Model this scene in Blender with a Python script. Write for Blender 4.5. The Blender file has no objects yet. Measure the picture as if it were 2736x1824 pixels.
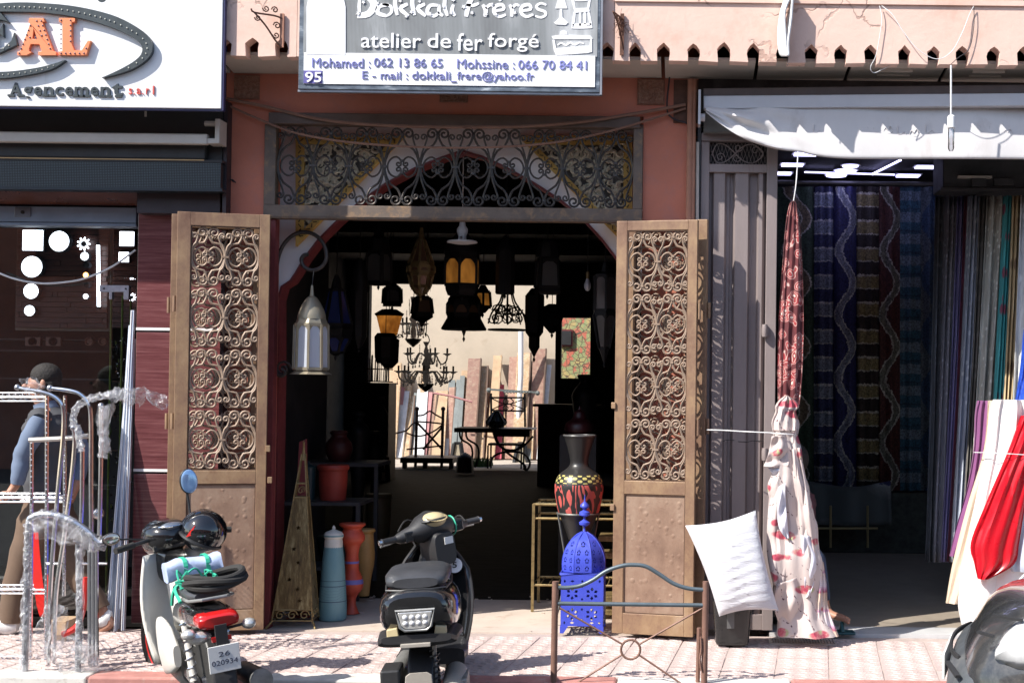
import bpy, bmesh, math, random
from mathutils import Vector, Matrix, Euler
from mathutils.geometry import tessellate_polygon
random.seed(7)
C = bpy.context.scene
COL = C.collection
PI = math.pi
# ------------------------------------------------------------ camera
FPX, CAMZ, CAMY = 3690.0, 1.6, -9.0
PPX, PPY, CAMX = 1820.0, 976.0, 1.10                   # the photograph is a crop: its optical centre lies right of the middle
YAW, PITCH, ROLL = 0.0, math.radians(0.9), math.radians(0.68)
RC = Matrix.Rotation(YAW, 3, 'Z') @ Matrix.Rotation(PI/2 + PITCH, 3, 'X') @ Matrix.Rotation(ROLL, 3, 'Z')
cd = bpy.data.cameras.new('camera'); cam = bpy.data.objects.new('camera', cd); COL.objects.link(cam)
cd.shift_x = -(PPX-1368)/2736; cd.shift_y = (PPY-912)/2736
cam.location = (CAMX, CAMY, CAMZ); cam.rotation_euler = RC.to_euler()
cd.sensor_width = 36; cd.lens = 36*FPX/2736; cd.clip_end = 400; cd.clip_start = .1
C.camera = cam
# ------------------------------------------------------------ light
SUN = Vector((1.4, 1.0, -1.7)).normalized()          # direction the light travels
el = math.asin(-SUN.z)
w = bpy.data.worlds.new('World'); C.world = w; w.use_nodes = True
nt = w.node_tree; bg = nt.nodes['Background']
sky = nt.nodes.new('ShaderNodeTexSky'); sky.sky_type = 'NISHITA'; sky.sun_disc = False
sky.sun_elevation = el; sky.sun_rotation = math.atan2(-SUN.x, -SUN.y)
nt.links.new(sky.outputs[0], bg.inputs[0]); bg.inputs[1].default_value = .135
sl = bpy.data.lights.new('sun', 'SUN'); so = bpy.data.objects.new('sun', sl); COL.objects.link(so)
sl.energy = 4.6; sl.angle = math.radians(.5); sl.color = (1, .95, .87)
so.rotation_euler = SUN.to_track_quat('-Z', 'Y').to_euler(); so.location = (-8, -8, 10)
C.view_settings.view_transform = 'Standard'; C.view_settings.look = 'None'
C.view_settings.gamma = 1; C.view_settings.exposure = .82
# ------------------------------------------------------------ pixel of the photograph -> point on the plane y = const
def ray(px, py):
    return RC @ Vector(((px-PPX)/FPX, (PPY-py)/FPX, -1))
def P(px, py, y=0):
    d = ray(px, py); t = (y-CAMY)/d.y
    return Vector((CAMX+d.x*t, y, CAMZ+d.z*t))
def G(px, py, z=0):
    d = ray(px, py); t = (z-CAMZ)/d.z
    return Vector((CAMX+d.x*t, CAMY+d.y*t, z))
def S(y): return FPX/(y-CAMY)                          # pixels per metre
def rect(x0, y0, x1, y1, y=0):                         # world x0,x1,z0,z1 of a pixel box
    cx, cy = (x0+x1)/2, (y0+y1)/2
    return P(x0, cy, y).x, P(x1, cy, y).x, P(cx, y1, y).z, P(cx, y0, y).z
# ------------------------------------------------------------ mesh builder
def cr(pts, n=4, closed=False):                        # Catmull-Rom through points
    P_ = [Vector(p) for p in pts]; out = []; L = len(P_)
    for i in range(L if closed else L-1):
        if closed: a, b, c, d = P_[i-1], P_[i], P_[(i+1) % L], P_[(i+2) % L]
        else: a, b, c, d = P_[max(i-1, 0)], P_[i], P_[i+1], P_[min(i+2, L-1)]
        for k in range(n):
            t = k/n
            out.append(.5*((2*b)+(c-a)*t+(2*a-5*b+4*c-d)*t*t+(3*b-a-3*c+d)*t**3))
    if not closed: out.append(P_[-1].copy())
    return out
class MB:
    def __init__(s): s.v = []; s.f = []
    def add(s, vs, fs):
        o = len(s.v); s.v += [Vector(p) for p in vs]; s.f += [tuple(i+o for i in f) for f in fs]; return s
    def box(s, x0, x1, y0, y1, z0, z1):
        if x0 > x1: x0, x1 = x1, x0
        if y0 > y1: y0, y1 = y1, y0
        if z0 > z1: z0, z1 = z1, z0
        return s.add([(x0,y0,z0),(x1,y0,z0),(x1,y1,z0),(x0,y1,z0),(x0,y0,z1),(x1,y0,z1),(x1,y1,z1),(x0,y1,z1)],
                     [(3,2,1,0),(4,5,6,7),(0,1,5,4),(1,2,6,5),(2,3,7,6),(3,0,4,7)])
    def bar(s, p0, p1, a, b, up=(0,0,1), ta=None, tb=None):    # rectangular bar a wide, b deep
        p0, p1 = Vector(p0), Vector(p1); d = (p1-p0).normalized(); up = Vector(up)
        u = d.cross(up)
        if u.length < 1e-3: u = d.cross(Vector((1,0,0)))
        u.normalize(); v = u.cross(d); ta = a if ta is None else ta; tb = b if tb is None else tb
        vs = [p0+u*(i*a/2)+v*(j*b/2) for i, j in ((-1,-1),(1,-1),(1,1),(-1,1))]+[p1+u*(i*ta/2)+v*(j*tb/2) for i, j in ((-1,-1),(1,-1),(1,1),(-1,1))]
        return s.add(vs, [(3,2,1,0),(4,5,6,7),(0,1,5,4),(1,2,6,5),(2,3,7,6),(3,0,4,7)])
    def tube(s, pts, r, n=6, closed=False, cap=True):
        pts = [Vector(p) for p in pts]; L = len(pts); rs = r if isinstance(r, (list, tuple)) else [r]*L
        T = []
        for i in range(L):
            if closed: t = pts[(i+1) % L]-pts[i-1]
            else: t = pts[min(i+1, L-1)]-pts[max(i-1, 0)]
            if t.length < 1e-9: t = Vector((0,0,1))
            T.append(t.normalized())
        u = T[0].cross(Vector((0,0,1)))
        if u.length < .2: u = T[0].cross(Vector((1,0,0)))
        u.normalize(); vs = []
        for i in range(L):
            u = u-T[i]*u.dot(T[i])
            if u.length < 1e-6: u = T[i].orthogonal()
            u.normalize(); v = T[i].cross(u)
            for k in range(n):
                a = 2*PI*k/n; vs.append(pts[i]+(u*math.cos(a)+v*math.sin(a))*rs[i])
        fs = []
        for i in range(L if closed else L-1):
            j = (i+1) % L
            for k in range(n): fs.append((i*n+k, i*n+(k+1) % n, j*n+(k+1) % n, j*n+k))
        if cap and not closed: fs += [tuple(range(n-1, -1, -1)), tuple((L-1)*n+k for k in range(n))]
        return s.add(vs, fs)
    def lathe(s, prof, n=20, c=(0,0,0), rot=0, M=None, cap=True):
        c = Vector(c); vs = []; fs = []
        for r, z in prof:
            for k in range(n):
                a = 2*PI*k/n+rot; p = Vector((r*math.cos(a), r*math.sin(a), z)); vs.append((M @ p if M else p)+c)
        for i in range(len(prof)-1):
            for k in range(n): fs.append((i*n+k, i*n+(k+1) % n, (i+1)*n+(k+1) % n, (i+1)*n+k))
        if cap:
            if prof[0][0] > 1e-4: fs.append(tuple(range(n-1, -1, -1)))
            if prof[-1][0] > 1e-4: fs.append(tuple((len(prof)-1)*n+k for k in range(n)))
        return s.add(vs, fs)
    def prism(s, loops, y0, y1, fn=None):              # loops of (x,z) outlines (first outer, others holes), extruded in y
        if not isinstance(loops[0][0], (list, tuple, Vector)): loops = [loops]
        flat = [p for l in loops for p in l]
        tri = tessellate_polygon([[Vector((p[0], p[1], 0)) for p in l] for l in loops])
        N = len(flat); fn = fn or (lambda x, y, z: (x, y, z))
        vs = [fn(p[0], y0, p[1]) for p in flat]+[fn(p[0], y1, p[1]) for p in flat]; fs = []
        for t in tri:
            a, b, c_ = t
            A = (flat[b][0]-flat[a][0])*(flat[c_][1]-flat[a][1])-(flat[b][1]-flat[a][1])*(flat[c_][0]-flat[a][0])
            if A < 0: a, b = b, a
            fs.append((a, b, c_)); fs.append((b+N, a+N, c_+N))
        o = 0
        for l in loops:
            n = len(l)
            for i in range(n):
                j = (i+1) % n; fs.append((o+i, o+i+N, o+j+N, o+j))
            o += n
        return s.add(vs, fs)
    def sheet(s, fn, nu, nv):
        vs = [fn(i/nu, j/nv) for j in range(nv+1) for i in range(nu+1)]
        return s.add(vs, [(j*(nu+1)+i, j*(nu+1)+i+1, (j+1)*(nu+1)+i+1, (j+1)*(nu+1)+i) for j in range(nv) for i in range(nu)])
    def ball(s, c, r, n=12, m=8, sc=(1,1,1), R=None):
        c = Vector(c); vs = []; fs = []
        for j in range(1, m):
            for k in range(n):
                a, b = 2*PI*k/n, PI*j/m
                p = Vector((math.sin(b)*math.cos(a)*r*sc[0], math.sin(b)*math.sin(a)*r*sc[1], math.cos(b)*r*sc[2])); vs.append((R @ p if R else p)+c)
        t, b_ = Vector((0,0,r*sc[2])), Vector((0,0,-r*sc[2])); vs += [(R @ t if R else t)+c, (R @ b_ if R else b_)+c]
        T, B = len(vs)-2, len(vs)-1
        for j in range(m-2):
            for k in range(n): fs.append((j*n+k, (j+1)*n+k, (j+1)*n+(k+1) % n, j*n+(k+1) % n))
        for k in range(n): fs += [(T, k, (k+1) % n), (B, (m-2)*n+(k+1) % n, (m-2)*n+k)]
        return s.add(vs, fs)
    def loft(s, rings, cap=True, closed=True):
        n = len(rings[0]); vs = [p for r in rings for p in r]; fs = []
        for i in range(len(rings)-1):
            for k in range(n if closed else n-1): fs.append((i*n+k, i*n+(k+1) % n, (i+1)*n+(k+1) % n, (i+1)*n+k))
        if cap: fs += [tuple(range(n-1, -1, -1)), tuple((len(rings)-1)*n+k for k in range(n))]
        return s.add(vs, fs)
    def xf(s, M_):
        s.v = [M_ @ p for p in s.v]; return s
def mesh(name, mb, mat, smooth=False, off=None):
    me = bpy.data.meshes.new(name)
    off = off or Vector((0,0,0))
    me.from_pydata([tuple(p-off) for p in mb.v], [], mb.f)
    bm = bmesh.new(); bm.from_mesh(me); bmesh.ops.recalc_face_normals(bm, faces=bm.faces); bm.to_mesh(me); bm.free()
    if mat: me.materials.append(mat)
    if smooth:
        me.polygons.foreach_set('use_smooth', [True]*len(me.polygons))
        try: me.set_sharp_from_angle(angle=math.radians(42))
        except Exception: pass
    me.update(); return me
def thing(name, label, cat, loc=(0,0,0), rot=(0,0,0), group=None):
    o = bpy.data.objects.new(name, None); COL.objects.link(o); o.location = loc; o.rotation_euler = rot
    o.empty_display_size = .1; o['label'] = label; o['category'] = cat
    if group: o['group'] = group
    return o
def mods(o, bev, solid, sub):
    if solid:
        m = o.modifiers.new('solid', 'SOLIDIFY'); m.thickness = solid; m.offset = 0
    if bev:
        m = o.modifiers.new('bevel', 'BEVEL'); m.width = bev; m.segments = 2; m.limit_method = 'ANGLE'; m.angle_limit = .6
    if sub:
        m = o.modifiers.new('sub', 'SUBSURF'); m.levels = sub; m.render_levels = sub
def root_of(o):
    while o.parent: o = o.parent
    return o
def part(name, mb, mat, parent, smooth=False, bev=0, solid=0, sub=0, local=False, label=None, stuff=False, at=None):
    """one mesh object under parent. Coordinates are world ones unless local (or the mesh is shared)."""
    if isinstance(mb, MB):
        off = Vector((0,0,0)) if local else Vector(root_of(parent).location)
        me = mesh(name, mb, mat, smooth, off)
    else: me = mb
    o = bpy.data.objects.new(name, me); COL.objects.link(o); o.parent = parent
    if at is not None:
        if isinstance(at, Matrix): o.matrix_local = at
        else: o.location = at
    mods(o, bev, solid, sub)
    if label: o['label'] = label
    if stuff: o['kind'] = 'stuff'
    return o
def solo(name, mb, mat, label=None, cat=None, group=None, smooth=False, bev=0, solid=0, sub=0, kind=None):
    xs = [p.x for p in mb.v]; ys = [p.y for p in mb.v]; zs = [p.z for p in mb.v]
    off = Vector(((min(xs)+max(xs))/2, (min(ys)+max(ys))/2, min(zs)))
    o = bpy.data.objects.new(name, mesh(name, mb, mat, smooth, off)); COL.objects.link(o); o.location = off
    mods(o, bev, solid, sub)
    if label: o['label'] = label
    if cat: o['category'] = cat
    if group: o['group'] = group
    if kind: o['kind'] = kind
    return o
def copy_tree(o, parent=None):
    c = o.copy(); COL.objects.link(c)
    if parent:
        c.parent = parent; c.matrix_parent_inverse = o.matrix_parent_inverse.copy()
    for ch in list(o.children): copy_tree(ch, c)
    return c
# ------------------------------------------------------------ lettering: Blender's built-in font turned to mesh
def text_mb(txt, box, y, depth=.004, off=0.0, fn=None, shear=0):
    """text filling the world box x0,x1,z0,z1 on the plane y"""
    cu = bpy.data.curves.new('t', 'FONT'); cu.body = txt; cu.extrude = 0; cu.offset = off; cu.shear = shear; cu.resolution_u = 3
    ob = bpy.data.objects.new('t', cu); COL.objects.link(ob)
    dg = bpy.context.evaluated_depsgraph_get(); dg.update()
    me = bpy.data.meshes.new_from_object(ob.evaluated_get(dg))
    vs = [v.co.copy() for v in me.vertices]; fs = [tuple(p.vertices) for p in me.polygons]
    bpy.data.objects.remove(ob); bpy.data.curves.remove(cu); bpy.data.meshes.remove(me)
    x0, x1, z0, z1 = box
    ax, bx = min(v.x for v in vs), max(v.x for v in vs); ay, by = min(v.y for v in vs), max(v.y for v in vs)
    N = len(vs); f = []; cnt = {}
    pos = [(x0+(v.x-ax)/(bx-ax)*(x1-x0), z0+(v.y-ay)/(by-ay)*(z1-z0)) for v in vs]
    V = [(p[0], y-depth, p[1]) for p in pos]+[(p[0], y+.001, p[1]) for p in pos]
    for t in fs:
        f.append(t)
        for i in range(len(t)):
            e = (t[i], t[(i+1) % len(t)]); k = (min(e), max(e)); cnt.setdefault(k, []).append(e)
    for k, e in cnt.items():
        if len(e) == 1: a, b = e[0]; f.append((b, a, a+N, b+N))
    m = MB(); m.add(V, f)
    if fn: m.v = [Vector(fn(p)) for p in m.v]
    return m
def islands(m):                                        # one builder per letter: loose pieces whose x spans overlap stay together
    par = list(range(len(m.v)))
    def fd(i):
        while par[i] != i: par[i] = par[par[i]]; i = par[i]
        return i
    for f in m.f:
        for i in f[1:]: par[fd(i)] = fd(f[0])
    g = {}
    for f in m.f: g.setdefault(fd(f[0]), []).append(f)
    L = sorted(([min(m.v[i].x for f in fs for i in f), max(m.v[i].x for f in fs for i in f), fs] for fs in g.values()), key=lambda q: q[0]); out = []
    for a, c, fs in L:
        if out and a < out[-1][1]-.3*min(c-a, out[-1][1]-out[-1][0]): out[-1][1] = max(out[-1][1], c); out[-1][2] += fs
        else: out.append([a, c, list(fs)])
    res = []
    for a, c, fs in out:
        ids = sorted({i for f in fs for i in f}); mp = {i: k for k, i in enumerate(ids)}; q = MB(); q.add([m.v[i] for i in ids], [tuple(mp[i] for i in f) for f in fs]); res.append(q)
    return res
# ------------------------------------------------------------ materials
def hx(h):
    h = h.lstrip('#'); c = [int(h[i:i+2], 16)/255 for i in (0, 2, 4)]
    return tuple((x/12.92 if x <= .04045 else ((x+.055)/1.055)**2.4) for x in c)
class NT:
    def __init__(s, name):
        s.m = bpy.data.materials.new(name); s.m.use_nodes = True; s.t = s.m.node_tree; s.b = s.t.nodes['Principled BSDF']; s.tc = s.n('TexCoord')
    def n(s, k, **kw):
        x = s.t.nodes.new('ShaderNode'+k)
        for a, b in kw.items(): setattr(x, a, b)
        return x
    def l(s, a, b): s.t.links.new(a, b)
    def co(s, sc=(1,1,1), rot=(0,0,0), src='Object'):
        mp = s.n('Mapping'); mp.inputs['Scale'].default_value = sc; mp.inputs['Rotation'].default_value = rot
        s.l(s.tc.outputs[src], mp.inputs[0]); return mp.outputs[0]
    def noise(s, scale, co=None, detail=5, rough=.6, dist=0):
        x = s.n('TexNoise'); x.inputs['Scale'].default_value = scale; x.inputs['Detail'].default_value = detail
        x.inputs['Roughness'].default_value = rough; x.inputs['Distortion'].default_value = dist
        s.l(co if co else s.tc.outputs['Object'], x.inputs['Vector']); return x.outputs['Fac']
    def ramp(s, fac, stops, interp='LINEAR'):
        r = s.n('ValToRGB'); r.color_ramp.interpolation = interp; e = r.color_ramp.elements
        while len(e) > 1: e.remove(e[-1])
        e[0].position = stops[0][0]; e[0].color = (*stops[0][1], 1)
        for p, c in stops[1:]:
            q = e.new(p); q.color = (*c, 1)
        s.l(fac, r.inputs[0]); return r.outputs[0]
    def mix(s, fac, a, b, mode='MIX'):
        x = s.n('Mix', data_type='RGBA', blend_type=mode)
        for v, i in ((fac, 0), (a, 6), (b, 7)):
            if isinstance(v, (float, int)): x.inputs[i].default_value = v
            elif isinstance(v, tuple): x.inputs[i].default_value = (*v, 1)
            else: s.l(v, x.inputs[i])
        return x.outputs[2]
    def math(s, op, a, b=0, c=0):
        x = s.n('Math', operation=op)
        for i, v in enumerate((a, b, c)):
            if isinstance(v, (float, int)): x.inputs[i].default_value = v
            else: s.l(v, x.inputs[i])
        return x.outputs[0]
    def sep(s, co):
        x = s.n('SeparateXYZ'); s.l(co, x.inputs[0]); return x.outputs
    def bump(s, h, st=.3, dist=.01):
        x = s.n('Bump'); x.inputs['Strength'].default_value = st; x.inputs['Distance'].default_value = dist
        s.l(h, x.inputs['Height']); s.l(x.outputs[0], s.b.inputs['Normal'])
    def set(s, col=None, rough=None, metal=None, **kw):
        for k, v in (('Base Color', col), ('Roughness', rough), ('Metallic', metal), *[(a.replace('_', ' '), b) for a, b in kw.items()]):
            if v is None: continue
            i = s.b.inputs[k]
            if isinstance(v, tuple): i.default_value = (*v, 1) if len(v) == 3 else v
            elif isinstance(v, (int, float)): i.default_value = v
            else: s.l(v, i)
        return s.m
def tint(c, k): return tuple(min(1, x*k) for x in c)
def M(name, col, rough=.6, metal=0, var=.18, scale=6, bump=.15, bs=40, col2=None, thr=(.45, .7), stretch=(1,1,1), rv=.0, coat=0, dist=.004, **kw):
    if isinstance(col, str): col = hx(col)
    if isinstance(col2, str): col2 = hx(col2)
    t = NT(name); co = t.co(stretch); n1 = t.noise(scale, co, 6, .65)
    c = t.ramp(n1, [(.3, tint(col, 1-var)), (.7, tint(col, 1+var))])
    if col2:
        n2 = t.noise(scale*1.7, co, 8, .7, .3); k = t.ramp(n2, [(thr[0], (0,0,0)), (thr[1], (1,1,1))]); c = t.mix(k, c, col2)
    if rv:
        oi = t.n('ObjectInfo'); v = t.math('MULTIPLY_ADD', oi.outputs['Random'], rv*2, 1-rv)
        h = t.n('HueSaturation'); t.l(v, h.inputs['Value']); t.l(c, h.inputs['Color']); c = h.outputs[0]
    if bump: t.bump(t.noise(bs, co, 6, .65), bump, dist)
    r = t.math('MULTIPLY_ADD', t.noise(scale*2.3, co, 4), .25, max(.02, rough-.125)) if rough > .12 else rough
    t.set(c, r, metal, **kw)
    if coat: t.set(Coat_Weight=coat)
    return t.m
def glassm(name, col=(1,1,1), rough=.02, alpha=.15, metal=0):
    t = NT(name); m = t.m
    g = t.n('BsdfGlossy'); g.inputs['Roughness'].default_value = rough; g.inputs['Color'].default_value = (1,1,1,1)
    tr = t.n('BsdfTransparent'); tr.inputs['Color'].default_value = (*col, 1)
    fr = t.n('Fresnel'); fr.inputs['IOR'].default_value = 1.5; mx = t.n('MixShader')
    f = t.math('ADD', fr.outputs[0], alpha); t.l(f, mx.inputs[0]); t.l(tr.outputs[0], mx.inputs[1]); t.l(g.outputs[0], mx.inputs[2])
    t.l(mx.outputs[0], t.t.nodes['Material Output'].inputs['Surface']); return m
def emitm(name, col, st):
    t = NT(name); return t.set(Base_Color=(.8,.8,.8), Emission_Color=col, Emission_Strength=st)
# ============================================================ MATERIALS OF THE SETTING
m_terra = M('terracotta_render', (.53,.185,.12), .85, var=.12, scale=2.5, bump=.35, bs=30, col2=(.44,.19,.155), thr=(.5,.75))
m_parapet = M('pink_render', (.72,.51,.43), .85, var=.05, scale=2, bump=.5, bs=14, col2=(.60,.37,.29), thr=(.62,.8), dist=.006)
t = NT('pink_render'); co = t.co(); c_ = t.ramp(t.noise(1.8, co, 7, .7), [(.3,(.74,.53,.45)),(.55,(.70,.49,.41)),(.72,(.60,.38,.30))])
v = t.n('TexVoronoi', feature='DISTANCE_TO_EDGE'); v.inputs['Scale'].default_value = 1.7; nz = t.n('TexNoise'); nz.inputs['Scale'].default_value = 7; nz.inputs['Detail'].default_value = 6; t.l(co, nz.inputs['Vector']); vm = t.n('VectorMath', operation='MULTIPLY_ADD'); t.l(nz.outputs['Color'], vm.inputs[0]); vm.inputs[1].default_value = (.22,.22,.22); t.l(co, vm.inputs[2]); t.l(vm.outputs[0], v.inputs['Vector'])
ck_ = t.math('MULTIPLY', t.ramp(v.outputs['Distance'], [(0,(1,1,1)),(.006,(1,1,1)),(.013,(0,0,0))]), t.ramp(t.noise(1.3, co, 3), [(.46,(0,0,0)),(.52,(1,1,1))]))
c_ = t.mix(t.math('MULTIPLY', ck_, .5), c_, (.22,.12,.09)); c_ = t.mix(t.ramp(t.noise(6, t.co((3,1,.45)), 6, .7), [(.60,(0,0,0)),(.8,(.45,.45,.45))]), c_, (.46,.30,.24))
m_parapet = t.set(c_, .88); t.bump(t.math('SUBTRACT', t.noise(14, co, 7, .7), ck_), .55, .006)
m_soffit = M('beige_panel', (.50,.45,.40), .45, var=.06, scale=4, bump=.05, col2=(.33,.27,.2), thr=(.6,.8))
m_white = M('white_plaster', (.78,.77,.78), .8, var=.06, scale=4, bump=.2, col2=(.5,.48,.46), thr=(.6,.8))
m_dred = M('oxblood_paint', (.16,.028,.03), .6, var=.2, scale=12)
m_brownp = M('brown_painted_wood', (.11,.075,.06), .65, var=.2, scale=9, bump=.2)
m_dark = M('dark_void_paint', (.018,.018,.02), .8, var=.3, scale=3)
m_wallint = M('dark_plaster', (.040,.037,.036), .9, var=.35, scale=3, bump=.3)  # dimness of the rooms is put into this dark base colour
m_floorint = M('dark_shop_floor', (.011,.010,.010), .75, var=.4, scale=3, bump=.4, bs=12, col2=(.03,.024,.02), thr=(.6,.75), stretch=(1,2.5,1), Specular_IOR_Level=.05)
m_conc = M('worn_concrete', (.50,.42,.355), .85, var=.12, scale=3, bump=.4, bs=25, col2=(.36,.26,.2), thr=(.58,.75))
m_tile = M('pink_paving', (.46,.37,.345), .8, var=.10, scale=5, bump=.3, bs=50, rv=.07, col2=(.35,.27,.245), thr=(.54,.74))
m_grout = M('paving_joint', (.40,.325,.295), .9)
m_road = M('asphalt', (.06,.058,.056), .9, var=.25, scale=3, bump=.6, bs=90, col2=(.12,.11,.1), thr=(.6,.8))
m_kred = M('kerb_red_paint', (.42,.19,.165), .75, var=.2, scale=8, bump=.4, bs=30, col2=(.42,.33,.29), thr=(.55,.7))
m_kwhite = M('kerb_white_paint', (.62,.60,.56), .75, var=.1, scale=8, bump=.4, bs=30, col2=(.4,.36,.32), thr=(.55,.7))
m_cream = M('courtyard_plaster', (.50,.42,.325), .85, var=.08, scale=2, bump=.35, bs=12, col2=(.38,.30,.22), thr=(.58,.78))
m_cfloor = M('courtyard_floor', (.40,.35,.30), .9, var=.15, scale=3, bump=.4)
m_pipe = M('terracotta_painted_pipe', (.36,.17,.11), .7, var=.15, scale=10)
m_purple = M('aubergine_cladding', (.028,.018,.024), .5, var=.2, scale=4)
m_blackpanel = M('charcoal_panel', (.022,.022,.024), .55, var=.2, scale=5)
m_steelblue = M('blue_grey_steel', (.20,.25,.34), .45, .3, var=.12, scale=5)
m_gold = M('gold_trim', (.42,.28,.14), .4, .4)
m_tfloor = M('beige_floor_tile', (.34,.29,.235), .35, var=.12, scale=3, bump=.1)
m_marble = M('grey_marble', (.52,.52,.52), .4, var=.12, scale=4)
m_whitepaint = M('white_paint', (.72,.72,.73), .5, var=.06, scale=5, bump=.05)
# ============================================================ GROUND, ROAD, PAVEMENT
def flat(name, x0, x1, y0, y1, z, m, th=.02): return solo(name, MB().box(x0, x1, y0, y1, z-th, z), m, kind='structure')
flat('ground', -60, 60, -60, 60, -.145, m_grout, .3)
flat('road', -40, 40, -30, -1.51, -.13, m_road, .01)
pave = flat('pavement', -7, 6.5, -1.37, -.02, -.008, m_grout, .12)
SK = .10
def tile_mesh():
    b = MB(); s = .306; g = .0018
    def T(x, y, z): return (x+(y)*SK, y, z)
    b.add([T(g,g,-.02), T(s-g,g,-.02), T(s-g,s-g,-.02), T(g,s-g,-.02), T(g+.003,g+.003,0), T(s-g-.003,g+.003,0), T(s-g-.003,s-g-.003,0), T(g+.003,s-g-.003,0)],
          [(4,5,6,7), (0,1,5,4), (1,2,6,5), (2,3,7,6), (3,0,4,7)])
    for j in range(5):                                  # raised wavy ribs of the tile
        for i in range(3):
            x0, y0 = .022+i*.092+(j % 2)*.012, .032+j*.058
            pts = [(0,.012), (.022,.014), (.040,.002), (.056,-.010), (.078,-.008)]
            L = [T(x0+a, y0+c-.005, 0) for a, c in pts]; R_ = [T(x0+a, y0+c+.005, 0) for a, c in pts]; K = [T(x0+a, y0+c, .006) for a, c in pts]
            n = len(pts); b.add(L+K+R_, [(k, k+1, n+k+1, n+k) for k in range(n-1)]+[(n+k, n+k+1, 2*n+k+1, 2*n+k) for k in range(n-1)]+[(0, n, 2*n), (n-1, 3*n-1, 2*n-1)])
    return mesh('paving_tile', b, m_tile)
tm = tile_mesh()
for j in range(5):
    for i in range(37):
        x, y = -5.1+i*.306+(j*.306)*SK, -1.37+j*.306
        if y > -.2: continue
        o = bpy.data.objects.new('paving_tile', tm); COL.objects.link(o); o.parent = pave
        o.location = Vector((x, y, -.004+random.uniform(-.0015, .0015)))-Vector(pave.location)
        o.rotation_euler = (random.uniform(-.004, .004), random.uniform(-.004, .004), random.uniform(-.004, .004))
xk = G(2108, 1806).x
kerb = flat('kerb', -7, 6.5, -1.53, -1.385, -.012, m_grout, .12)
for i in range(-10, 5):
    b = MB().box(xk+i*.95+.004, xk+(i+1)*.95-.004, -1.54, -1.375, -.13, .006)
    part('kerb_stone', b, m_kred if i % 2 == 0 else m_kwhite, kerb, bev=.012)
apron = flat('threshold', -1.75, .95, -.03, 1.33, .0, m_conc, .05)
flat('shop_floor', -5.2, 1.6, 1.332, 17.0, -.004, m_floorint, .05)  # dark colour starts at the sun line, shade painted into the floor
flat('courtyard_floor', -9, 3, 17.0, 22, -.006, m_cfloor, .05)
# a few flat debris flakes along the threshold
b = MB()
for k in range(45):
    x, y = random.uniform(-1.4, .6), random.choice([random.uniform(1.2, 1.6), random.uniform(1.2, 1.5), random.uniform(-.1, 1.2)]); r = random.uniform(.004, .014)
    b.box(x-r*random.uniform(.6, 2), x+r, y-r, y+r*random.uniform(.5, 1.5), .0, .003+r*.3)
solo('gravel_crumbs', b, m_conc, kind='stuff', label='loose crumbs of concrete scattered at the threshold', cat='debris')
# the far side of the street, behind the camera: it closes the sky and shows in glass and paint
ob_ = thing('opposite_building', 'terracotta row of houses across the street, facing the ironwork shop', 'building', (0, -17, 0))
part('wall', MB().box(-30, 30, -19, -17, -.13, 5.6), m_terra, ob_)
part('cornice', MB().box(-30, 30, -17.35, -16.8, 5.6, 5.9), m_parapet, ob_)
for i in range(-7, 8):
    part('window' if i % 2 else 'shop_opening', MB().box(i*3.6-.6, i*3.6+.6, -17.0, -16.96, 3.6, 4.8) if i % 2 else MB().box(i*3.6-1.3, i*3.6+1.3, -17.0, -16.96, 0, 2.8), m_dark, ob_)
# ============================================================ CENTRE BUILDING
def wx(px, y=0, py=900): return P(px, py, y).x
def wz(py, y=0, px=1200): return P(px, py, y).z
xL, xR = wx(594), wx(1864, 0, 400)
oxl, oxr, oz = wx(712, 0, 700), wx(1718, 0, 450), wz(306)
bld = thing('terracotta_shop_building', 'terracotta rendered shopfront with a wide doorway under the grey ironwork sign', 'building', ((xL+xR)/2, 0, 0))
part('wall', MB().prism([(xL,0),(oxl,0),(oxl,oz),(oxr,oz),(oxr,0),(xR,0),(xR,3.9),(xL,3.9)], 0, .28), m_terra, bld)
zt = wz(12, -.46, 2200)
# parapet with its row of keel-arched notches
def notch(cx, z0, hw, h):
    return [(cx-hw*.86, z0), (cx-hw, z0+h*.42), (cx-hw*.98, z0+h*.66), (cx-hw*.55, z0+h*.84), (cx, z0+h), (cx+hw*.55, z0+h*.84), (cx+hw*.98, z0+h*.66), (cx+hw, z0+h*.42), (cx+hw*.86, z0)]
holes = [443, 523, 603, 673, 752, 835, 915, 997, 1078, 1158, 1238, 1318, 1398, 1478, 1548, 1622, 1697, 1772, 1853, 1934, 2013, 2090, 2167, 2246, 2327, 2416, 2494, 2572, 2655, 2735, 2815, 2895, 2975]+[2975+79*k for k in range(1, 8)]
zb = wz(162, -.46, 1660)
def parapet_poly(x0, x1, top, lo, hi):
    pts = [(x0, zb+random.uniform(-.003, .003))]
    for h in holes:
        if lo < h < hi: pts += [(x+random.uniform(-.004, .004), z+random.uniform(-.004, .004)) for x, z in notch(wx(h, -.46, 140), zb, .039+random.uniform(-.003, .003), .118+random.uniform(-.008, .006))]
    pts += [(x1, zb), (x1, top), (x0, top)]
    return pts
part('parapet', MB().prism(parapet_poly(wx(400, -.46, 140), wx(792, -.46, 140), 4.6, 400, 792), -.46, -.36), m_parapet, bld)
part('parapet', MB().prism(parapet_poly(wx(793, -.46, 140), wx(1640, -.46, 140), 4.6, 793, 1640), -.459, -.36), m_parapet, bld)
part('parapet', MB().prism(parapet_poly(wx(1641, -.46, 140), 6.5, zt, 1641, 3700), -.46, -.36), m_parapet, bld)
part('parapet_coping', MB().box(wx(1641, -.46, 140), 6.5, -.475, -.02, zt, zt+.035), m_parapet, bld)
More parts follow.
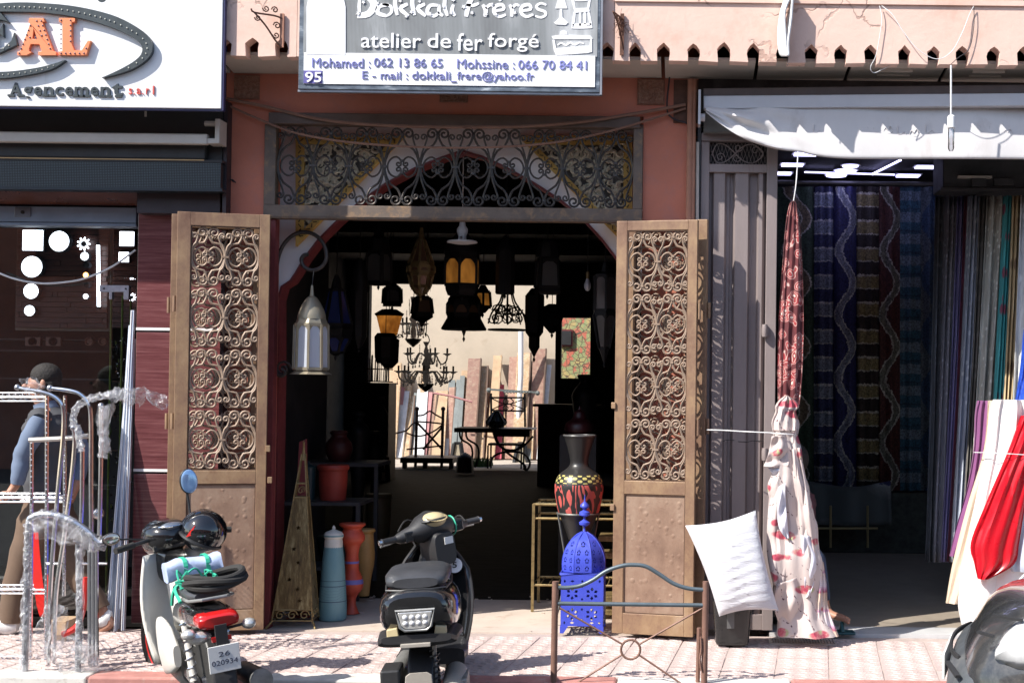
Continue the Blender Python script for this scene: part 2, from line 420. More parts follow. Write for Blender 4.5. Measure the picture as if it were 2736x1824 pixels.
part('upper_wall', MB().box(-7, 6.5, .05, .3, 3.9, 5.2), m_parapet, bld)
# soffit panels between parapet and wall
edges = [400, 600, 1100, 1400, 1772, 2020, 2265, 2520, 2770, 3020, 3270, 3520]
for a, c in zip(edges[:-1], edges[1:]):
    xa, xc = wx(a, -.15, 190)+.012, wx(c, -.15, 190)-.012
    b = MB(); z0, z1 = 3.655, 3.615
    b.add([(xa,-.335,z0),(xc,-.335,z0),(xc,-.002,z1),(xa,-.002,z1),(xa,-.335,z0+.02),(xc,-.335,z0+.02),(xc,-.002,z1+.02),(xa,-.002,z1+.02)], [(0,1,2,3),(7,6,5,4),(0,4,5,1),(1,5,6,2),(2,6,7,3),(3,7,4,0)])
    part('soffit_panel', b, m_soffit, bld)
part('roof_slab', MB().box(-7, 6.5, -.36, .05, 3.84, 3.9), m_dark, bld)
for a, c in ((2348, 2436), (2596, 2682)):
    xa, xc = wx(a, -.2, 190), wx(c, -.2, 190)
    b = MB().box(xa, xc, -.235, -.215, 3.622, 3.655).box(xa, xc, -.13, -.12, 3.618, 3.64)
    part('recessed_lamp_frame', b, m_soffit, bld)
# carved square plaques
m_plaque = M('carved_terracotta', (.24,.11,.07), .8, var=.3, scale=30, bump=.9, bs=45, dist=.01, col2=(.36,.22,.16))
for i, (a, t, c, d) in enumerate(((627,203,694,266),(1176,238,1250,274),(1703,213,1776,281))):
    x0, x1, z0, z1 = rect(a, t, c, d, 0); b = MB().box(x0, x1, -.014, .01, z0, z1)
    q = part('carved_plaque', b, m_plaque, bld)
    b = MB(); cx, cz = (x0+x1)/2, (z0+z1)/2; R_ = (x1-x0)*.40
    for k in range(8):
        a_ = k*PI/4+.2; b.tube(cr([(cx+math.cos(a_+t_*1.1)*R_*(1-t_*.75), -.016, cz+math.sin(a_+t_*1.1)*R_*(1-t_*.75)*min(1,(z1-z0)/(x1-x0))) for t_ in (0,.25,.5,.75,1)], 3), .004, 4)
    b.tube([(x0+.006,-.016,z0+.006),(x1-.006,-.016,z0+.006),(x1-.006,-.016,z1-.006),(x0+.006,-.016,z1-.006)], .005, 4, closed=True)
    part('relief', b, m_plaque, q)
# door surround and grille transom
tr = thing('transom_grille', 'wide scrolled iron grille in a brown frame above the open doorway', 'grille', (wx(1215), .0, wz(590)))
x0, x1, z0, z1 = rect(706, 310, 1717, 589, -.02)
gx0, gx1, gz0, gz1 = rect(737, 338, 1692, 553, -.02)
m_frame = M('brown_iron_frame', (.13,.098,.078), .6, .1, var=.2, scale=10, bump=.25, col2=(.28,.17,.09), thr=(.5,.7))
part('top_rail', MB().box(x0+.03, x1-.02, -.045, .05, gz1, z1+.005), m_brownp, tr, bev=.004)
part('bottom_rail', MB().box(x0, x1, -.03, .06, z0, gz0), m_frame, tr, bev=.004)
part('bottom_rail_lip', MB().box(x0, x1, -.036, -.031, z0+.012, z0+.02), m_frame, tr)
for a, c in ((x0, gx0), (gx1, x1)): part('stile', MB().box(a, c, -.028, .05, gz0, gz1), m_frame, tr, bev=.004)
for a, c in ((x0+.012, x0+.075), (x1-.075, x1-.012)): part('door_post', MB().box(a, c, .0, .08, 0.001, z0-.002), m_dred, bld)
m_iron = M('wrought_iron', (.07,.064,.062), .5, .5, var=.25, scale=30, bump=.2, col2=(.16,.11,.08), thr=(.55,.75))
m_irontan = M('dusty_brown_iron', (.27,.20,.15), .6, .15, var=.18, scale=20, bump=.2, col2=(.25,.14,.08), thr=(.5,.72))
def spiral(c, r, a0, turns, ccw=1, n=9, end=.22):
    return [(c[0]+math.cos(a0+ccw*t*turns*2*PI)*r*(1-t*(1-end)), c[1]+math.sin(a0+ccw*t*turns*2*PI)*r*(1-t*(1-end))) for t in [k/n for k in range(n+1)]]
def scroll_meshes(W, H, r, mat):
    """three bar shapes (left half of a cell, centre at 0,0), W cell width, H height/width"""
    h2 = H/2; out = []
    top = spiral((-.17, h2-.20), .165, 0, 1.35)[::-1]
    one = top+[(-.02, h2-.28), (-.12, h2-.50), (-.33, h2*.42), (-.455, h2*.18)]
    full = one+[(-.475, 0)]+[(x, -z) for x, z in one[::-1]]
    out.append(full)
    t2 = spiral((-.40, h2-.30), .095, 0, 1.2, n=7)[::-1]
    o2 = t2+[(-.315, h2-.38), (-.36, h2-.52), (-.44, h2*.34)]
    out.append(o2+[(-.505, 0)]+[(x, -z) for x, z in o2[::-1]])
    t3 = spiral((-.105, .085), .085, .7, 1.15, ccw=-1, n=7)[::-1]
    o3 = t3+[(-.05, .2), (-.16, .285), (-.30, .235), (-.385, .12)]
    out.append(o3+[(-.41, 0)]+[(x, -z) for x, z in o3[::-1]])
    res = []
    for k, pl in enumerate(out):
        pts = cr([(x*W, (0, -.006, .004)[k], z*W) for x, z in pl], 2)
        res.append(mesh('scroll', MB().tube(pts, r if k == 0 else r*.85, 5), mat, True))
    return res
def scroll_cells(parent, meshes, org, W, H, nx, nz, mat, r=.007, y=0):
    """grid of cells from org (x,z) in the parent's coordinates"""
    col = MB()
    for i in range(nx):
        for j in range(nz):
            cx, cz = org[0]+(i+.5)*W, org[1]+(j+.5)*W*H
            for me in meshes:
                for sgn in (1, -1):
                    o = part('scroll', me, None, parent, at=Matrix.Translation((cx, y, cz)) @ Matrix.Diagonal((sgn, 1, 1, 1)))
            h2 = H*W/2
            for dx, dz, w_, t in ((0, h2-.22*W, .07, .03), (0, -h2+.22*W, .07, .03), (0, .17*W, .06, .03), (0, -.17*W, .06, .03)):
                col.box(cx+dx-w_*W/2*1.4, cx+dx+w_*W/2*1.4, y-.011, y+.009, cz+dz-t*W, cz+dz+t*W)
            if i: col.box(cx-.5*W-.10*W, cx-.5*W+.10*W, y-.012, y+.009, cz-.028*W, cz+.028*W)
    part('collars', col, mat, parent, local=True, stuff=True)
Wt = (gx1-gx0)/10; Ht = (gz1-gz0)/Wt
L = Vector(tr.location)
scroll_cells(tr, scroll_meshes(Wt, Ht, .0075, m_iron), (gx0-L.x, gz0-L.z), Wt, Ht, 10, 1, m_iron, y=.015)
# ============================================================ INNER ARCH WALL with golden carved spandrels
ya = .30
def A(px, py): p = P(px, py, ya); return (p.x, p.z)
arch = [A(742, 1000), A(742, 800), A(752, 765), A(775, 750), A(790, 728), A(812, 690), A(850, 640), A(900, 590), A(960, 540), A(1030, 490), A(1110, 448), A(1180, 420), A(1236, 402),
        A(1290, 418), A(1350, 445), A(1430, 490), A(1500, 535), A(1560, 585), A(1610, 640), A(1648, 690), A(1672, 730), A(1690, 752), A(1712, 768), A(1722, 800), A(1722, 1000)]
al, ar = arch[0][0], arch[-1][0]
wl, wr = xL+.02, xR+.3
aw = thing('arched_inner_wall', 'white plaster wall with a pointed horseshoe arch behind the iron grille', 'wall', ((wl+wr)/2, ya, 0))
part('plaster', MB().prism([(wl, 0), (al, 0)]+arch+[(ar, 0), (wr, 0), (wr, 3.9), (wl, 3.9)], ya, ya+.16), m_white, aw)
lin = [(x, ya+.07, z) for x, z in [(al, .02)]+arch+[(ar, .02)]]
b = MB(); rr = []
for i, p in enumerate(lin):
    q0 = Vector(lin[max(0, i-1)]); q1 = Vector(lin[min(len(lin)-1, i+1)]); d = (q1-q0).normalized(); nrm = Vector((-d.z, 0, d.x)); c = Vector(p)
    rr.append([c+nrm*.004+Vector((0,-.078,0)), c+nrm*.004+Vector((0,.1,0)), c-nrm*.010+Vector((0,.1,0)), c-nrm*.010+Vector((0,-.078,0))])
part('painted_reveal', b.loft(rr), m_dred, aw)
# jamb linings hidden in shade
m_goldy = M('mustard_carved_plaster', (.60,.38,.10), .7, var=.15, scale=20, bump=.5, bs=60)
m_leaf = M('ivory_carved_leaf', (.62,.56,.43), .7, var=.2, scale=25)
def spandrel(pts, mirror):
    poly = [A(*p) for p in pts]; cx = sum(p[0] for p in poly)/3; cz = sum(p[1] for p in poly)/3
    tt = thing('carved_spandrel', 'triangular mustard carved plaster panel '+('right' if mirror else 'left')+' of the arch', 'carving', (cx, ya-.03, cz))
    def shrink(k): return [(cx+(x-cx)*k, cz+(z-cz)*k) for x, z in poly]
    part('frame', MB().prism([poly, shrink(.77)[::-1]], ya-.05, ya-.002), m_goldy, tt)
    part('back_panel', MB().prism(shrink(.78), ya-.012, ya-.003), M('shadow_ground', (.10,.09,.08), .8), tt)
    b = MB(); rnd = random.Random(3+mirror); inner = shrink(.74)
    def inside(x, z):
        s_ = []
        for i in range(3):
            a_, c_ = inner[i], inner[(i+1) % 3]; s_.append((c_[0]-a_[0])*(z-a_[1])-(c_[1]-a_[1])*(x-a_[0]))
        return all(v > 0 for v in s_) or all(v < 0 for v in s_)
    xs = [p[0] for p in inner]; zs = [p[1] for p in inner]; n = 0
    while n < 190:
        x, z = rnd.uniform(min(xs), max(xs)), rnd.uniform(min(zs), max(zs))
        if not inside(x, z): continue
        n += 1; a0 = rnd.uniform(0, 6.28); R_ = rnd.uniform(.02, .05); cw = rnd.choice((-1, 1)); yy = ya-.02-rnd.uniform(0, .025)
        pts_ = [(x+math.cos(a0+cw*t_*3.6)*R_*(1-.75*t_), yy, z+math.sin(a0+cw*t_*3.6)*R_*(1-.75*t_)) for t_ in [k/7 for k in range(8)]]
        b.tube(pts_, [.003+.008*math.sin(PI*min(1, k/7+.12)) for k in range(8)], 4)
    part('leaf_relief', b, m_leaf, tt, smooth=True, stuff=True)
    b = MB()
    for i in range(3):                                   # dark bars along the frame, shadow of its fretwork put into colour
        a_, c_ = shrink(.885)[i], shrink(.885)[(i+1) % 3]; d = math.dist(a_, c_); k_ = int(d/.032)
        for k in range(k_):
            t_ = (k+.5)/k_; x, z = a_[0]+(c_[0]-a_[0])*t_, a_[1]+(c_[1]-a_[1])*t_
            u = ((c_[0]-a_[0])/d, (c_[1]-a_[1])/d); s_ = 1 if k % 2 else -1
            b.bar((x-u[0]*.01-u[1]*s_*.008, ya-.053, z-u[1]*.01+u[0]*s_*.008), (x+u[0]*.01+u[1]*s_*.008, ya-.053, z+u[1]*.01-u[0]*s_*.008), .006, .006)
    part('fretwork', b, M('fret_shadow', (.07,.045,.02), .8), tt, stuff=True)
spandrel([(795, 366), (1085, 366), (795, 660)], 0)
spandrel([(1690, 366), (1385, 366), (1690, 675)], 1)
# ============================================================ CENTRE SHOP ROOM
room = thing('shop_room', 'dark deep interior of the ironwork shop behind the arch', 'room', (-1.8, 8, 0))
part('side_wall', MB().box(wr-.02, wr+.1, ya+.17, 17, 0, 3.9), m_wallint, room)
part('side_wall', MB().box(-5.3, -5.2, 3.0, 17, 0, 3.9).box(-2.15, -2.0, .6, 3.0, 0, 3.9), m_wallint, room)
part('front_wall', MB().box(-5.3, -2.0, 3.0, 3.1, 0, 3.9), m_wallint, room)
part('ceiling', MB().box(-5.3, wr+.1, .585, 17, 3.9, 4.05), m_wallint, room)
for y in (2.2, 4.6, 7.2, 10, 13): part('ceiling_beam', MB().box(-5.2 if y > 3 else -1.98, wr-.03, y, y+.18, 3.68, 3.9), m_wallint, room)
yw = 16.9
def B(px, py): p = P(px, py, yw); return (p.x, p.z)
o1 = [B(980, 1262), B(980, 762), B(1030, 762), B(1486, 762), B(1486, 1262)]; o1[0] = (o1[0][0], .02); o1[-1] = (o1[-1][0], .02)
o2 = [B(1500, 848), B(1578, 848), B(1578, 1010), B(1500, 1010)]
(ox0, _), (ox1, oz1) = o1[0], (o1[3][0], o1[3][1]); px_ = 0
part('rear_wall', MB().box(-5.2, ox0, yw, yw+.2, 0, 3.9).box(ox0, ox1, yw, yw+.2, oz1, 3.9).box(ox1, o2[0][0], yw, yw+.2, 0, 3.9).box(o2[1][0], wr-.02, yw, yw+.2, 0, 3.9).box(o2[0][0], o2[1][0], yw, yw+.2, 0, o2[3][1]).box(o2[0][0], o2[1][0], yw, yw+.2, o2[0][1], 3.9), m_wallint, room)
cy = thing('courtyard_wall', 'sunlit cream plaster wall at the back of the courtyard', 'wall', (-4, 21.5, 0))
part('plaster', MB().box(-11, 3, 21.5, 21.7, 0, 7), m_cream, cy)
part('side_plaster', MB().box(-11.2, -11, 17, 21.7, 0, 5), m_cream, cy)
pc = P(1395, 1000, 20.9)
b = MB().tube([P(1378, 1232, 20.9), P(1392, 1000, 20.9), P(1392, 880, 20.9)], .055, 10)
solo('white_pipe', b, m_white, 'tall whitewashed pole leaning against the courtyard wall among the boards', 'pole', smooth=True)
# flowered panel in the side room behind the right opening
t = NT('flowered_tiles'); v = t.n('TexVoronoi', feature='DISTANCE_TO_EDGE'); v.inputs['Scale'].default_value = 9; t.l(t.tc.outputs['Object'], v.inputs['Vector'])
c1 = t.ramp(t.noise(3.5, None, 3), [(.38, (.50,.38,.16)), (.5, (.26,.34,.16)), (.56, (.55,.15,.10))])
m_flower = t.set(t.mix(t.ramp(v.outputs['Distance'], [(.03, (0,0,0)), (.06, (1,1,1))]), (.13,.09,.06), c1), .6)
x0, x1, z0, z1 = rect(1499, 800, 1600, 1020, 19.5)
fp = thing('flowered_panel', 'sunlit panel of red and green flower tiles seen through the small rear opening', 'panel', ((x0+x1)/2, 19.5, z0))
part('tiles', MB().box(x0, x1, 19.5, 19.56, z0-1.2, z1+.4), m_flower, fp)
x0, x1, z0, z1 = rect(1497, 880, 1530, 925, 19.45)
q = part('small_window', MB().box(x0, x1, 19.44, 19.5, z0, z1), m_dred, fp)
part('pane', MB().box(x0+.03, x1-.03, 19.42, 19.44, z0+.03, z1-.03), m_dark, q)
# ============================================================ SIGNS
m_signwhite = M('white_sign_face', (.78,.78,.79), .35, var=.03, scale=2, bump=.02, bs=3, col2=(.62,.61,.59), thr=(.62,.85), stretch=(3,1,.35))
m_letter = M('dark_grey_letter', (.035,.045,.05), .4, var=.25, scale=10, bump=.1)
m_letterside = M('navy_edge', (.03,.03,.10), .4)
m_orange = M('orange_letter', (.80,.24,.10), .45, var=.05, scale=5, bump=0)
m_redl = M('red_letter', (.62,.10,.08), .5)
m_bulb = M('bulb_glass', (.62,.62,.55), .15, bump=0)
m_blueprint = M('faded_blue_print', (.17,.18,.42), .6, var=.35, scale=2.2, bump=0)
m_whiteprint = M('white_print', (.82,.82,.84), .55, var=.03, bump=0)
m_navy = M('violet_blue_print', (.10,.09,.30), .6, bump=0)
# --- big white sign of the lighting shop, cropped by the picture's left edge
ys = -.51
def Sg(px, py, y=ys): p = P(px, py, y); return (p.x, p.z)
sx1, sz0 = P(592, 200, ys).x, P(300, 287, ys).z
bs_ = thing('shop_sign', 'big white sign board with orange raised letters and a dark swoosh', 'sign', (-3, ys, sz0))
part('board', MB().box(sx1-3.2, sx1, ys, ys+.045, sz0, sz0+1.6), m_signwhite, bs_, bev=.004)
part('edge_trim', MB().box(sx1-3.2, sx1+.004, ys+.012, ys+.042, sz0-.012, sz0-.001).box(sx1+.001, sx1+.012, ys+.006, ys+.042, sz0-.01, sz0+1.6), m_letterside, bs_)
for a in (-2.6, -1.4, -.25): part('bracket', MB().bar((sx1+a, ys+.046, sz0+.1), (sx1+a, -.02, sz0+.1), .04, .04), m_blackpanel, bs_)
def outl(poly): return [Sg(*p) for p in poly]
def raised(name, poly, mat, parent, d=.03, holes=()):
    lo = [outl(poly)]+[outl(h) for h in holes]
    return part(name, MB().prism(lo if holes else lo[0], ys-d, ys-.001), mat, parent, bev=.002)
E = [(-60,52),(8,38),(30,64),(14,58),(-5,56),(-5,84),(4,84),(14,66),(16,104),(4,94),(-5,94),(-5,134),(14,132),(36,112),(44,90),(52,124),(4,146),(-60,146)]
A_ = [(84,52),(122,52),(126,62),(119,62),(148,140),(156,142),(156,151),(108,151),(108,142),(117,140),(111,122),(88,122),(84,133),(84,141),(92,143),(78,151),(52,151),(52,142),(60,140),(86,68),(82,62)]
Ah = [(93,108),(105,108),(96,80)]
L_ = [(163,52),(206,52),(206,62),(197,64),(197,120),(204,138),(224,138),(240,112),(248,112),(236,151),(162,151),(162,142),(172,140),(172,64),(163,62)]
le = raised('letter', E, m_letter, bs_); le['label'] = 'dark grey letter E'
la = raised('letter', A_, m_orange, bs_, holes=[Ah]); la['label'] = 'orange letter A'
ll = raised('letter', L_, m_orange, bs_); ll['label'] = 'orange letter L'
def dots(parent, pts, r=.0055):
    b = MB()
    for x, z in pts: b.ball((x, ys-.031, z), r, 6, 4)
    part('bulb_row', b, m_letterside if parent is not le else m_bulb, parent, stuff=True)
def along(path, step):
    out = []; acc = 0
    for (a, c), (d, e) in zip(path[:-1], path[1:]):
        l_ = math.hypot(d-a, e-c); k = max(1, int(l_/step))
        out += [(a+(d-a)*i/k, c+(e-c)*i/k) for i in range(k)]
    return [Sg(*p) for p in out]
dots(la, along([(58,146),(92,60)], 13)+along([(116,60),(144,146)], 12)+along([(86,104),(116,104)], 14)+along([(104,60),(122,112)], 13))
dots(ll, along([(169,58),(169,146),(230,146),(242,120)], 12)+along([(194,58),(194,128)], 12))
dots(le, along([(2,44),(2,140),(44,118)], 13))
def swoosh(cxs, outer, inner):
    return outer+inner[::-1]
sw_o = [(-60,24),(0,14),(60,11),(120,13),(190,19),(260,32),(320,50),(370,76),(400,100),(412,122),(410,145),(394,166),(360,188),(320,202),(278,212)]
sw_i = [(-60,44),(0,36),(60,36),(120,38),(185,46),(250,60),(305,78),(350,98),(376,116),(386,132),(382,150),(366,166),(340,182),(308,198),(278,211)]
smooth2 = lambda pl: [(p.x, p.y) for p in cr([(x, z, 0) for x, z in pl], 3)]
so_, si_ = smooth2(sw_o), smooth2(sw_i)
q = raised('swoosh', so_+si_[::-1], m_letter, bs_, d=.035); q['label'] = 'dark elliptical swoosh around the letters'
b = MB()
for x, z in along([((a+c)/2, (d+e)/2) for (a, d), (c, e) in zip(so_[4:-3:2], si_[4:-3:2])], 13): b.ball((x, ys-.037, z), .005, 6, 4)
part('bulb_row', b, m_bulb, q, stuff=True)
s2o, s2i = smooth2([(-60,196),(0,196),(50,193),(110,184),(150,174),(180,164)]), smooth2([(-60,214),(0,213),(50,209),(110,198),(150,186),(180,166)])
q = raised('swoosh', s2o+s2i[::-1], m_letter, bs_, d=.035)
b = MB()
for x, z in along([(0,205),(60,200),(120,190),(165,174)], 13): b.ball((x, ys-.037, z), .004, 6, 4)
part('bulb_row', b, m_bulb, q, stuff=True)
def tb(a, t, c, d, y):                                  # pixel box -> world box
    return rect(a, t, c, d, y)
# slab lettering: built-in font, thickened, with serifs added
def bold(txt, box, y, name, mat, parent, off=.02, depth=.02, **k):
    return part(name, text_mb(txt, box, y, depth, off, **k), mat, parent)
g = 'Agencement'; xs_ = [(26,62,222,258),(62,90,233,268),(91,115,233,257),(117,146,233,257),(147,173,233,257),(174,198,233,257),(199,240,233,257),(242,266,233,257),(268,298,233,257),(299,332,224,257)]
for ch, (a, c, t_, d_) in zip(g, xs_):
    m_ = text_mb(ch, tb(a+2, t_, c-2, d_, ys), ys-.001, .010, .018)
    if ch in 'Anmt':
        zz = Sg(0, d_)[1]; k = {'A': (a+5, c-5), 'n': (a+6, c-7), 'm': (a+6, (a+c)/2, c-7), 't': ((a+c)/2+2,)}[ch]
        for px in k:
            xx = P(px, d_, ys).x; m_.box(xx-.021, xx+.021, ys-.0105, ys-.001, zz-.001, zz+.012)
    part('letter', m_, m_letter, bs_)
for ch, (a, c, t_) in zip('s.a.rl', ((345,354,237),(358,361,250),(366,377,237),(381,384,250),(391,399,237),(409,413,230))):
    part('letter', text_mb(ch, tb(a, t_, c, 253, ys), ys-.001, .008, .012), m_redl, bs_)
part('letter', MB().lathe([(.03,-.010),(.03,.0)], 16, (P(272,-8,ys).x, ys-.001, P(272,-6,ys).z), M=Matrix.Rotation(PI/2, 3, 'X')), m_letter, bs_)

# --- grey ironworker's sign
yk = -.51
t = NT('weathered_print'); sx = t.sep(t.co((1,1,1)))
stripe = t.math('SINE', t.math('MULTIPLY', sx[0], 760)); n1 = t.noise(2.2, t.co((1,1,.35)), 5, .6, .6); n2 = t.noise(9, t.co((2,1,.25)), 6, .7)
c1 = t.ramp(n1, [(.36, hx('5d6062')), (.52, hx('74787a')), (.62, hx('9a9da0')), (.7, hx('c2c4c6'))])
c1 = t.mix(t.ramp(n2, [(.55, (0,0,0)), (.72, (.45,.45,.45))]), c1, (.07,.065,.06))
c1 = t.mix(t.math('MULTIPLY_ADD', stripe, .10, .10), c1, (.55,.56,.58))
m_weather = t.set(c1, .55)
t = NT('print_border'); m_border = t.set(t.ramp(t.noise(7, t.co((1,1,3)), 5), [(.4, hx('3c4654')), (.6, hx('66717e')), (.7, hx('aab2ba'))]), .5)
x0, x1, z0, _ = rect(799, -60, 1604, 243, yk); ztop = z0+.86
ks = thing('ironwork_sign', 'weathered grey sign with white French lettering and two phone numbers', 'sign', ((x0+x1)/2, yk, z0))
part('board', MB().box(x0, x1, yk, yk+.045, z0, ztop), m_border, ks, bev=.003)
part('metal_rim', MB().box(x0-.006, x1+.006, yk+.012, yk+.044, z0-.014, z0-.001).box(x1+.001, x1+.014, yk-.003, yk+.044, z0-.014, ztop), M('rim_metal', (.3,.3,.32), .4, .6), ks)
for a in (.25, 1.05, 1.75): part('bracket', MB().bar((x0+a, yk+.046, z0+.1), (x0+a, -.02, z0+.1), .035, .035), m_blackpanel, ks)
def layer(name, a, t_, c, d, k, mat):
    b = rect(a, t_, c, d, yk); return part(name, MB().box(b[0], b[1], yk-.003*k, yk-.0005, b[2], b[3]), mat, ks)
layer('print_ground', 812, -60, 1597, 148, 1, m_weather)
layer('phone_band', 812, 146, 1590, 229, 2, m_whiteprint)
layer('number_plate', 812, 190, 862, 224, 3, m_navy)
pl = [(820,146),(820,20),(826,-10),(845,-34),(872,-42),(900,-32),(918,-8),(924,20),(924,148)]
part('white_arch', MB().prism([(P(a, c, yk).x, P(a, c, yk).z) for a, c in pl], yk-.008, yk-.0005), m_whiteprint, ks)
def kt(txt, a, t_, c, d, mat=m_blueprint, off=0, name='lettering', k=3):
    L = [part(name, g_, mat, ks) for g_ in islands(text_mb(txt, rect(a, t_, c, d, yk), yk-.0035*k+.004, .006, off))]
    return L[0]
kt('Mohamed :', 835, 157, 990, 182); kt('062 13 86 65', 1000, 157, 1183, 181); kt('Mohssine :', 1222, 160, 1375, 185); kt('066 70 84 41', 1385, 163, 1568, 187)
kt('E - mail :', 969, 192, 1090, 213); kt('dokkali', 1102, 192, 1204, 214); kt('_', 1206, 218, 1220, 221, off=0); kt('frere@yahoo.fr', 1222, 193, 1427, 221)
kt('95', 817, 194, 860, 222, m_whiteprint, .012, 'house_number', 4)
# art-nouveau line of lettering
def letters(spec, base, off, wob=0):
    rnd = random.Random(5)
    for ch, a, c, t_, d in spec:
        kt(ch, a, t_, c, d, m_whiteprint, off)
x = 968
for wd, a, c, t_, d in (('atelier',966,1126,90,130),('de',1143,1206,91,130),('fer',1222,1290,91,138),('forgé',1304,1440,91,140)): kt(wd, a, t_, c, d, m_whiteprint, .004)
def stroke(parent, pts, r, mat=m_whiteprint, name='lettering', y=None):
    y = yk-.006 if y is None else y
    P3 = cr([(P(a, c, yk).x, y, P(a, c, yk).z) for a, c in pts], 3); n = len(P3); rs = [r*(.45+.55*math.sin(PI*(.12+.76*i/(n-1)))) for i in range(n)]
    b = MB(); L_s, R_s = [], []
    for i, p in enumerate(P3):
        q0, q1 = P3[max(0, i-1)], P3[min(n-1, i+1)]; d = (q1-q0).normalized(); u = Vector((-d.z, 0, d.x))*rs[i]; L_s.append(p+u); R_s.append(p-u)
    b.add(L_s+R_s+[p+Vector((0,.005,0)) for p in L_s+R_s], [(i, i+1, n+i+1, n+i) for i in range(n-1)]+[(i+2*n, i, i+n, i+3*n) for i in (0, n-1)]+[(i, 2*n+i, 2*n+i+1, i+1) for i in range(n-1)]+[(n+i+1, 3*n+i+1, 3*n+i, n+i) for i in range(n-1)])
    return part(name, b, mat, parent)
def star(parent, cx, cy, r, mat=m_whiteprint):
    pts = []
    for k in range(10):
        a = k*PI/5+.3; rr_ = r if k % 2 == 0 else r*.4; p = P(cx+rr_*math.cos(a), cy+rr_*math.sin(a), yk); pts.append((p.x, p.z))
    part('star', MB().prism(pts, yk-.0105, yk-.001), mat, parent)
W_ = .016
# Dokkali (crescent shaped strokes)
stroke(ks, [(962,-10),(960,20),(962,42)], .010); stroke(ks, [(952,-14),(985,-6),(1000,14),(985,38),(955,44)], .022)
stroke(ks, [(1040,14),(1014,18),(1010,36),(1034,44)], .014); stroke(ks, [(1034,44),(1046,34),(1044,18),(1022,12)], .010)
for dx in (0, 46): stroke(ks, [(1058+dx,-20),(1056+dx,12),(1062+dx,42)], .013); stroke(ks, [(1090+dx,12),(1070+dx,24),(1092+dx,44)], .013)
stroke(ks, [(1172,16),(1150,16),(1142,34),(1160,44),(1174,34)], .012); stroke(ks, [(1174,14),(1174,34),(1184,44)], .011)
stroke(ks, [(1192,-20),(1188,16),(1196,44)], .012); stroke(ks, [(1212,14),(1208,30),(1216,44)], .012)
# Fréres
stroke(ks, [(1268,-14),(1252,14),(1246,46)], .016); stroke(ks, [(1240,-12),(1270,-10),(1302,-16)], .010); stroke(ks, [(1246,14),(1264,16),(1280,10)], .010)
stroke(ks, [(1290,14),(1298,28),(1296,46)], .013); stroke(ks, [(1298,24),(1310,14),(1322,18)], .010)
for dx in (-6, 66): stroke(ks, [(1330+dx,30),(1352+dx,26),(1348+dx,14),(1330+dx,18),(1326+dx,34),(1340+dx,46),(1358+dx,40)], .011)
stroke(ks, [(1334,4),(1342,-4)], .008)
stroke(ks, [(1362,14),(1369,28),(1367,46)], .012); stroke(ks, [(1369,24),(1378,14),(1388,17)], .009)
stroke(ks, [(1460,15),(1446,10),(1434,17),(1438,26),(1455,32),(1458,41),(1446,48),(1430,44)], .009)
for cx, cy, r in ((958,38,7),(972,8,6),(1010,10,5),(1070,4,6),(1100,34,6),(1122,6,5),(1150,40,6),(1186,20,5),(1206,36,6),(1212,2,6),(1240,20,7),(1262,36,6),(1280,-4,5),(1300,40,5),(1326,40,5),(1376,36,6),(1424,42,4),(1086,46,5),(1316,12,4)): star(ks, cx, cy, r)
# pictograms: table lamp, chair, chest
def poly(pts, name, mat=m_whiteprint, k=2): return part(name, MB().prism([(P(a, c, yk).x, P(a, c, yk).z) for a, c in pts], yk-.0035*k, yk-.001), mat, ks)
poly([(1494,-10),(1506,-10),(1516,24),(1484,24)], 'lamp_pictogram'); poly([(1496,26),(1502,26),(1503,48),(1512,56),(1518,62),(1512,68),(1486,67),(1480,62),(1488,56),(1495,48)], 'lamp_pictogram', k=2.2)
for s_ in ([(1526,-20),(1536,26)], [(1578,-20),(1572,24)], [(1536,34),(1530,74)], [(1572,32),(1580,72)], [(1550,32),(1550,70)], [(1562,30),(1563,66)], [(1530,68),(1580,66)], [(1536,2),(1576,0)], [(1527,75),(1548,80),(1583,74)], [(1542,-10),(1560,6),(1570,-12)]): stroke(ks, [s_[0], ((s_[0][0]+s_[-1][0])/2, (s_[0][1]+s_[-1][1])/2), s_[-1]], .008, name='chair_pictogram')
poly([(1534,24),(1574,22),(1576,32),(1536,36)], 'chair_pictogram')
poly([(1474,98),(1500,94),(1578,97),(1584,104),(1580,106),(1478,106)], 'chest_pictogram'); poly([(1476,108),(1482,108),(1486,130),(1576,124),(1578,106),(1582,106),(1582,140),(1570,143),(1486,149),(1480,136)], 'chest_pictogram', k=2.2)
poly([(1496,94),(1496,88),(1502,83),(1508,82),(1514,86),(1517,94)], 'chest_pictogram', k=2.4)
stroke(ks, [(1490,122),(1500,116),(1512,122),(1524,115),(1536,121),(1548,115),(1560,118)], .006, name='chest_pictogram')

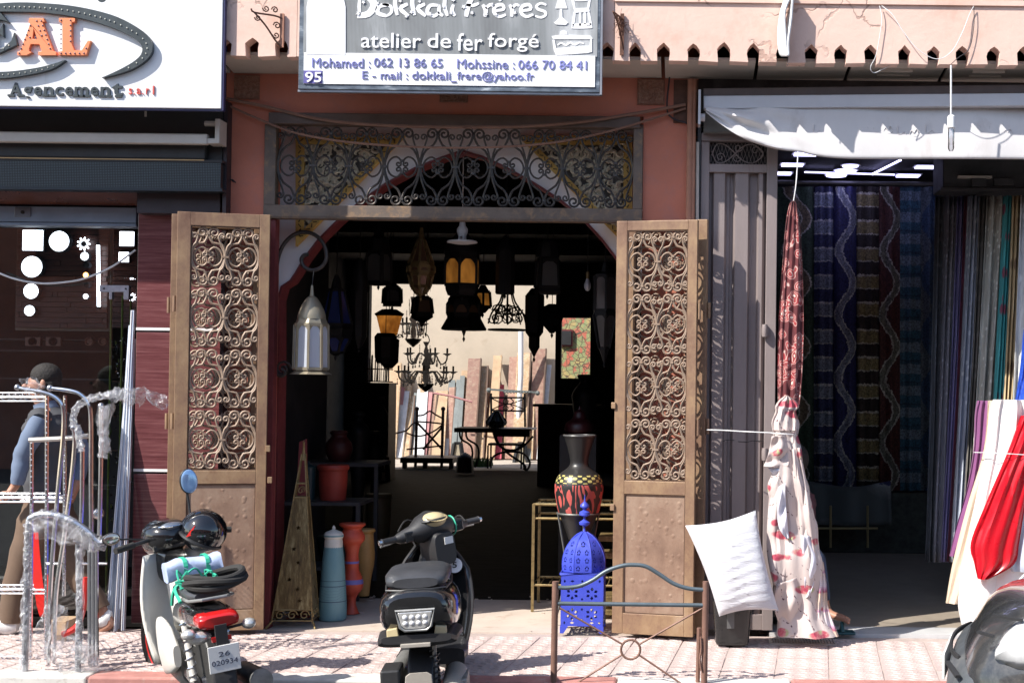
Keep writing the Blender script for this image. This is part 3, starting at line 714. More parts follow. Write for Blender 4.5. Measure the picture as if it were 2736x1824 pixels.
# wrought iron wall brackets on the parapet
def wall_bracket(px, label, mirror=1, arm=True, base=128, top=38):
    yb = -.47; c = P(px, 90, yb); r = thing('wall_bracket', label, 'bracket', (c.x, yb, P(px, base, yb).z))
    zt_, zb_ = P(px, top, yb).z, P(px, base, yb).z
    part('back_bar', MB().box(c.x-.012, c.x+.012, yb-.012, yb+.004, zb_, zt_), m_pipe if arm else m_rustbar, r)
    if arm:
        d = Vector((-.45, -.30, 0)).normalized()
        def Q(s_, z): return Vector((c.x, yb-.01, zt_-.02))+d*s_+Vector((0,0,z))
        b = MB().tube(cr([Q(0,-.01), Q(.05,0), Q(.17,.0), Q(.19,.02)], 3), .006, 5).tube(cr([Q(0,-.19), Q(.04,-.15), Q(.10,-.07), Q(.17,0)], 3), .006, 5)
        part('arm', b, m_rustbar, r, smooth=True)
        for s0, z0, R_, cw in ((.045,.035,.022,1), (.10,.035,.022,-1), (.03,-.06,.024,1), (.035,-.12,.022,-1), (.15,-.03,.02,-1)):
            part('scroll', MB().tube([Q(s0+math.cos(k*.75*cw)*R_*(1-k/14), z0+math.sin(k*.75*cw)*R_*(1-k/14)) for k in range(12)], .0045, 5), m_rustbar, r, smooth=True)
    else:
        d = Vector((-.12, -.40, 0)).normalized()
        def Q(s_, z): return Vector((c.x+.01, yb-.01, zt_-.02))+d*s_+Vector((0,0,z))
        part('arm', MB().tube(cr([Q(0,-.02), Q(.08,-.02), Q(.2,-.02)], 3), .006, 5).tube(cr([Q(0,-.2), Q(.05,-.13), Q(.12,-.06), Q(.2,-.02)], 3), .006, 5), m_rustbar, r)
        for s0, z0, R_, cw in ((.07,-.05,.03,1), (.05,-.11,.03,-1), (.13,-.045,.02,1)):
            part('scroll', MB().tube([Q(s0+math.cos(k*.75*cw)*R_*(1-k/14), z0+math.sin(k*.75*cw)*R_*(1-k/14)) for k in range(12)], .0045, 5), m_rustbar, r, smooth=True)
        b = MB(); rnd = random.Random(4)
        for k in range(40):
            o_ = Vector((c.x-.01, yb-.04, zt_-.06)); b.tube([o_+Vector([rnd.gauss(0,.015) for _ in range(3)]), o_+Vector([rnd.gauss(0,.03) for _ in range(3)])+Vector((0,0,-.02))], .0015, 3)
        part('wire_tangle', b, m_rustbar, r, stuff=True)
m_rustbar = M('rusty_iron', (.13,.06,.04), .7, .3, var=.3, scale=30, bump=.3)
wall_bracket(754, 'scrolled iron bracket with its arm out, on the pink parapet left of the grey sign')
wall_bracket(1662, 'rusty iron bracket tangled in wire, on the pink parapet right of the grey sign', arm=False, base=148)

# old cables swagged across the front
def cable(name, pts, r, mat, label, n=6, **k):
    return solo(name, MB().tube(cr(pts, n), r, 6), mat, label, 'cable', smooth=True, **k)
m_cable = M('dusty_red_cable', (.22,.12,.085), .8, bump=.2)
m_cabled = M('dark_cable', (.03,.025,.03), .7)
m_cablew = M('white_cable', (.70,.70,.70), .6)
cable('wall_cable', [P(596,262,-.03),P(700,283,-.04),P(850,318,-.07),P(1000,334,-.09),P(1200,340,-.09),P(1400,338,-.09),P(1560,325,-.07),P(1700,303,-.05),P(1832,280,-.03)], .011, m_cable, 'upper of the two brown cables sagging across the doorway top')
cable('wall_cable', [P(596,276,-.03),P(700,322,-.05),P(800,358,-.09),P(950,382,-.11),P(1150,394,-.11),P(1350,392,-.11),P(1500,378,-.09),P(1650,345,-.06),P(1832,290,-.03)], .008, m_cable, 'lower of the two brown cables sagging across the iron grille')
cable('thin_wire', [P(1236,342,-.1),P(1262,345,-.1),P(1250,400,-.1),P(1230,420,-.1)], .0018, m_cabled, 'thin black wire end hanging off the brown cable at the arch tip')
cable('wall_cable', [P(615,478,-.015),P(624,486,-.02),P(620,480,-.02),P(630,488,-.03)], .004, m_cabled, 'short cut grey cable end poking out of the left pink wall')
cable('wall_cable', [P(1790,200,-.02),P(1782,290,-.02),P(1800,318,-.03),P(1835,330,-.03),P(1842,350,-.03),P(1838,372,-.02)], .006, m_cabled, 'frayed black cable hanging beside the pipe at the top right of the doorway')
# pipes at the right edge of the terracotta wall
pp = thing('drain_pipe', 'terracotta painted drain pipe down the right edge of the doorway wall', 'pipe', (wx(1848), -.04, .02))
for a, r_ in ((1846, .022), (1856, .014)): part('pipe', MB().tube([P(a, 212, -.04), P(a-10, 900, -.04), (P(a-15, 1500, -.04).x, -.04, .02)], r_, 10), m_pipe, pp, smooth=True)
part('grime', MB().box(wx(1800,0,250), xR, -.012, -.001, wz(330,0,1840), wz(215,0,1840)), M('grimy_render', (.10,.05,.035), .9, var=.5, scale=8, bump=.6), bld)

# ============================================================ LEFT SHOP (lighting shop)
ls = thing('lighting_shop', 'lighting shop front with dark fascia, glossy maroon pillar and glass', 'building', (-3.4, 0, 0))
yl = -.02
def lbox(name, a, t_, c, d, y, th, mat, parent=ls, **k):
    b = rect(a, t_, c, d, y); return part(name, MB().box(b[0], b[1], y, y+th, b[2], b[3]), mat, parent, **k)
lbox('fascia', -400, 270, 594, 440, -.10, .1, m_blackpanel)
lbox('seam', 386, 288, 392, 312, -.103, .003, m_soffit)
lbox('rolled_fabric', -400, 380, 548, 421, -.16, .05, m_blackpanel, bev=.01)
lbox('gold_strip', -400, 421, 545, 424, -.17, .03, m_gold)
t = NT('led_matrix'); sx = t.sep(t.tc.outputs['Object'])
gx = t.math('GREATER_THAN', t.math('SINE', t.math('MULTIPLY', sx[0], 2*PI/.0105)), .35); gz = t.math('GREATER_THAN', t.math('SINE', t.math('MULTIPLY', sx[2], 2*PI/.0105)), .35)
m_led = t.set(t.mix(t.math('MULTIPLY', gx, gz), (.008,.013,.017), (.10,.14,.15)), .35)
lbox('led_display', -400, 428, 590, 500, -.16, .10, m_led); lbox('led_frame', -400, 498, 594, 506, -.165, .11, M('teal_black_frame', (.012,.02,.028), .4)); lbox('led_frame', -400, 422, 594, 429, -.165, .11, m_blackpanel)
lbox('side_post', 587, 270, 597, 1640, -.09, .12, m_purple)
lbox('cladding', 366, 506, 588, 570, -.02, .3, m_purple)
lbox('gold_strip', 380, 506, 586, 511, -.03, .01, m_gold)
b = MB(); a_, c_ = P(382,508,-.03), P(362,545,.28); b.bar(a_, c_, .012, .012); part('gold_strip', b, m_gold, ls)
x0, x1 = P(-400,520,0).x, P(380,520,0).x
m_brsof = M('walnut_soffit', (.10,.035,.02), .3, var=.5, scale=2)
b = MB(); za, zc = P(200,507,0).z, P(200,545,.30).z; b.add([(x0,0,za),(x1,0,za),(x1-.1,.30,zc),(x0,.30,zc)], [(0,1,2,3)]); part('soffit', b, m_brsof, ls, solid=.02)
lbox('shutter_beam', -400, 550, 364, 592, .28, .14, m_steelblue, bev=.004); lbox('shutter_lip', -400, 593, 364, 601, .275, .14, m_steelblue, bev=.003)
q = lbox('lock_plate', 38, 554, 82, 580, .272, .008, M('lock_steel', (.16,.18,.22), .4, .6), bev=.004)
part('keyhole', MB().lathe([(.012,-.004),(.012,.004)], 10, P(60,567,.268), M=Matrix.Rotation(PI/2, 3, 'X')), m_dark, q)
# maroon laminate pillar made of planks with two white strips
t = NT('maroon_laminate'); n_ = t.noise(3, t.co((1,1,26)), 6, .7); c_ = t.ramp(n_, [(.32, (.085,.026,.029)), (.5, (.14,.048,.052)), (.68, (.20,.085,.088))])
m_maroon = t.set(c_, .14, Coat_Weight=.4); t.bump(t.noise(4, t.co((1,1,30))), .04, .002)
px0, px1 = P(362, 1000, .10).x, P(598, 1000, .10).x
zs_ = [.0, .42, P(400,1255,.1).z, P(400,877,.1).z, P(400,570,.1).z]
lo = .0
for k, (za, zb_) in enumerate(zip([0, P(400,1258,.1).z+.0, P(400,880,.1).z], [P(400,1262,.1).z-.008, P(400,884,.1).z-.008, P(400,570,.1).z])):
    part('pillar_panel', MB().box(px0, px1, .10, .32, za+.009, zb_), m_maroon, ls, bev=.003)
for py in (1255, 878): zz = P(410, py, .1).z; part('white_strip', MB().box(px0+.0, px1, .094, .3, zz-.011, zz+.007), m_whitepaint, ls)
# interior of the lighting shop
m_board = None
t = NT('red_brown_board'); n_ = t.noise(5, t.co((1,1,8)), 5); m_board = t.set(t.ramp(n_, [(.35, (.035,.012,.010)), (.6, (.09,.028,.02))]), .4)
rx0, rx1 = -6.2, px0-.0
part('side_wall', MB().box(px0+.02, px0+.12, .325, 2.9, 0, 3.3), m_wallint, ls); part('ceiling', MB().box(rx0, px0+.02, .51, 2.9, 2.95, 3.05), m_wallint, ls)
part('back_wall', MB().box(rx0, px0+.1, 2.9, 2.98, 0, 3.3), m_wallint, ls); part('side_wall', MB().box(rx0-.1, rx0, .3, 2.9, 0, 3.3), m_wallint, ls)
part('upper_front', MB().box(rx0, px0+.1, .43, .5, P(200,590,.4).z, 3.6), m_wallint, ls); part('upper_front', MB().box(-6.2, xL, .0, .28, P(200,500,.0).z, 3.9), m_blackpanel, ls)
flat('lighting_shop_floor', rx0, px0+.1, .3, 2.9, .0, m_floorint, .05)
yb = 1.5
bd = thing('display_board', 'red brown plank display board with lit lamps behind the left shop glass', 'display board', (P(160, 880, yb).x, yb, P(160, 880, yb).z))
x0, x1, z0, z1 = rect(44, 585, 288, 876, yb); nP = 21
part('frame', MB().box(x0-.015, x1+.015, yb+.03, yb+.05, z0-.02, z1+.02), M('board_edge', (.12,.10,.08), .5), bd)
for k in range(nP):
    h = (z1-z0)/nP; seg = [x0]+sorted(random.uniform(x0, x1) for _ in range(2))+[x1]
    for a, c in zip(seg[:-1], seg[1:]):
        if c-a > .02: part('plank', MB().box(a+.002, c-.002, yb+random.uniform(0, .004), yb+.03, z0+k*h+.002, z0+(k+1)*h-.002), m_board, bd)
x0b, x1b, z0b, z1b = rect(300, 585, 365, 876, yb)
for k in range(nP):
    h = (z1b-z0b)/nP; part('plank', MB().box(x0b, x1b, yb+random.uniform(0, .004), yb+.03, z0b+k*h+.002, z0b+(k+1)*h-.002), m_board, bd)
m_lit = emitm('lit_white_diffuser', (.86,.88,1), 3.2); m_warm = emitm('warm_filament', (1,.42,.1), 6); m_rim = M('lamp_rim', (.05,.05,.06), .4)
def lamp(px, py, r, shape, label, mat=m_lit):
    c = P(px, py, yb-.03); R_ = r/S(yb); o = thing('panel_lamp', label, 'lamp', c, group=None)
    Mx = Matrix.Rotation(PI/2, 3, 'X')
    if shape == 'round':
        part('rim', MB().lathe([(R_*1.12,-.03),(R_*1.12,.015),(R_,.015),(R_,-.03)], 28, c, M=Mx), m_rim, o)
        part('diffuser', MB().lathe([(R_,-.02),(R_,.012),(R_*.7,.016),(.0,.018)], 28, c, M=Mx), mat, o)
    elif shape == 'square':
        part('rim', MB().box(c.x-R_*1.1, c.x+R_*1.1, c.y, c.y+.03, c.z-R_*1.1, c.z+R_*1.1), m_rim, o); part('diffuser', MB().box(c.x-R_, c.x+R_, c.y-.004, c.y, c.z-R_, c.z+R_), mat, o)
    elif shape == 'flower':
        part('hub', MB().lathe([(R_*.4,-.02),(R_*.4,.01)], 12, c, M=Mx), m_rim, o)
        for k in range(9):
            a = k*2*PI/9; part('petal', MB().ball(c+Vector((math.cos(a)*R_*.72, -.01, math.sin(a)*R_*.72)), R_*.3, 8, 6, (1.1,.4,.5), Matrix.Rotation(-a, 3, 'Y')), mat, o)
for a in ((88,642,27,'square','larger square lamp at the top left of the plank board'), (160,645,27,'round','round lamp beside the square lamp at the top of the board'),
          (225,652,18,'flower','flower shaped lamp with nine lit petals on the plank board'), (228,685,11,'round','small round lamp just under the flower shaped lamp'),
          (87,713,28,'round','big round lamp directly under the square lamp'), (85,778,20,'round','medium round lamp third down the left column of the board'),
          (81,830,14,'round','smallest round lamp at the foot of the left column of the board'), (231,792,7,'round','tiny lit round lamp at the foot of the middle column'),
          (339,638,19,'square','square lamp right of the tube, cut by the maroon pillar'), (331,687,13,'square','small square lamp under the cut square lamp by the pillar')): lamp(*a)
lamp(231, 735, 7, 'round', 'tiny orange spotlight glowing on the red planks', m_warm)
lamp(232, 708, 8, 'round', 'unlit black round lamp above the orange spotlight', m_dark); lamp(233, 762, 7, 'round', 'unlit black round lamp under the orange spotlight', m_dark)
lamp(354, 794, 11, 'flower', 'star shaped lit lamp half hidden behind the maroon pillar')
c0, c1 = P(262, 655, yb-.05), P(264, 819, yb-.05)
tl_ = thing('tube_lamp', 'long vertical lit tube lamp on the plank board', 'lamp', c1)
part('tube', MB().tube([c0, c1], .013, 10), m_lit, tl_); part('end_cap', MB().tube([c0, c0+Vector((0,0,.02))], .014, 10), m_rim, tl_); part('end_cap', MB().tube([c1, c1-Vector((0,0,.02))], .014, 10), m_rim, tl_)
# shelves with spotlights
for k, py in enumerate((905, 935, 1010)):
    x0, x1 = P(-150, py, 2.2).x, P(290, py, 2.2).x; z = P(100, py, 2.2).z
    solo('shelf', MB().box(x0, x1, 2.2, 2.5, z-.01, z), M('shelf_dark', (.06,.06,.065), .4), ('upper', 'middle', 'lowest')[k]+' dark shelf across the back of the lighting shop', 'shelf')
m_spot = M('pale_spot_housing', (.22,.13,.11), .4)
for k, px in enumerate((87, 142, 238, 275)):
    c = P(px, 912, 2.15); o = thing('spot_lamp', ('square framed spotlight, leftmost on the shelf', 'square framed spotlight, second on the shelf', 'bare round spotlight, third along the shelf', 'bare round spotlight nearest the glass door')[k], 'lamp', c)
    if k < 2: part('frame', MB().box(c.x-.06, c.x+.06, c.y, c.y+.04, c.z-.035, c.z+.035), m_spot, o)
    part('lens', MB().lathe([(.034,-.03),(.034,.01),(.026,.014),(.02,.0),(0,0)], 18, c, M=Matrix.Rotation(PI/2, 3, 'X')), m_dark if k < 2 else m_spot, o)
# glass of the shop front, its fittings
m_glass = glassm('shop_glass', (.93,.97,.96), .01, .02)
gx_a, gx_b = P(-300, 900, .35).x, P(300, 900, .35).x
gl = thing('glass_window', 'frameless glass pane of the lighting shop under the blue grey beam', 'window', ((gx_a+gx_b)/2, .35, .02))
part('pane', MB().box(gx_a, gx_b, .345, .355, .02, P(100,596,.35).z), m_glass, gl)
x0, x1, z0, z1 = rect(266, 762, 344, 780, .33); m_gal = M('galvanised_fitting', (.42,.41,.45), .35, .7, scale=30)
part('patch_fitting', MB().box(x0, x1, .33, .37, z0, z1).box(x1-.035, x1, .33, .37, z0-.05, z0).box(x0+.065, x0+.085, .33, .37, z0-.05, z0), m_gal, gl, bev=.002)
part('bolt', MB().lathe([(.006,0),(.006,.006)], 8, (x0+.03, .33, (z0+z1)/2), M=Matrix.Rotation(PI/2,3,'X')).lathe([(.006,0),(.006,.006)], 8, (x1-.02, .33, (z0+z1)/2), M=Matrix.Rotation(PI/2,3,'X')), m_dark, gl)
cable('hanging_cable', [P(-20,722,.25),P(40,745,.25),P(110,757,.25),P(180,753,.25),P(232,742,.25),P(300,712,.25),P(362,668,.25)], .007, m_cablew, 'pale cable sagging across the glass of the lighting shop')
# awning bar and bracket under the sign
x0, x1, z0, z1 = rect(-400, 352, 553, 380, -.25)
ab = thing('awning_arm', 'pale aluminium awning bar under the big white sign', 'awning', ((x0+x1)/2, -.25, z0))
m_alu = M('cream_aluminium', (.52,.48,.44), .4, .2, var=.06, scale=8, bump=.05)
part('bar', MB().box(x0, x1, -.25, -.20, z0, z1), m_alu, ab, bev=.008)
x0, x1, z0, z1 = rect(553, 318, 588, 384, -.24); part('end_bracket', MB().box(x1-.03, x1, -.25, -.11, z0, z1).box(x0, x1-.03, -.24, -.12, z0, z0+.035).lathe([(.018,-.06),(.018,.06)], 12, (x0+.025, -.18, z1-.02), M=Matrix.Rotation(PI/2, 3, 'Y')), m_alu, ab, bev=.004)
# ============================================================ RIGHT SHOP (textiles)
ts = thing('textile_shop', 'open textile shop under the pale awning at the right', 'building', (3.2, 0, 0))
rx0 = P(2075, 1000, .3).x; rx1 = 6.0
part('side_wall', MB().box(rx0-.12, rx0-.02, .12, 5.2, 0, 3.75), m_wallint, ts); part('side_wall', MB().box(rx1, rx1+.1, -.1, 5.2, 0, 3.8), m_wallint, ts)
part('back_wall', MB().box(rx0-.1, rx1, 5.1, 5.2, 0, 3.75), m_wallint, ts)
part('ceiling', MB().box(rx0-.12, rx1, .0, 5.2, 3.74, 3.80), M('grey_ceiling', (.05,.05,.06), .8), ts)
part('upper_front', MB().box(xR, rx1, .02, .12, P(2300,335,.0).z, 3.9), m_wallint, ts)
part('gap_shade_band', MB().box(xR+.1, rx1, .005, .02, P(2300,255,.0).z, P(2300,215,.0).z), M('gap_shade', (.05,.045,.045), .8, var=.5), ts)  # dark strip standing in for shade in the gap over the awning
flat('textile_floor', rx0-.1, rx1, .26, 5.2, .012, m_tfloor, .05); flat('marble_sill', rx0-.05, rx1, -.015, .262, .016, m_marble, .05)
m_ceil = emitm('cool_led_panel', (.55,.54,1), 2.4)
def cl(px, py, w_, d_, kind, label):
    c = G(px, py, 3.70); o = thing('ceiling_lamp', label, 'ceiling lamp', (c.x, c.y, 3.70))
    if kind == 'sq': part('panel', MB().box(c.x-w_/2, c.x+w_/2, c.y-d_/2, c.y+d_/2, 3.70, 3.712), m_ceil, o); part('rim', MB().box(c.x-w_/2-.02, c.x+w_/2+.02, c.y-d_/2-.02, c.y+d_/2+.02, 3.713, 3.719), m_whitepaint, o)
    else: part('panel', MB().lathe([(w_/2,3.70),(w_/2,3.712)], 24, (c.x, c.y, 0)), m_ceil, o); part('rim', MB().lathe([(w_/2+.02,3.713),(w_/2+.02,3.719)], 24, (c.x, c.y, 0)), m_whitepaint, o)
for px, py, w_, d_, k, lb in ((2152,415,.2,.13,'sq','square ceiling lamp nearest the awning edge'), (2117,443,.2,.13,'sq','square ceiling lamp above the red printed cloth'), (2092,466,.16,.13,'sq','square ceiling lamp deepest at the left, by the shutter'), (2478,449,.22,.13,'sq','square ceiling lamp at the right of the slanted tube'), (2426,472,.22,.13,'sq','deepest square ceiling lamp right of the round ones'),
    (2272,446,.15,.15,'r','round ceiling lamp nearest the street'), (2260,459,.2,.2,'r','middle one of the three round ceiling lamps'), (2234,471,.2,.2,'r','round ceiling lamp deepest in the textile shop')): cl(px, py, w_, d_, k, lb)
for (a, c), lb in ((((2150,460),(2390,467)), 'long thin lit track across the textile shop ceiling'), (((2330,466),(2406,428)), 'slanted lit tube on the textile shop ceiling')):
    solo('light_track', MB().bar(G(*a, 3.69), G(*c, 3.69), .02, .012), m_ceil, lb, 'ceiling lamp')
# shutter box in the opening
lb_ = MB(); x0, x1, z0, z1 = rect(2520, 432, 2800, 512, .9)
hx_ = thing('shutter_housing', 'dark roller shutter housing inside the textile shop at the upper right', 'shutter housing', ((x0+x1)/2, .9, z0))
m_dgrey = M('dusty_dark_steel', (.07,.07,.075), .5, .3, var=.3)
part('box', MB().box(x0, x1+1, .9, 1.3, z0+.02, z1+.1), m_dgrey, hx_, bev=.01); part('rail', MB().box(x0-.02, x1+1, .87, .9, z0, z0+.02), m_dgrey, hx_)
part('bracket', MB().box(x0+.2, x0+.3, .86, .9, z0+.03, z0+.10), m_dgrey, hx_); part('bracket', MB().box(x0+.36, x0+.5, .86, .9, z0+.04, z0+.09), m_dgrey, hx_)
part('bracket', MB().box(x0+.1, x0+.34, .85, .9, z0+.09, z0+.105), m_soffit, hx_)
# ---- folding steel shutter door beside the pipe
m_sh = M('mauve_grey_paint', (.26,.215,.21), .55, .1, var=.08, scale=6, bump=.12, col2=(.20,.14,.12), thr=(.62,.75), stretch=(3,3,.6))
m_shd = M('mauve_grey_frame', (.20,.165,.165), .5, .1, var=.1, scale=6, bump=.1, col2=(.13,.09,.08), thr=(.6,.75))
ysd = .02
sd = thing('folding_shutter', 'mauve grey corrugated steel folding shutter with a small scrolled vent on top', 'shutter', (P(1970,1690,ysd).x, ysd, .02))
def sx_(px, py=900): return P(px, py, ysd).x
xa, xb, xc, xd = sx_(1868), sx_(1890), sx_(2044), sx_(2072)
z_t, z_v1, z_v0, z_p = P(1970,358,ysd).z, P(1970,380,ysd).z, P(1970,440,ysd).z, P(1970,462,ysd).z
part('top_rail', MB().box(xa, xd, ysd-.035, ysd+.05, z_v1, z_t), m_shd, sd, bev=.004)
part('mid_rail', MB().box(xb, xc, ysd-.02, ysd+.03, z_p, z_v0), m_sh, sd, bev=.003)
part('stile', MB().box(xa, xb, ysd-.02, ysd+.05, .03, z_v1-.002), m_sh, sd, bev=.003); part('stile', MB().box(xc, xd, ysd-.03, ysd+.05, .03, z_v1-.002), m_sh, sd, bev=.003)
part('bottom_rail', MB().box(xb, xc, ysd-.02, ysd+.03, .03, .13), m_sh, sd, bev=.003)
sec = [(0,.04),(.05,.04),(.09,.0),(.18,.0),(.27,0),(.31,.04),(.36,.04),(.37,.055),(.42,.055),(.46,0),(.55,-.0),(.68,0),(.72,.04),(.84,.045),(.87,.0),(.93,0),(1,.04)]
b = MB(); n = len(sec); b.add([(xb+(xc-xb)*u, ysd+.0+v, z) for z in (.13, z_p) for u, v in sec], [(i, i+1, n+i+1, n+i) for i in range(n-1)])
part('corrugated_sheet', b, m_sh, sd, solid=.002)
part('vent_back', MB().box(xb, xc, ysd+.03, ysd+.035, z_v0, z_v1), m_dark, sd)
b = MB(); zc_ = (z_v0+z_v1)/2; nn = 16; wv = (xc-xb)/nn
for i in range(nn+1):
    for s_ in (1, -1):
        for j in range(4):
            h = (z_v1-z_v0)/4; x = xb+i*wv; x2 = x+s_*wv/2 if j % 2 == 0 else x; x1_ = x if j % 2 == 0 else x+s_*wv/2
            if xb <= min(x1_, x2) and max(x1_, x2) <= xc: b.bar((x1_, ysd+.02, z_v0+j*h), (x2, ysd+.02, z_v0+(j+1)*h), .003, .002)
part('mesh_screen', b, m_sh, sd, stuff=True)
hw = (xc-xb)/2; cx_ = (xb+xc)/2
for s_ in (1, -1):
    pts = [(-.92,-.2),(-.75,.8),(-.45,.75),(-.1,0),(.15,-.6),(.5,-.85),(.85,-.2),(.8,.25)]
    part('vent_scroll', MB().tube(cr([(cx_+u*hw, ysd+.008, zc_+s_*v*(z_v1-z_v0)/2) for u, v in pts], 3), .004, 5), m_sh, sd, smooth=True)
for u, v, s_ in ((-.62,-.35,1), (-.05,-.4,-1), (.6,.3,1), (.0,.55,-1)):
    part('vent_scroll', MB().tube([(cx_+u*hw+math.cos(k*.7*s_)*.03*(1-k/14), ysd+.008, zc_+v*.07+math.sin(k*.7*s_)*.03*(1-k/14)) for k in range(11)], .003, 5), m_sh, sd, smooth=True)
for py in (884, 1212):
    z = P(2045, py, ysd).z; x = sx_(2042, py); part('latch', MB().lathe([(.03,-.04),(.034,-.02),(.034,.02),(.03,.04)], 12, (x, ysd-.05, z), M=Matrix.Diagonal((.6,.8,1)).to_3x3()).box(x-.02, x+.03, ysd-.05, ysd-.03, z-.028, z+.02), m_sh, sd, smooth=True)
z = P(1960,1175,ysd).z; part('weld_scar', MB().tube([(sx_(1935),ysd-.003,z-.01),(sx_(1942),ysd-.004,z),(sx_(1965),ysd-.004,z)], .0018, 4).tube([(sx_(1975),ysd-.003,z-.01),(sx_(2000),ysd-.004,z-.012),(sx_(2012),ysd-.004,z-.004),(sx_(2045),ysd-.004,z-.004)], .0018, 4), m_dark, sd)
part('jamb', MB().box(sx_(1852), xa-.003, .0, .06, .0, 3.3), m_dgrey, ts)
for a in (1862, 1866): part('conduit', MB().tube([P(a, 380, -.03), (P(a-8,1600,-.03).x, -.03, .03)], .006, 6), m_soffit, ts)
# ---- awning
aw_ = thing('retracted_awning', 'pale grey fabric awning sagging from its white roller bar over the textile shop', 'awning', (P(2350,300,-.15).x, -.2, P(2350,430,-.2).z))
m_bar = M('white_awning_bar', (.52,.52,.55), .4, .1, var=.05, bump=.03)
m_fab = M('grey_white_canvas', (.60,.585,.59), .85, var=.06, scale=3, bump=.25, bs=20, col2=(.50,.47,.465), thr=(.55,.75), stretch=(1,1,.5))
b = MB(); L_, R_ = [P(1880, y_, -.18) for y_ in (256, 291)], [P(3450, y_, -.36) for y_ in (243, 277)]
b.add([L_[0], L_[1], R_[1], R_[0]]+[p+Vector((0,.07,0)) for p in (L_[0], L_[1], R_[1], R_[0])], [(0,1,2,3),(7,6,5,4),(0,4,5,1),(1,5,6,2),(2,6,7,3),(3,7,4,0)])
part('front_bar', b, m_bar, aw_, bev=.006)
b = MB(); L_, R_ = [P(1880, y_, -.14) for y_ in (237, 256)], [P(3450, y_, -.30) for y_ in (219, 243)]
b.add([L_[0], L_[1], R_[1], R_[0]]+[p+Vector((0,.14,0)) for p in (L_[0], L_[1], R_[1], R_[0])], [(0,1,2,3),(7,6,5,4),(0,4,5,1),(1,5,6,2),(2,6,7,3),(3,7,4,0)])
part('cassette', b, M('brown_cassette', (.10,.075,.07), .6), aw_)
bot = cr([(1886,300,0),(1930,335,0),(1990,372,0),(2070,398,0),(2134,406,0),(2182,417,0),(2257,424,0),(2400,425,0),(2600,425,0),(2870,427,0),(3440,430,0)], 6)
def fabf(u, v):
    i = u*(len(bot)-1); k = int(min(i, len(bot)-2)); p = bot[k].lerp(bot[k+1], i-k)
    py = 286+(p.y-286)*v; wr_ = math.exp(-((p.x-1990)/110)**2)
    y = -.19-.055*v-.012*math.sin(v*3)-.02*math.sin(v*9+p.x*.012)*wr_-.018*math.sin(v*14-p.x*.03)*wr_-.006*math.sin(p.x*.02)
    if v > .985: y += .006
    return P(p.x, py-(p.x-1886)*.004*(1-v), y)
part('canvas', MB().sheet(fabf, 130, 24), m_fab, aw_, smooth=True, solid=.002)
m_ghost = M('faded_lettering', (.545,.53,.54), .85, var=.05)
rnd = random.Random(11)
b = MB()
def ghost(x, y, pts, r=.0035):
    b.tube(cr([P(x+a, y+c, -.227) for a, c in pts], 3), r, 4)
for k, x in enumerate((2170, 2300, 2330, 2360, 2395, 2430, 2470, 2540, 2565, 2600, 2640, 2680)):
    ghost(x, 345+(k % 3)*4, [(0,6),(6,-4),(12,3),(18,-8),(24,2),(22,10),(10,13)] if k % 2 else [(4,-12),(4,8),(12,10),(20,4),(26,10)])
part('faded_lettering', b, m_ghost, aw_, stuff=True)
b = MB(); q = [P(*a) for a in ((1880,300,-.10),(1905,303,-.10),(1960,352,-.10),(1880,352,-.10))]; b.add(q+[p+Vector((0,.07,0)) for p in q], [(0,1,2,3),(7,6,5,4),(0,4,5,1),(1,5,6,2),(2,6,7,3),(3,7,4,0)])
part('side_cheek', b, M('grey_cheek', (.15,.16,.16), .6), aw_)
x, z = P(1874, 300, -.2).x, P(1874, 300, -.2).z
part('end_bracket', MB().box(x-.02, x-.005, -.22, -.10, z-.08, z+.14).lathe([(.025,-.02),(.025,.02)], 12, (x+.004, -.18, z-.03), M=Matrix.Rotation(PI/2,3,'Y')), m_bar, aw_)
# ---- things over the right shop
q = P(2541, 175, -.50); r0 = P(2541, 405, -.50)
bl = thing('hanging_lamp', 'long clear tube bulb in a white socket hanging before the awning', 'lamp', r0)
part('cord', MB().tube([q, q.lerp(r0, .6)], .006, 6), m_cablew, bl, smooth=True)
z0_, z1_ = P(2541,342,-.5).z, P(2541,312,-.5).z
part('socket', MB().lathe([(.012,z1_+.01),(.024,z1_),(.025,z0_),(.02,z0_-.004)], 16, (r0.x, -.5, 0)), m_whitepaint, bl, smooth=True)
part('glass', MB().lathe([(.018,z0_-.002),(.020,z0_-.03),(.020,r0.z+.02),(.012,r0.z+.003),(0,r0.z)], 16, (r0.x, -.5, 0)), glassm('bulb_glass_clear', (.9,.9,.92), .03, .12), bl, smooth=True)
part('filament', MB().tube([(r0.x-.007,-.5,z0_-.01),(r0.x-.008,-.5,r0.z+.04),(r0.x+.008,-.5,r0.z+.04),(r0.x+.007,-.5,z0_-.01)], .0015, 4), m_alu, bl)
# coil of white cable over the parapet
b = MB(); rnd = random.Random(2)
for k in range(7):
    o_ = rnd.uniform(-.012,.012); y = -.49-.012*k
    b.tube(cr([P(2106+k*2,-20,y), P(2088+k*1.5,30,y), P(2080+k*3,90,y), P(2084+k*3,140,y), P(2094+k*2,146,y), P(2100+k,110,y), P(2108+k,50,y), P(2118,-20,y)], 4), .0085, 6)
solo('cable_coil', b, m_cablew, 'hank of white cables looped over the parapet beside the air conditioner', 'cable', smooth=True)
cable('thin_wire', [P(2103,60,-.48),P(2106,120,-.5),P(2104,176,-.5)], .003, m_cabled, 'thin black wire hanging behind the white cable hank')
cable('thin_wire', [P(2350,16,-.48),P(2356,50,-.48),P(2350,100,-.48),P(2340,150,-.48),P(2326,180,-.47),P(2335,195,-.45),P(2360,185,-.42),P(2400,165,-.40)], .0025, m_cablew, 'pale loose wire looping off the parapet left of the hanging tube bulb')
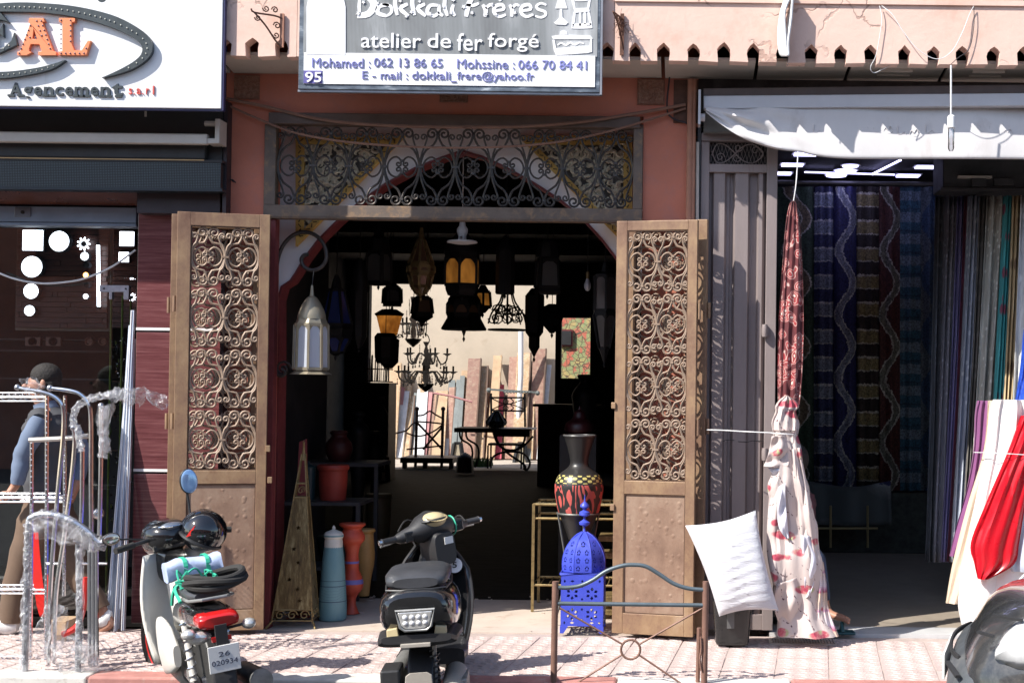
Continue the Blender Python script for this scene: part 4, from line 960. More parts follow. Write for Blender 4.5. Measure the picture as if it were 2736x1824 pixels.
cable('thin_wire', [P(2356,16,-.48),P(2385,40,-.5),P(2410,80,-.5),P(2450,130,-.5),P(2500,158,-.5),P(2541,140,-.5),P(2570,90,-.5),P(2590,40,-.48),P(2602,17,-.48)], .0025, m_cablew, 'long pale wire swagged in a loop across the parapet')
cable('thin_wire', [P(2602,18,-.48),P(2602,70,-.48),P(2590,130,-.48),P(2560,155,-.5),P(2541,172,-.5)], .0025, m_cabled, 'grey wire dropping to the hanging tube bulb')
cable('power_cable', [P(1605,10,-.40),P(1800,8,-.40),P(2000,12,-.40),P(2300,4,-.40),P(2500,8,-.40),P(2800,20,-.40)], .008, m_cabled, 'black power cable running along the parapet top')
cable('power_cable', [P(1605,2,-.38),P(1900,2,-.38),P(2400,2,-.38),P(2800,2,-.38)], .006, m_cabled, 'thinner black cable along the top edge of the picture')
# air conditioner
x0, x1, z0, z1 = rect(2035, -220, 2366, 15, -.45)
ac = thing('air_conditioner', 'white outdoor air conditioning unit standing on the parapet', 'air conditioner', ((x0+x1)/2, -.45, z0))
part('case', MB().box(x0, x1, -.42, -.12, z0+.01, z1), m_whitepaint, ac, bev=.01)
c = P(2155, -95, -.43); b = MB()
for k in range(1, 7): b.tube([(c.x+math.cos(a*PI/14)*.044*k, -.43, c.z+math.sin(a*PI/14)*.044*k) for a in range(28)], .003, 4, closed=True)
for k in range(8): b.bar((c.x, -.432, c.z), (c.x+math.cos(k*PI/4)*.26, -.432, c.z+math.sin(k*PI/4)*.26), .004, .003)
part('fan_grille', b, m_whitepaint, ac); part('fan_recess', MB().lathe([(.265,-.002),(.265,.002)], 30, (c.x, -.422, c.z), M=Matrix.Rotation(PI/2,3,'X')), m_dark, ac)

# ============================================================ CLOTHS
def cloth(name, label, cols, y, depth=.035, folds=4, mat=None, nv=40, nu=48, seed=0, drop=0, cat='cloth', parent=None, **k):
    """hanging bundle: cols = [(py, x_left, x_right)], closed tube with folds"""
    rnd = random.Random(seed); ph = [rnd.uniform(0, 6.28) for _ in range(6)]; K = cr([(a, l_, r_) for a, l_, r_ in cols], 6); rings = []
    for i, p in enumerate(K):
        t = i/(len(K)-1); y_ = y(t) if callable(y) else y; a, c = P(p.y, p.x, y_), P(p.z, p.x, y_); hw_ = (c.x-a.x)/2; cx = (c.x+a.x)/2; rg = []
        for q in range(nu):
            th = 2*PI*q/nu; f = 1+.13*math.sin(folds*2*th+ph[0]+t*2.2)+.07*math.sin(folds*3.3*th+ph[1]-t*4)
            x = cx+math.cos(th)*hw_*(1-.04*math.sin(th*5+ph[3])); yy = y_+math.sin(th)*depth*(.6+.4*min(1, hw_/.15))*f+.010*math.sin(th*9+ph[2]+t*5)
            rg.append(Vector((x, yy, a.z+.5*(c.z-a.z))))
        rings.append(rg)
    b = MB().loft(rings)
    if parent is not None: return part(name, b, mat, parent, smooth=True, **k)
    return solo(name, b, mat, label, cat, smooth=True, **k)
# red cloth printed with little curved triangles
t = NT('maroon_print'); co = t.co((1,1,1)); v = t.n('TexVoronoi', feature='SMOOTH_F1'); v.inputs['Scale'].default_value = 15; v.inputs['Smoothness'].default_value = .25
nz = t.n('TexNoise'); nz.inputs['Scale'].default_value = 6; t.l(co, nz.inputs['Vector']); vm = t.n('VectorMath', operation='MULTIPLY_ADD'); t.l(nz.outputs['Color'], vm.inputs[0]); vm.inputs[1].default_value = (.12,.12,.12); t.l(co, vm.inputs[2]); t.l(vm.outputs[0], v.inputs['Vector'])
cc = t.ramp(v.outputs['Distance'], [(0,(.72,.66,.6)), (.12,(.66,.58,.5)), (.18,(.20,.015,.02)), (.27,(.26,.02,.025)), (.31,(.6,.45,.40)), (.35,(.24,.015,.02)), (.44,(.28,.025,.03)), (.48,(.55,.38,.34)), (.52,(.12,.008,.012)), (.7,(.08,.006,.01))])
m_redcl = t.set(cc, .7, Sheen_Weight=.2)
cloth('red_printed_cloth', 'maroon cloth printed with pale curved triangles, tied at the top on a white string', [(538,2114,2124),(552,2108,2130),(600,2100,2138),(700,2092,2144),(850,2082,2148),(980,2078,2146),(1080,2080,2138)], -.28, .045, 3, m_redcl, seed=1)
cable('white_string', [P(2132,405,-.24),P(2130,450,-.26),P(2126,500,-.28),P(2119,545,-.28)], .004, m_cablew, 'white string holding up the maroon printed cloth')
# cream cloth with crimson leaves
t = NT('floral_print'); co = t.co((1,1,1)); nz = t.n('TexNoise'); nz.inputs['Scale'].default_value = 5; t.l(co, nz.inputs['Vector'])
vm = t.n('VectorMath', operation='MULTIPLY_ADD'); t.l(nz.outputs['Color'], vm.inputs[0]); vm.inputs[1].default_value = (.12,.12,.12); t.l(t.co((1.0,1.0,2.3), (0,.7,0)), vm.inputs[2])
v = t.n('TexVoronoi'); v.inputs['Scale'].default_value = 4.2; v.inputs['Randomness'].default_value = .9; t.l(vm.outputs[0], v.inputs['Vector'])
k1 = t.ramp(v.outputs['Distance'], [(.25, (1,1,1)), (.31, (0,0,0))]); w2 = t.ramp(t.noise(16, co, 3), [(.35,(.30,.02,.06)),(.5,(.42,.07,.10)),(.58,(.50,.20,.20)),(.64,(.36,.42,.2))])
wv = t.n('TexWave', wave_type='BANDS', bands_direction='DIAGONAL'); wv.inputs['Scale'].default_value = 2.2; wv.inputs['Distortion'].default_value = 4; wv.inputs['Detail Scale'].default_value = 1.6; t.l(co, wv.inputs['Vector'])
k2 = t.ramp(wv.outputs['Fac'], [(.44,(0,0,0)),(.47,(1,1,1)),(.55,(1,1,1)),(.58,(0,0,0))]); vd = t.n('TexVoronoi'); vd.inputs['Scale'].default_value = 48; t.l(co, vd.inputs['Vector'])
k2 = t.math('MULTIPLY', k2, t.ramp(vd.outputs['Distance'], [(.36,(1,1,1)),(.48,(0,0,0))]))
cc = t.mix(k2, t.mix(t.noise(4), (.50,.41,.385), (.58,.50,.475)), (.09,.04,.06)); cc = t.mix(k1, cc, w2)
m_floral = t.set(cc, .65, Sheen_Weight=.15); t.bump(t.noise(22, t.co((1,1,.3)), 4), .35, .01)
cl_ = thing('floral_cloth', 'pinkish white cloth printed with crimson leaves, bunched and tied, reaching the pavement', 'cloth', (P(2140,1700,-.35).x, -.35, .02))
cloth('main_bundle', '', [(1148,2063,2130),(1162,2066,2130),(1200,2058,2140),(1260,2062,2146),(1300,2050,2160),(1360,2060,2166),(1400,2054,2182),(1460,2064,2186),(1500,2056,2196),(1560,2068,2198),(1600,2062,2206),(1650,2076,2206),(1697,2074,2234)], lambda t_: -.33-.03*t_+.02*math.sin(t_*17), .10, 2, m_floral, seed=5, parent=cl_)
cloth('knotted_top', '', [(1057,2098,2106),(1068,2082,2122),(1085,2070,2134),(1100,2070,2126),(1130,2060,2134),(1158,2066,2131)], -.33, .06, 2, m_floral, seed=8, parent=cl_)
m_liner = M('lilac_white_lining', (.60,.59,.66), .6, var=.04, bump=.05)
def flap(nm, L_, R_, y0, amp, mat, seed=0):
    """hanging flap between two pixel edges, thrown into folds"""
    a_, c_ = cr([(p[0], p[1], 0) for p in L_], 5), cr([(p[0], p[1], 0) for p in R_], 5); n = len(a_)-1
    def f(u, v):
        k = min(int(v*n), n-1); w_ = v*n-k; p = a_[k].lerp(a_[k+1], w_); q = c_[min(k, len(c_)-2)].lerp(c_[min(k, len(c_)-2)+1], w_); z = p.lerp(q, u)
        return P(z.x, z.y, y0-amp*math.sin(u*PI)*(.6+.4*math.sin(v*5+seed))-amp*.35*math.sin(u*9+v*4+seed)-.012*math.sin(v*13+u*3+seed))
    return part(nm, MB().sheet(f, 22, 26), mat, cl_, smooth=True, solid=.003)
flap('turned_flap', [(2062,1165),(2052,1215),(2040,1245)], [(2100,1162),(2108,1215),(2106,1252)], -.42, .035, m_floral, 1)
flap('lining', [(2046,1240),(2062,1262),(2080,1290)], [(2106,1250),(2094,1268),(2092,1298)], -.41, .02, m_liner, 2)
flap('side_fold', [(2058,1290),(2050,1400),(2050,1480),(2066,1560)], [(2100,1260),(2104,1380),(2118,1470),(2096,1580)], -.40, .05, m_floral, 3)
flap('lining', [(2080,1300),(2076,1360),(2082,1410),(2102,1440)], [(2098,1290),(2100,1350),(2104,1400),(2108,1436)], -.455, .015, m_liner, 4)
flap('long_fold', [(2112,1200),(2124,1300),(2138,1420),(2156,1500)], [(2136,1195),(2158,1300),(2180,1400),(2194,1510)], -.39, .06, m_floral, 5)
flap('lining', [(2140,1430),(2146,1500),(2150,1560),(2152,1598)], [(2162,1430),(2180,1490),(2178,1540),(2164,1590)], -.44, .02, m_liner, 6)
flap('lower_fold', [(2076,1560),(2066,1610),(2080,1660),(2100,1698)], [(2136,1540),(2150,1600),(2148,1650),(2152,1698)], -.42, .05, m_floral, 7)
t = NT('striped_hem'); sx = t.sep(t.tc.outputs['Object']); m_hem = t.set(t.ramp(t.math('FRACT', t.math('MULTIPLY', sx[2], 4.2)), [(0,(.6,.5,.42)),(.3,(.62,.46,.36)),(.34,(.35,.08,.14)),(.42,(.5,.3,.42)),(.5,(.6,.55,.6)),(.8,(.62,.52,.5)),(.85,(.4,.2,.33)),(.92,(.6,.5,.45))]), .7)
cloth('hem', '', [(1500,2168,2200),(1560,2170,2208),(1620,2164,2212),(1697,2158,2240)], -.36, .06, 2, m_hem, seed=14, parent=cl_)
b = MB().tube(cr([P(1888,1148,-.22),P(1930,1149,-.28),P(2000,1153,-.38),P(2064,1156,-.42)], 3), .0035, 5)
solo('white_string', b, m_cablew, 'taut white string from the right iron door to the floral cloth', 'string', smooth=True)
b = MB().tube([P(x, 1157+(x-2062)*.05, -.33-.075*math.sin(PI*(x-2062)/68)-.02) for x in range(2062, 2132, 8)], .0035, 5)
part('tie', b, m_cablew, cl_)
# mannequin drapes at the right edge
mq = thing('draped_stand', 'display stand draped with purple, white and red satin cloths tied by a string', 'clothes stand', (P(2680,1690,.1).x, .2, .02))
def cloth2(nm, cols, y, mat, dp=.05, fo=4, seed=0): return cloth(nm, '', cols, y, dp, fo, mat, seed=seed, parent=mq)
m_satp = M('purple_cotton', (.20,.055,.17), .6, var=.1, bump=.05, Sheen_Weight=.3); m_beige = M('beige_satin', (.62,.50,.38), .35, var=.05, bump=.03)
m_wcl = M('white_satin', (.74,.71,.70), .45, var=.03, bump=.03); m_rsat = M('red_satin', (.52,.008,.018), .30, var=.06, bump=.04); m_bsat = M('pale_blue_satin', (.42,.47,.56), .3, var=.05, bump=.03)
cloth2('purple_drape', [(1070,2612,2660),(1110,2606,2660),(1200,2602,2650),(1300,2585,2650),(1400,2558,2640),(1485,2538,2600)], .20, m_satp, .05, 4, 1)
cloth2('beige_drape', [(1070,2640,2700),(1200,2628,2680),(1350,2586,2680),(1500,2548,2660),(1610,2528,2600)], .12, m_beige, .06, 3, 2)
cloth2('white_drape', [(1068,2655,2780),(1100,2646,2800),(1210,2634,2800),(1350,2605,2800),(1500,2575,2800),(1600,2560,2800),(1675,2572,2800)], .05, m_wcl, .12, 5, 3)
cloth2('red_drape', [(1110,2728,2790),(1180,2704,2780),(1260,2672,2752),(1350,2634,2738),(1450,2596,2722),(1505,2604,2708),(1545,2612,2640)], -.10, m_rsat, .06, 2, 4)
cloth2('blue_drape', [(1280,2745,2800),(1350,2722,2800),(1420,2704,2800),(1500,2690,2800),(1525,2700,2800)], -.06, m_bsat, .07, 3, 5)
cloth2('blue_sequin_cloth', [(880,2736,2800),(980,2728,2800),(1060,2716,2800),(1075,2712,2800)], .15, M('cobalt_sequin', (.02,.06,.38), .35, var=.5, scale=60, bump=.5, bs=120), .08, 4, 6)
part('tie', MB().tube([P(2602,1208,.12),P(2640,1209,-.06),P(2700,1212,-.17),P(2760,1216,-.17)], .003, 5), m_cablew, mq)
part('stand_pole', MB().tube([P(2680,1090,.22), (P(2680,1690,.22).x, .22, .02)], .015, 8).lathe([(.2,.02),(.2,.035),(.03,.05)], 20, (P(2680,1690,.22).x, .22, 0)), m_dgrey, mq)
# ---- hanging fabrics on the back wall and along the right
def stripes(name, z0, period, stops, vine=None, sc=(1,1,1)):
    t = NT(name); sx = t.sep(t.tc.outputs['Object']); n = t.noise(55, None, 6, .7)
    f = t.math('FRACT', t.math('MULTIPLY', t.math('ADD', sx[2], t.math('MULTIPLY', t.noise(25), .05 if vine is None else .03)), 1/period))
    if vine:
        ph = t.math('SINE', t.math('MULTIPLY', sx[2], 2*PI/period)); d = t.math('ABSOLUTE', t.math('SUBTRACT', sx[0], t.math('MULTIPLY', ph, vine)))
        f = t.math('MULTIPLY_ADD', t.noise(30, None, 5), .42, t.math('MULTIPLY_ADD', d, 6.5, -.17))
    c = t.ramp(f, stops, 'CONSTANT'); k = t.ramp(n, [(.42,(.25,.25,.25)),(.56,(1,1,1))]); c = t.mix(.85, c, t.mix(1.0, c, k, 'MULTIPLY'))
    return t.set(c, .7)
fabs = [((2078,2174), stripes('green_vine', 0, .62, [(0,(0.178,0.144,0.093)),(.30,(0.586,0.569,0.518)),(.40,(0.034,0.068,0.042))], .09), 'dark green curtain with a brown vine, leftmost of the hanging lengths'),
        ((2174,2227), stripes('navy_stripe', 0, .265, [(0,(0.034,0.042,0.127)),(.45,(0.552,0.569,0.600)),(.5,(0.229,0.263,0.348)),(.92,(0.552,0.569,0.600))]), 'navy curtain banded in grey leaves'),
        ((2227,2289), stripes('blue_vine', 0, .62, [(0,(0.229,0.246,0.331)),(.22,(0.586,0.600,0.600)),(.32,(0.026,0.028,0.13))], .07), 'cobalt curtain with a silver grey wavy vine'),
        ((2289,2348), stripes('black_stripe', 0, .265, [(0,(0.035,0.025,0.023)),(.45,(0.586,0.552,0.467)),(.5,(0.280,0.229,0.110)),(.92,(0.586,0.552,0.467))]), 'black curtain banded in gold leaves'),
        ((2348,2404), stripes('wine_vine', 0, .62, [(0,(0.178,0.178,0.144)),(.22,(0.569,0.552,0.501)),(.32,(0.093,0.028,0.025))], .07), 'wine red curtain with a grey wavy vine'),
        ((2404,2459), stripes('teal_stripe', 0, .21, [(0,(0.042,0.110,0.161)),(.08,(0.025,0.059,0.093)),(.14,(0.042,0.127,0.195)),(.5,(0.178,0.246,0.314)),(.95,(0.042,0.110,0.161))]), 'teal curtain with pale blue bands'),
        ((2459,2516), stripes('slate_circles', 0, .55, [(0,(0.042,0.084,0.161)),(.40,(0.110,0.144,0.178))], .05), 'slate blue curtain with dark round motifs')]
for i, ((a, c), m_, lb) in enumerate(fabs):
    yy = 4.4
    def f(u, v, a=a, c=c, i=i): p = P(a+(c-a)*u, 500+(1310-500)*v, yy); return Vector((p.x, yy+.02*math.sin(u*PI*4+i)-.03*math.sin(u*PI), p.z))
    solo('hanging_curtain', MB().sheet(f, 16, 2), m_, lb, 'curtain', smooth=True, solid=.004, group='curtain lengths hung along the back of the textile shop')
x0, x1, z0, z1 = rect(2070, 492, 2520, 500, 4.3); solo('curtain_rail', MB().tube([(x0,4.38,z1+.02),(x1,4.38,z1+.02)], .02, 8), m_dgrey, 'dark rail carrying the curtain lengths', 'rail')
t = NT('medallion_cloth'); v = t.n('TexVoronoi'); v.inputs['Scale'].default_value = 1.6; t.l(t.tc.outputs['Object'], v.inputs['Vector']); f_ = t.math('MULTIPLY_ADD', t.noise(18, None, 4), .2, v.outputs['Distance'])
m_med = t.set(t.ramp(f_, [(0,(.015,.018,.07)),(.36,(.015,.018,.07)),(.38,(.22,.23,.23)),(.48,(.10,.11,.11)),(.6,(.05,.06,.06))]), .7)
def f(u, v): p = P(2160+(2380-2160)*u, 1285+(1400-1285)*v, 3.9); return Vector((p.x, 3.9+.05*math.sin(u*9)-.1*v, p.z-.05*math.sin(u*PI)*(1-v)))
solo('folded_blanket', MB().sheet(f, 30, 8), m_med, 'folded blanket with a dark blue medallion spread under the curtains', 'blanket', smooth=True, solid=.03)
b = MB(); 
for a in (2219, 2318): b.tube([P(a, 1350, 3.7), P(a, 1462, 3.7)], .012, 6)
b.tube([P(2170, 1411, 3.7), P(2345, 1411, 3.7)], .012, 6); solo('cloth_rack', b, M('brass_tube', (.30,.24,.12), .4, .5), 'low thin brass rack standing under the blanket', 'rack', smooth=True)
x0, x1, z0, z1 = rect(2078, 1310, 2500, 1462, 4.6); solo('low_bench', MB().box(x0, x1, 4.45, 5.05, .013, z1), M('bench_cloth', (.03,.035,.03), .8, var=.6, scale=12), 'dark low bench along the back wall of the textile shop', 'bench', bev=.01)
fr = [(2500,2528,-26,.10,.11,.13,'grey'), (2526,2560,-34,.22,.22,.26,'lav'), (2556,2580,-44,.20,.18,.36,'lavender'), (2578,2590,-46,.09,.01,.03,'plum'), (2588,2618,-50,.34,.37,.44,'ice blue'), (2616,2640,-52,.12,.11,.10,'taupe'), (2636,2684,-56,.38,.37,.33,'cream lace'), (2684,2706,-56,.06,.34,.36,'turquoise'), (2704,2730,-50,.42,.32,.18,'straw yellow'), (2726,2790,-40,.55,.55,.56,'white')]
for i, (a, c, sh, r_, g_, b_, nm) in enumerate(fr):
    r_, g_, b_ = [min(.75, q*1.6+.02) for q in (r_, g_, b_)]
    t = NT('lace_'+nm.replace(' ', '_')); v = t.n('TexVoronoi'); v.inputs['Scale'].default_value = (14, 22, 40, 10, 16, 12, 20, 7, 6, 8)[i]; t.l(t.tc.outputs['Object'], v.inputs['Vector'])
    second = {7: (.36,.06,.12), 8: (.20,.12,.08), 2: (.5,.5,.6)}.get(i, tint((r_,g_,b_), 1.7)); k_ = t.ramp(v.outputs['Distance'], [(.22,(1,1,1)),(.34,(0,0,0))]); nn = t.noise(5, t.co((1,1,.3)), 5)
    k_ = t.math('MULTIPLY', k_, .9 if i in (7, 8) else t.ramp(nn, [(.4,(0,0,0)),(.6,(.8,.8,.8))])); m_ = t.set(t.mix(k_, t.ramp(t.noise(8, t.co((4,4,.4)), 5), [(.3, tint((r_,g_,b_), .55)), (.7, (r_,g_,b_))]), second), .75)
    yy = 1.75-.13*i
    def f(u, v, a=a, c=c, sh=sh, yy=yy, i=i): p = P(a+(c-a)*u+sh*v*v**.2, 524+(1500-524)*v, yy-.25*v); return Vector((p.x, p.y+.035*math.sin(u*PI*5+i*2+v)+.012*math.sin(u*21+v*6), p.z))
    solo('fabric_length', MB().sheet(f, 30, 24), m_, {0:'dark grey', 1:'pale lilac grey'}.get(i, nm)+' fabric length slanting down at the right of the textile shop', 'fabric', smooth=True, solid=.004, group='fabric lengths hung at the right of the textile shop')
# ============================================================ PILLOW ON A BIN
m_pil = M('white_pillow_cotton', (.56,.56,.60), .8, var=.05, scale=5, bump=.9, bs=16, stretch=(.5,1,2.4), dist=.01, Sheen_Weight=.2)
cs = [P(1832,1404,-.42), P(2018,1364,-.42), P(2080,1630,-.54), P(1922,1644,-.54)]
b = MB(); N = 44; rnd = random.Random(5)
def pil(u, v, s_):
    p = cs[0]*(1-u)*(1-v)+cs[1]*u*(1-v)+cs[2]*u*v+cs[3]*(1-u)*v; U, V = 2*u-1, 2*v-1
    ctr = (cs[0]+cs[1]+cs[2]+cs[3])/4; edge = max(abs(U), abs(V)); pinch = 1.01-.08*((1-U*U)*V**4+(1-V*V)*U**4)
    h = ((1-U**2)*(1-V**2))**.42*.13; wr_ = .0028*math.sin(V*30+2.2*math.sin(U*2.3+V))*(1-U*U)**.5+.002*math.sin(V*57-2*math.sin(U*4))*(1-U*U)+.004*math.sin(U*5+V*3)
    q_ = ctr+(p-ctr)*pinch; return q_+Vector((0, s_*h+wr_*(1 if s_ < 0 else 0), 0))
vs, fs = [], []
b.sheet(lambda u, v: pil(u, v, -1), N, N).sheet(lambda u, v: pil(1-u, v, 1), N, N)
solo('pillow', b, m_pil, 'plump white pillow leaning tilted on top of the black bin', 'pillow', smooth=True)
b = MB(); c = P(1955, 1712, -.36); zt_ = P(1955,1600,-.36).z; rings = []
for z, hw_ in ((.012,.098),(.03,.106),(.2,.118),(zt_,.125)):
    rings.append([Vector((c.x+hw_*(abs(math.cos(a))**.35)*math.copysign(1, math.cos(a)), -.36+hw_*.9*(abs(math.sin(a))**.35)*math.copysign(1, math.sin(a)), z)) for a in [2*PI*k/32 for k in range(32)]])
bn = thing('waste_bin', 'glossy black square bin standing under the white pillow', 'bin', (c.x, -.36, .01))
m_bin = M('black_bin_plastic', (.018,.019,.020), .16, var=.2, bump=.1, bs=12, Specular_IOR_Level=.6)
part('body', b.loft(rings), m_bin, bn, smooth=True); part('tape', MB().box(c.x-.035, c.x+.01, -.474, -.469, .12, .32), M('clear_tape', (.12,.12,.12), .2), bn)
# drain grate
c0, c1 = G(2052, 1706), G(2236, 1722)
dg_ = thing('drain_grate', 'narrow ribbed metal drain grate set in the pavement tiles', 'drain', ((c0.x+c1.x)/2, (c0.y+c1.y)/2, .001))
xa, xb, y0_, y1_ = c0.x, c1.x-.0, c1.y, c0.y
part('frame', MB().box(xa, xb, y0_, y0_+.01, -.01, .007).box(xa, xb, y1_-.01, y1_, -.01, .007).box(xa, xa+.01, y0_+.01, y1_-.01, -.01, .007).box(xb-.01, xb, y0_+.01, y1_-.01, -.01, .007), m_alu, dg_)
b = MB(); k = 22
for i in range(k): x = xa+.012+(xb-xa-.024)*i/k; b.box(x, x+.009, y0_+.01, y1_-.01, -.004, .006)
part('bars', b, m_alu, dg_, stuff=True)
# ============================================================ FOLDING IRON DOORS
t = NT('hammered_rusty_sheet'); v = t.n('TexVoronoi', feature='SMOOTH_F1'); v.inputs['Scale'].default_value = 24; v.inputs['Randomness'].default_value = .5; t.l(t.tc.outputs['Object'], v.inputs['Vector'])
h = t.ramp(v.outputs['Distance'], [(0,(1,1,1)),(.2,(.5,.5,.5)),(.36,(0,0,0))]); t.bump(t.math('ADD', h, t.math('MULTIPLY', t.noise(60), .2)), .5, .010)
c_ = t.ramp(t.noise(5, t.co((1,1,.6)), 7, .7), [(.3,(.17,.10,.07)),(.5,(.26,.165,.115)),(.7,(.34,.24,.175))]); m_hammer = t.set(t.mix(t.ramp(v.outputs['Distance'], [(.05,(.55,.55,.55)),(.16,(0,0,0))]), c_, (.42,.31,.22)), .6, .15)
t = NT('varnished_iron_frame'); n1 = t.noise(3.6, t.co((1,1,.7)), 8, .72); c_ = t.ramp(n1, [(.30,(.15,.08,.052)),(.45,(.23,.138,.088)),(.58,(.31,.20,.115)),(.72,(.37,.26,.175))]); c_ = t.mix(t.ramp(t.noise(26, t.co((1,1,.7)), 6), [(.55,(0,0,0)),(.75,(.5,.5,.5))]), c_, (.16,.08,.05))
t.bump(t.noise(50, t.co((1,1,.2)), 5), .2, .003); m_dframe = t.set(c_, .5, .15)
m_edge = M('rusted_edge', (.10,.055,.035), .7, .2, var=.3, scale=12)
dcache = {}
def leaf(label, a, c, zbot, ztop, ms, sm, side=1, knobs=(), panel=True):
    a, c = Vector(a), Vector(c); d = Vector((c.x-a.x, c.y-a.y, 0)); W = d.length; H = ztop-zbot; al_ = math.atan2(d.y, d.x)
    r = thing('iron_door', label, 'door', (a.x, a.y, zbot), (0, 0, al_))
    lt, rt, tp, gb = ms; gz0 = H*gb; gz1 = H-tp; gx0_, gx1_ = lt, W-rt
    pt = lambda n, b, m, **k: part(n, b, m, r, local=True, **k)
    pt('stile', MB().box(0, gx0_, -.02, .02, 0, H), m_dframe, bev=.003); pt('stile', MB().box(gx1_, W, -.02, .02, 0, H), m_dframe, bev=.003)
    pt('top_rail', MB().box(gx0_, gx1_, -.02, .02, gz1, H-.001), m_dframe, bev=.003); pt('lock_rail', MB().box(gx0_, gx1_, -.02, .02, gz0-.085, gz0), m_dframe, bev=.003)
    pt('bottom_rail', MB().box(gx0_, gx1_, -.02, .02, 0, .13), m_dframe, bev=.003)
    pt('kick_panel', MB().box(gx0_, gx1_, -.008, .008, .13, gz0-.085), m_hammer)
    b = MB(); e = .006
    for x0, x1, z0, z1 in ((gx0_, gx1_, gz1-e, gz1), (gx0_, gx1_, gz0, gz0+e), (gx0_, gx0_+e, gz0+e, gz1-e), (gx1_-e, gx1_, gz0+e, gz1-e), (gx0_, gx1_, gz0-.085-e, gz0-.085), (gx0_, gx0_+e, .13, gz0-.085-e), (gx1_-e, gx1_, .13, gz0-.085-e), (gx0_+e, gx1_-e, .13, .13+e)): b.box(x0, x1, -.016, .006, z0, z1)
    pt('bead', b, m_edge)
    cw = (gx1_-gx0_)/2; ch = (gz1-gz0)/4; key = (round(cw, 2), round(ch, 2))
    if key not in dcache: dcache[key] = scroll_meshes(cw, ch/cw, sm, m_irontan)
    scroll_cells(r, dcache[key], (gx0_, gz0), cw, ch/cw, 2, 4, m_irontan, y=-.002)
    for z, x in knobs: pt('bolt_knob', MB().box(x-.014, x+.014, -.035, -.018, z-.02, z+.02), m_dframe, bev=.003)
    for z in (H*.24, H*.5, H*.78): pt('hinge', MB().lathe([(.011,z-.05),(.011,z+.05)], 10, (W+.012 if side > 0 else -.012, .0, 0)), m_dframe, smooth=True)
    return r
zb_ = .028
a, c = P(466,1100,-.30), P(714,1100,-.17)
leaf('front leaf of the left folding iron door, scrolled grille above a hammered panel', (a.x,a.y,0), (c.x,c.y,0), zb_, P(600,571,-.22).z, (.082,.062,.085,.383), .0078, -1, ((1.15,.57),(.95,.585)))
a, c = P(451,1100,-.215), P(700,1100,-.10)
leaf('rear leaf folded behind the left iron door, its rusty scrolls showing through', (a.x,a.y,0), (c.x,c.y,0), zb_, P(600,577,-.15).z, (.08,.065,.085,.383), .0075, -1)
a, c = P(1644,1100,-.14), P(1860,1100,-.26)
leaf('front leaf of the right folding iron door, scrolled grille above a hammered panel', (a.x,a.y,0), (c.x,c.y,0), zb_, P(1757,590,-.2).z, (.070,.060,.062,.37), .0072, 1, ((1.45,-.004),(.8,-.004)))
a, c = P(1668,1100,-.02), P(1886,1100,-.15)
leaf('rear leaf folded behind the right iron door, only its edge and hinges proud', (a.x,a.y,0), (c.x,c.y,0), zb_, P(1780,588,-.1).z, (.070,.066,.062,.37), .0072, 1)

# ============================================================ LAMPS, VASES AND STANDS AT THE DOORWAY
m_brass = M('aged_brass', (.30,.22,.10), .45, .6, var=.25, scale=14, bump=.3, col2=(.12,.08,.04), thr=(.5,.7))
t = NT('brushed_bronze_sheet'); n1 = t.noise(8, t.co((4,4,.7)), 7, .75); m_bronze = t.set(t.ramp(n1, [(.3,(.07,.045,.02)),(.5,(.16,.11,.045)),(.65,(.32,.25,.12)),(.75,(.5,.42,.26))]), .45, .5); t.bump(n1, .2, .003)
# pyramid lamp
yp = .02; py_ = thing('pyramid_lamp', 'tall bronze pyramid lamp pierced with stars and moons, beside the left iron door', 'lamp', (P(775,1680,yp).x, yp, .01))
cx0, cx1 = P(775,1640,yp).x, P(797,1200,yp).x; zA, zB, zC, zD = .03, P(775,1629,yp).z, P(790,1331,yp).z, P(797,1215,yp).z
def axis(z): return cx0+(cx1-cx0)*(z-.05)/(zD-.05)
def hw(z): return (P(824,1629,yp).x-P(724,1629,yp).x)/2*(1-(z-zB)/(zD+.06-zB)*.97)
def face(k):                                           # maps plate (x across -1..1, depth, z) onto side k of the pyramid
    def f(x, y, z):
        h = hw(z); p = Vector((x*h, -h+y, 0)); p = Matrix.Rotation(k*PI/2+.10, 3, 'Z') @ p; return (p.x+axis(z), p.y+yp+.13, z)
    return f
def starl(cx, cz, r, asp):
    return [(cx+(r if k % 2 == 0 else r*.4)*math.cos(k*PI/5+.3)/asp, cz+(r if k % 2 == 0 else r*.4)*math.sin(k*PI/5+.3)) for k in range(10)]
def moonl(cx, cz, r, asp, rot):
    o_ = [(math.cos(a)*r, math.sin(a)*r) for a in [(-.9+1.8*k/7) for k in range(8)]]; i_ = [(math.cos(a)*r*.72+r*.12, math.sin(a)*r*1.0) for a in [(.75-1.5*k/7) for k in range(8)]]
    return [(cx+(x*math.cos(rot)-y*math.sin(rot))/asp, cz+x*math.sin(rot)+y*math.cos(rot)) for x, y in o_+i_]
zf = lambda py: P(780, py, yp).z
holes_ = []
for cx, py, kind in ((.05,1370,'m'),(0,1412,'s'),(.3,1452,'m'),(-.25,1468,'s'),(.15,1504,'s'),(-.4,1505,'m'),(-.35,1549,'s'),(.2,1575,'s'),(-.35,1600,'m'),(.35,1605,'s')):
    z = zf(py); asp = hw(z)
    holes_.append(starl(cx, z, .018, asp) if kind == 's' else moonl(cx, z, .022, asp, (.2 if cx > 0 else PI-.4)))
for k in range(4):
    loops = [[(-1, zB), (1, zB), (1, zC), (-1, zC)]]+[h_[::-1] for h_ in (holes_ if k != 2 else [])]
    part('pierced_sheet', MB().prism(loops, -.002, 0, face(k)), m_bronze, py_)
b = MB()
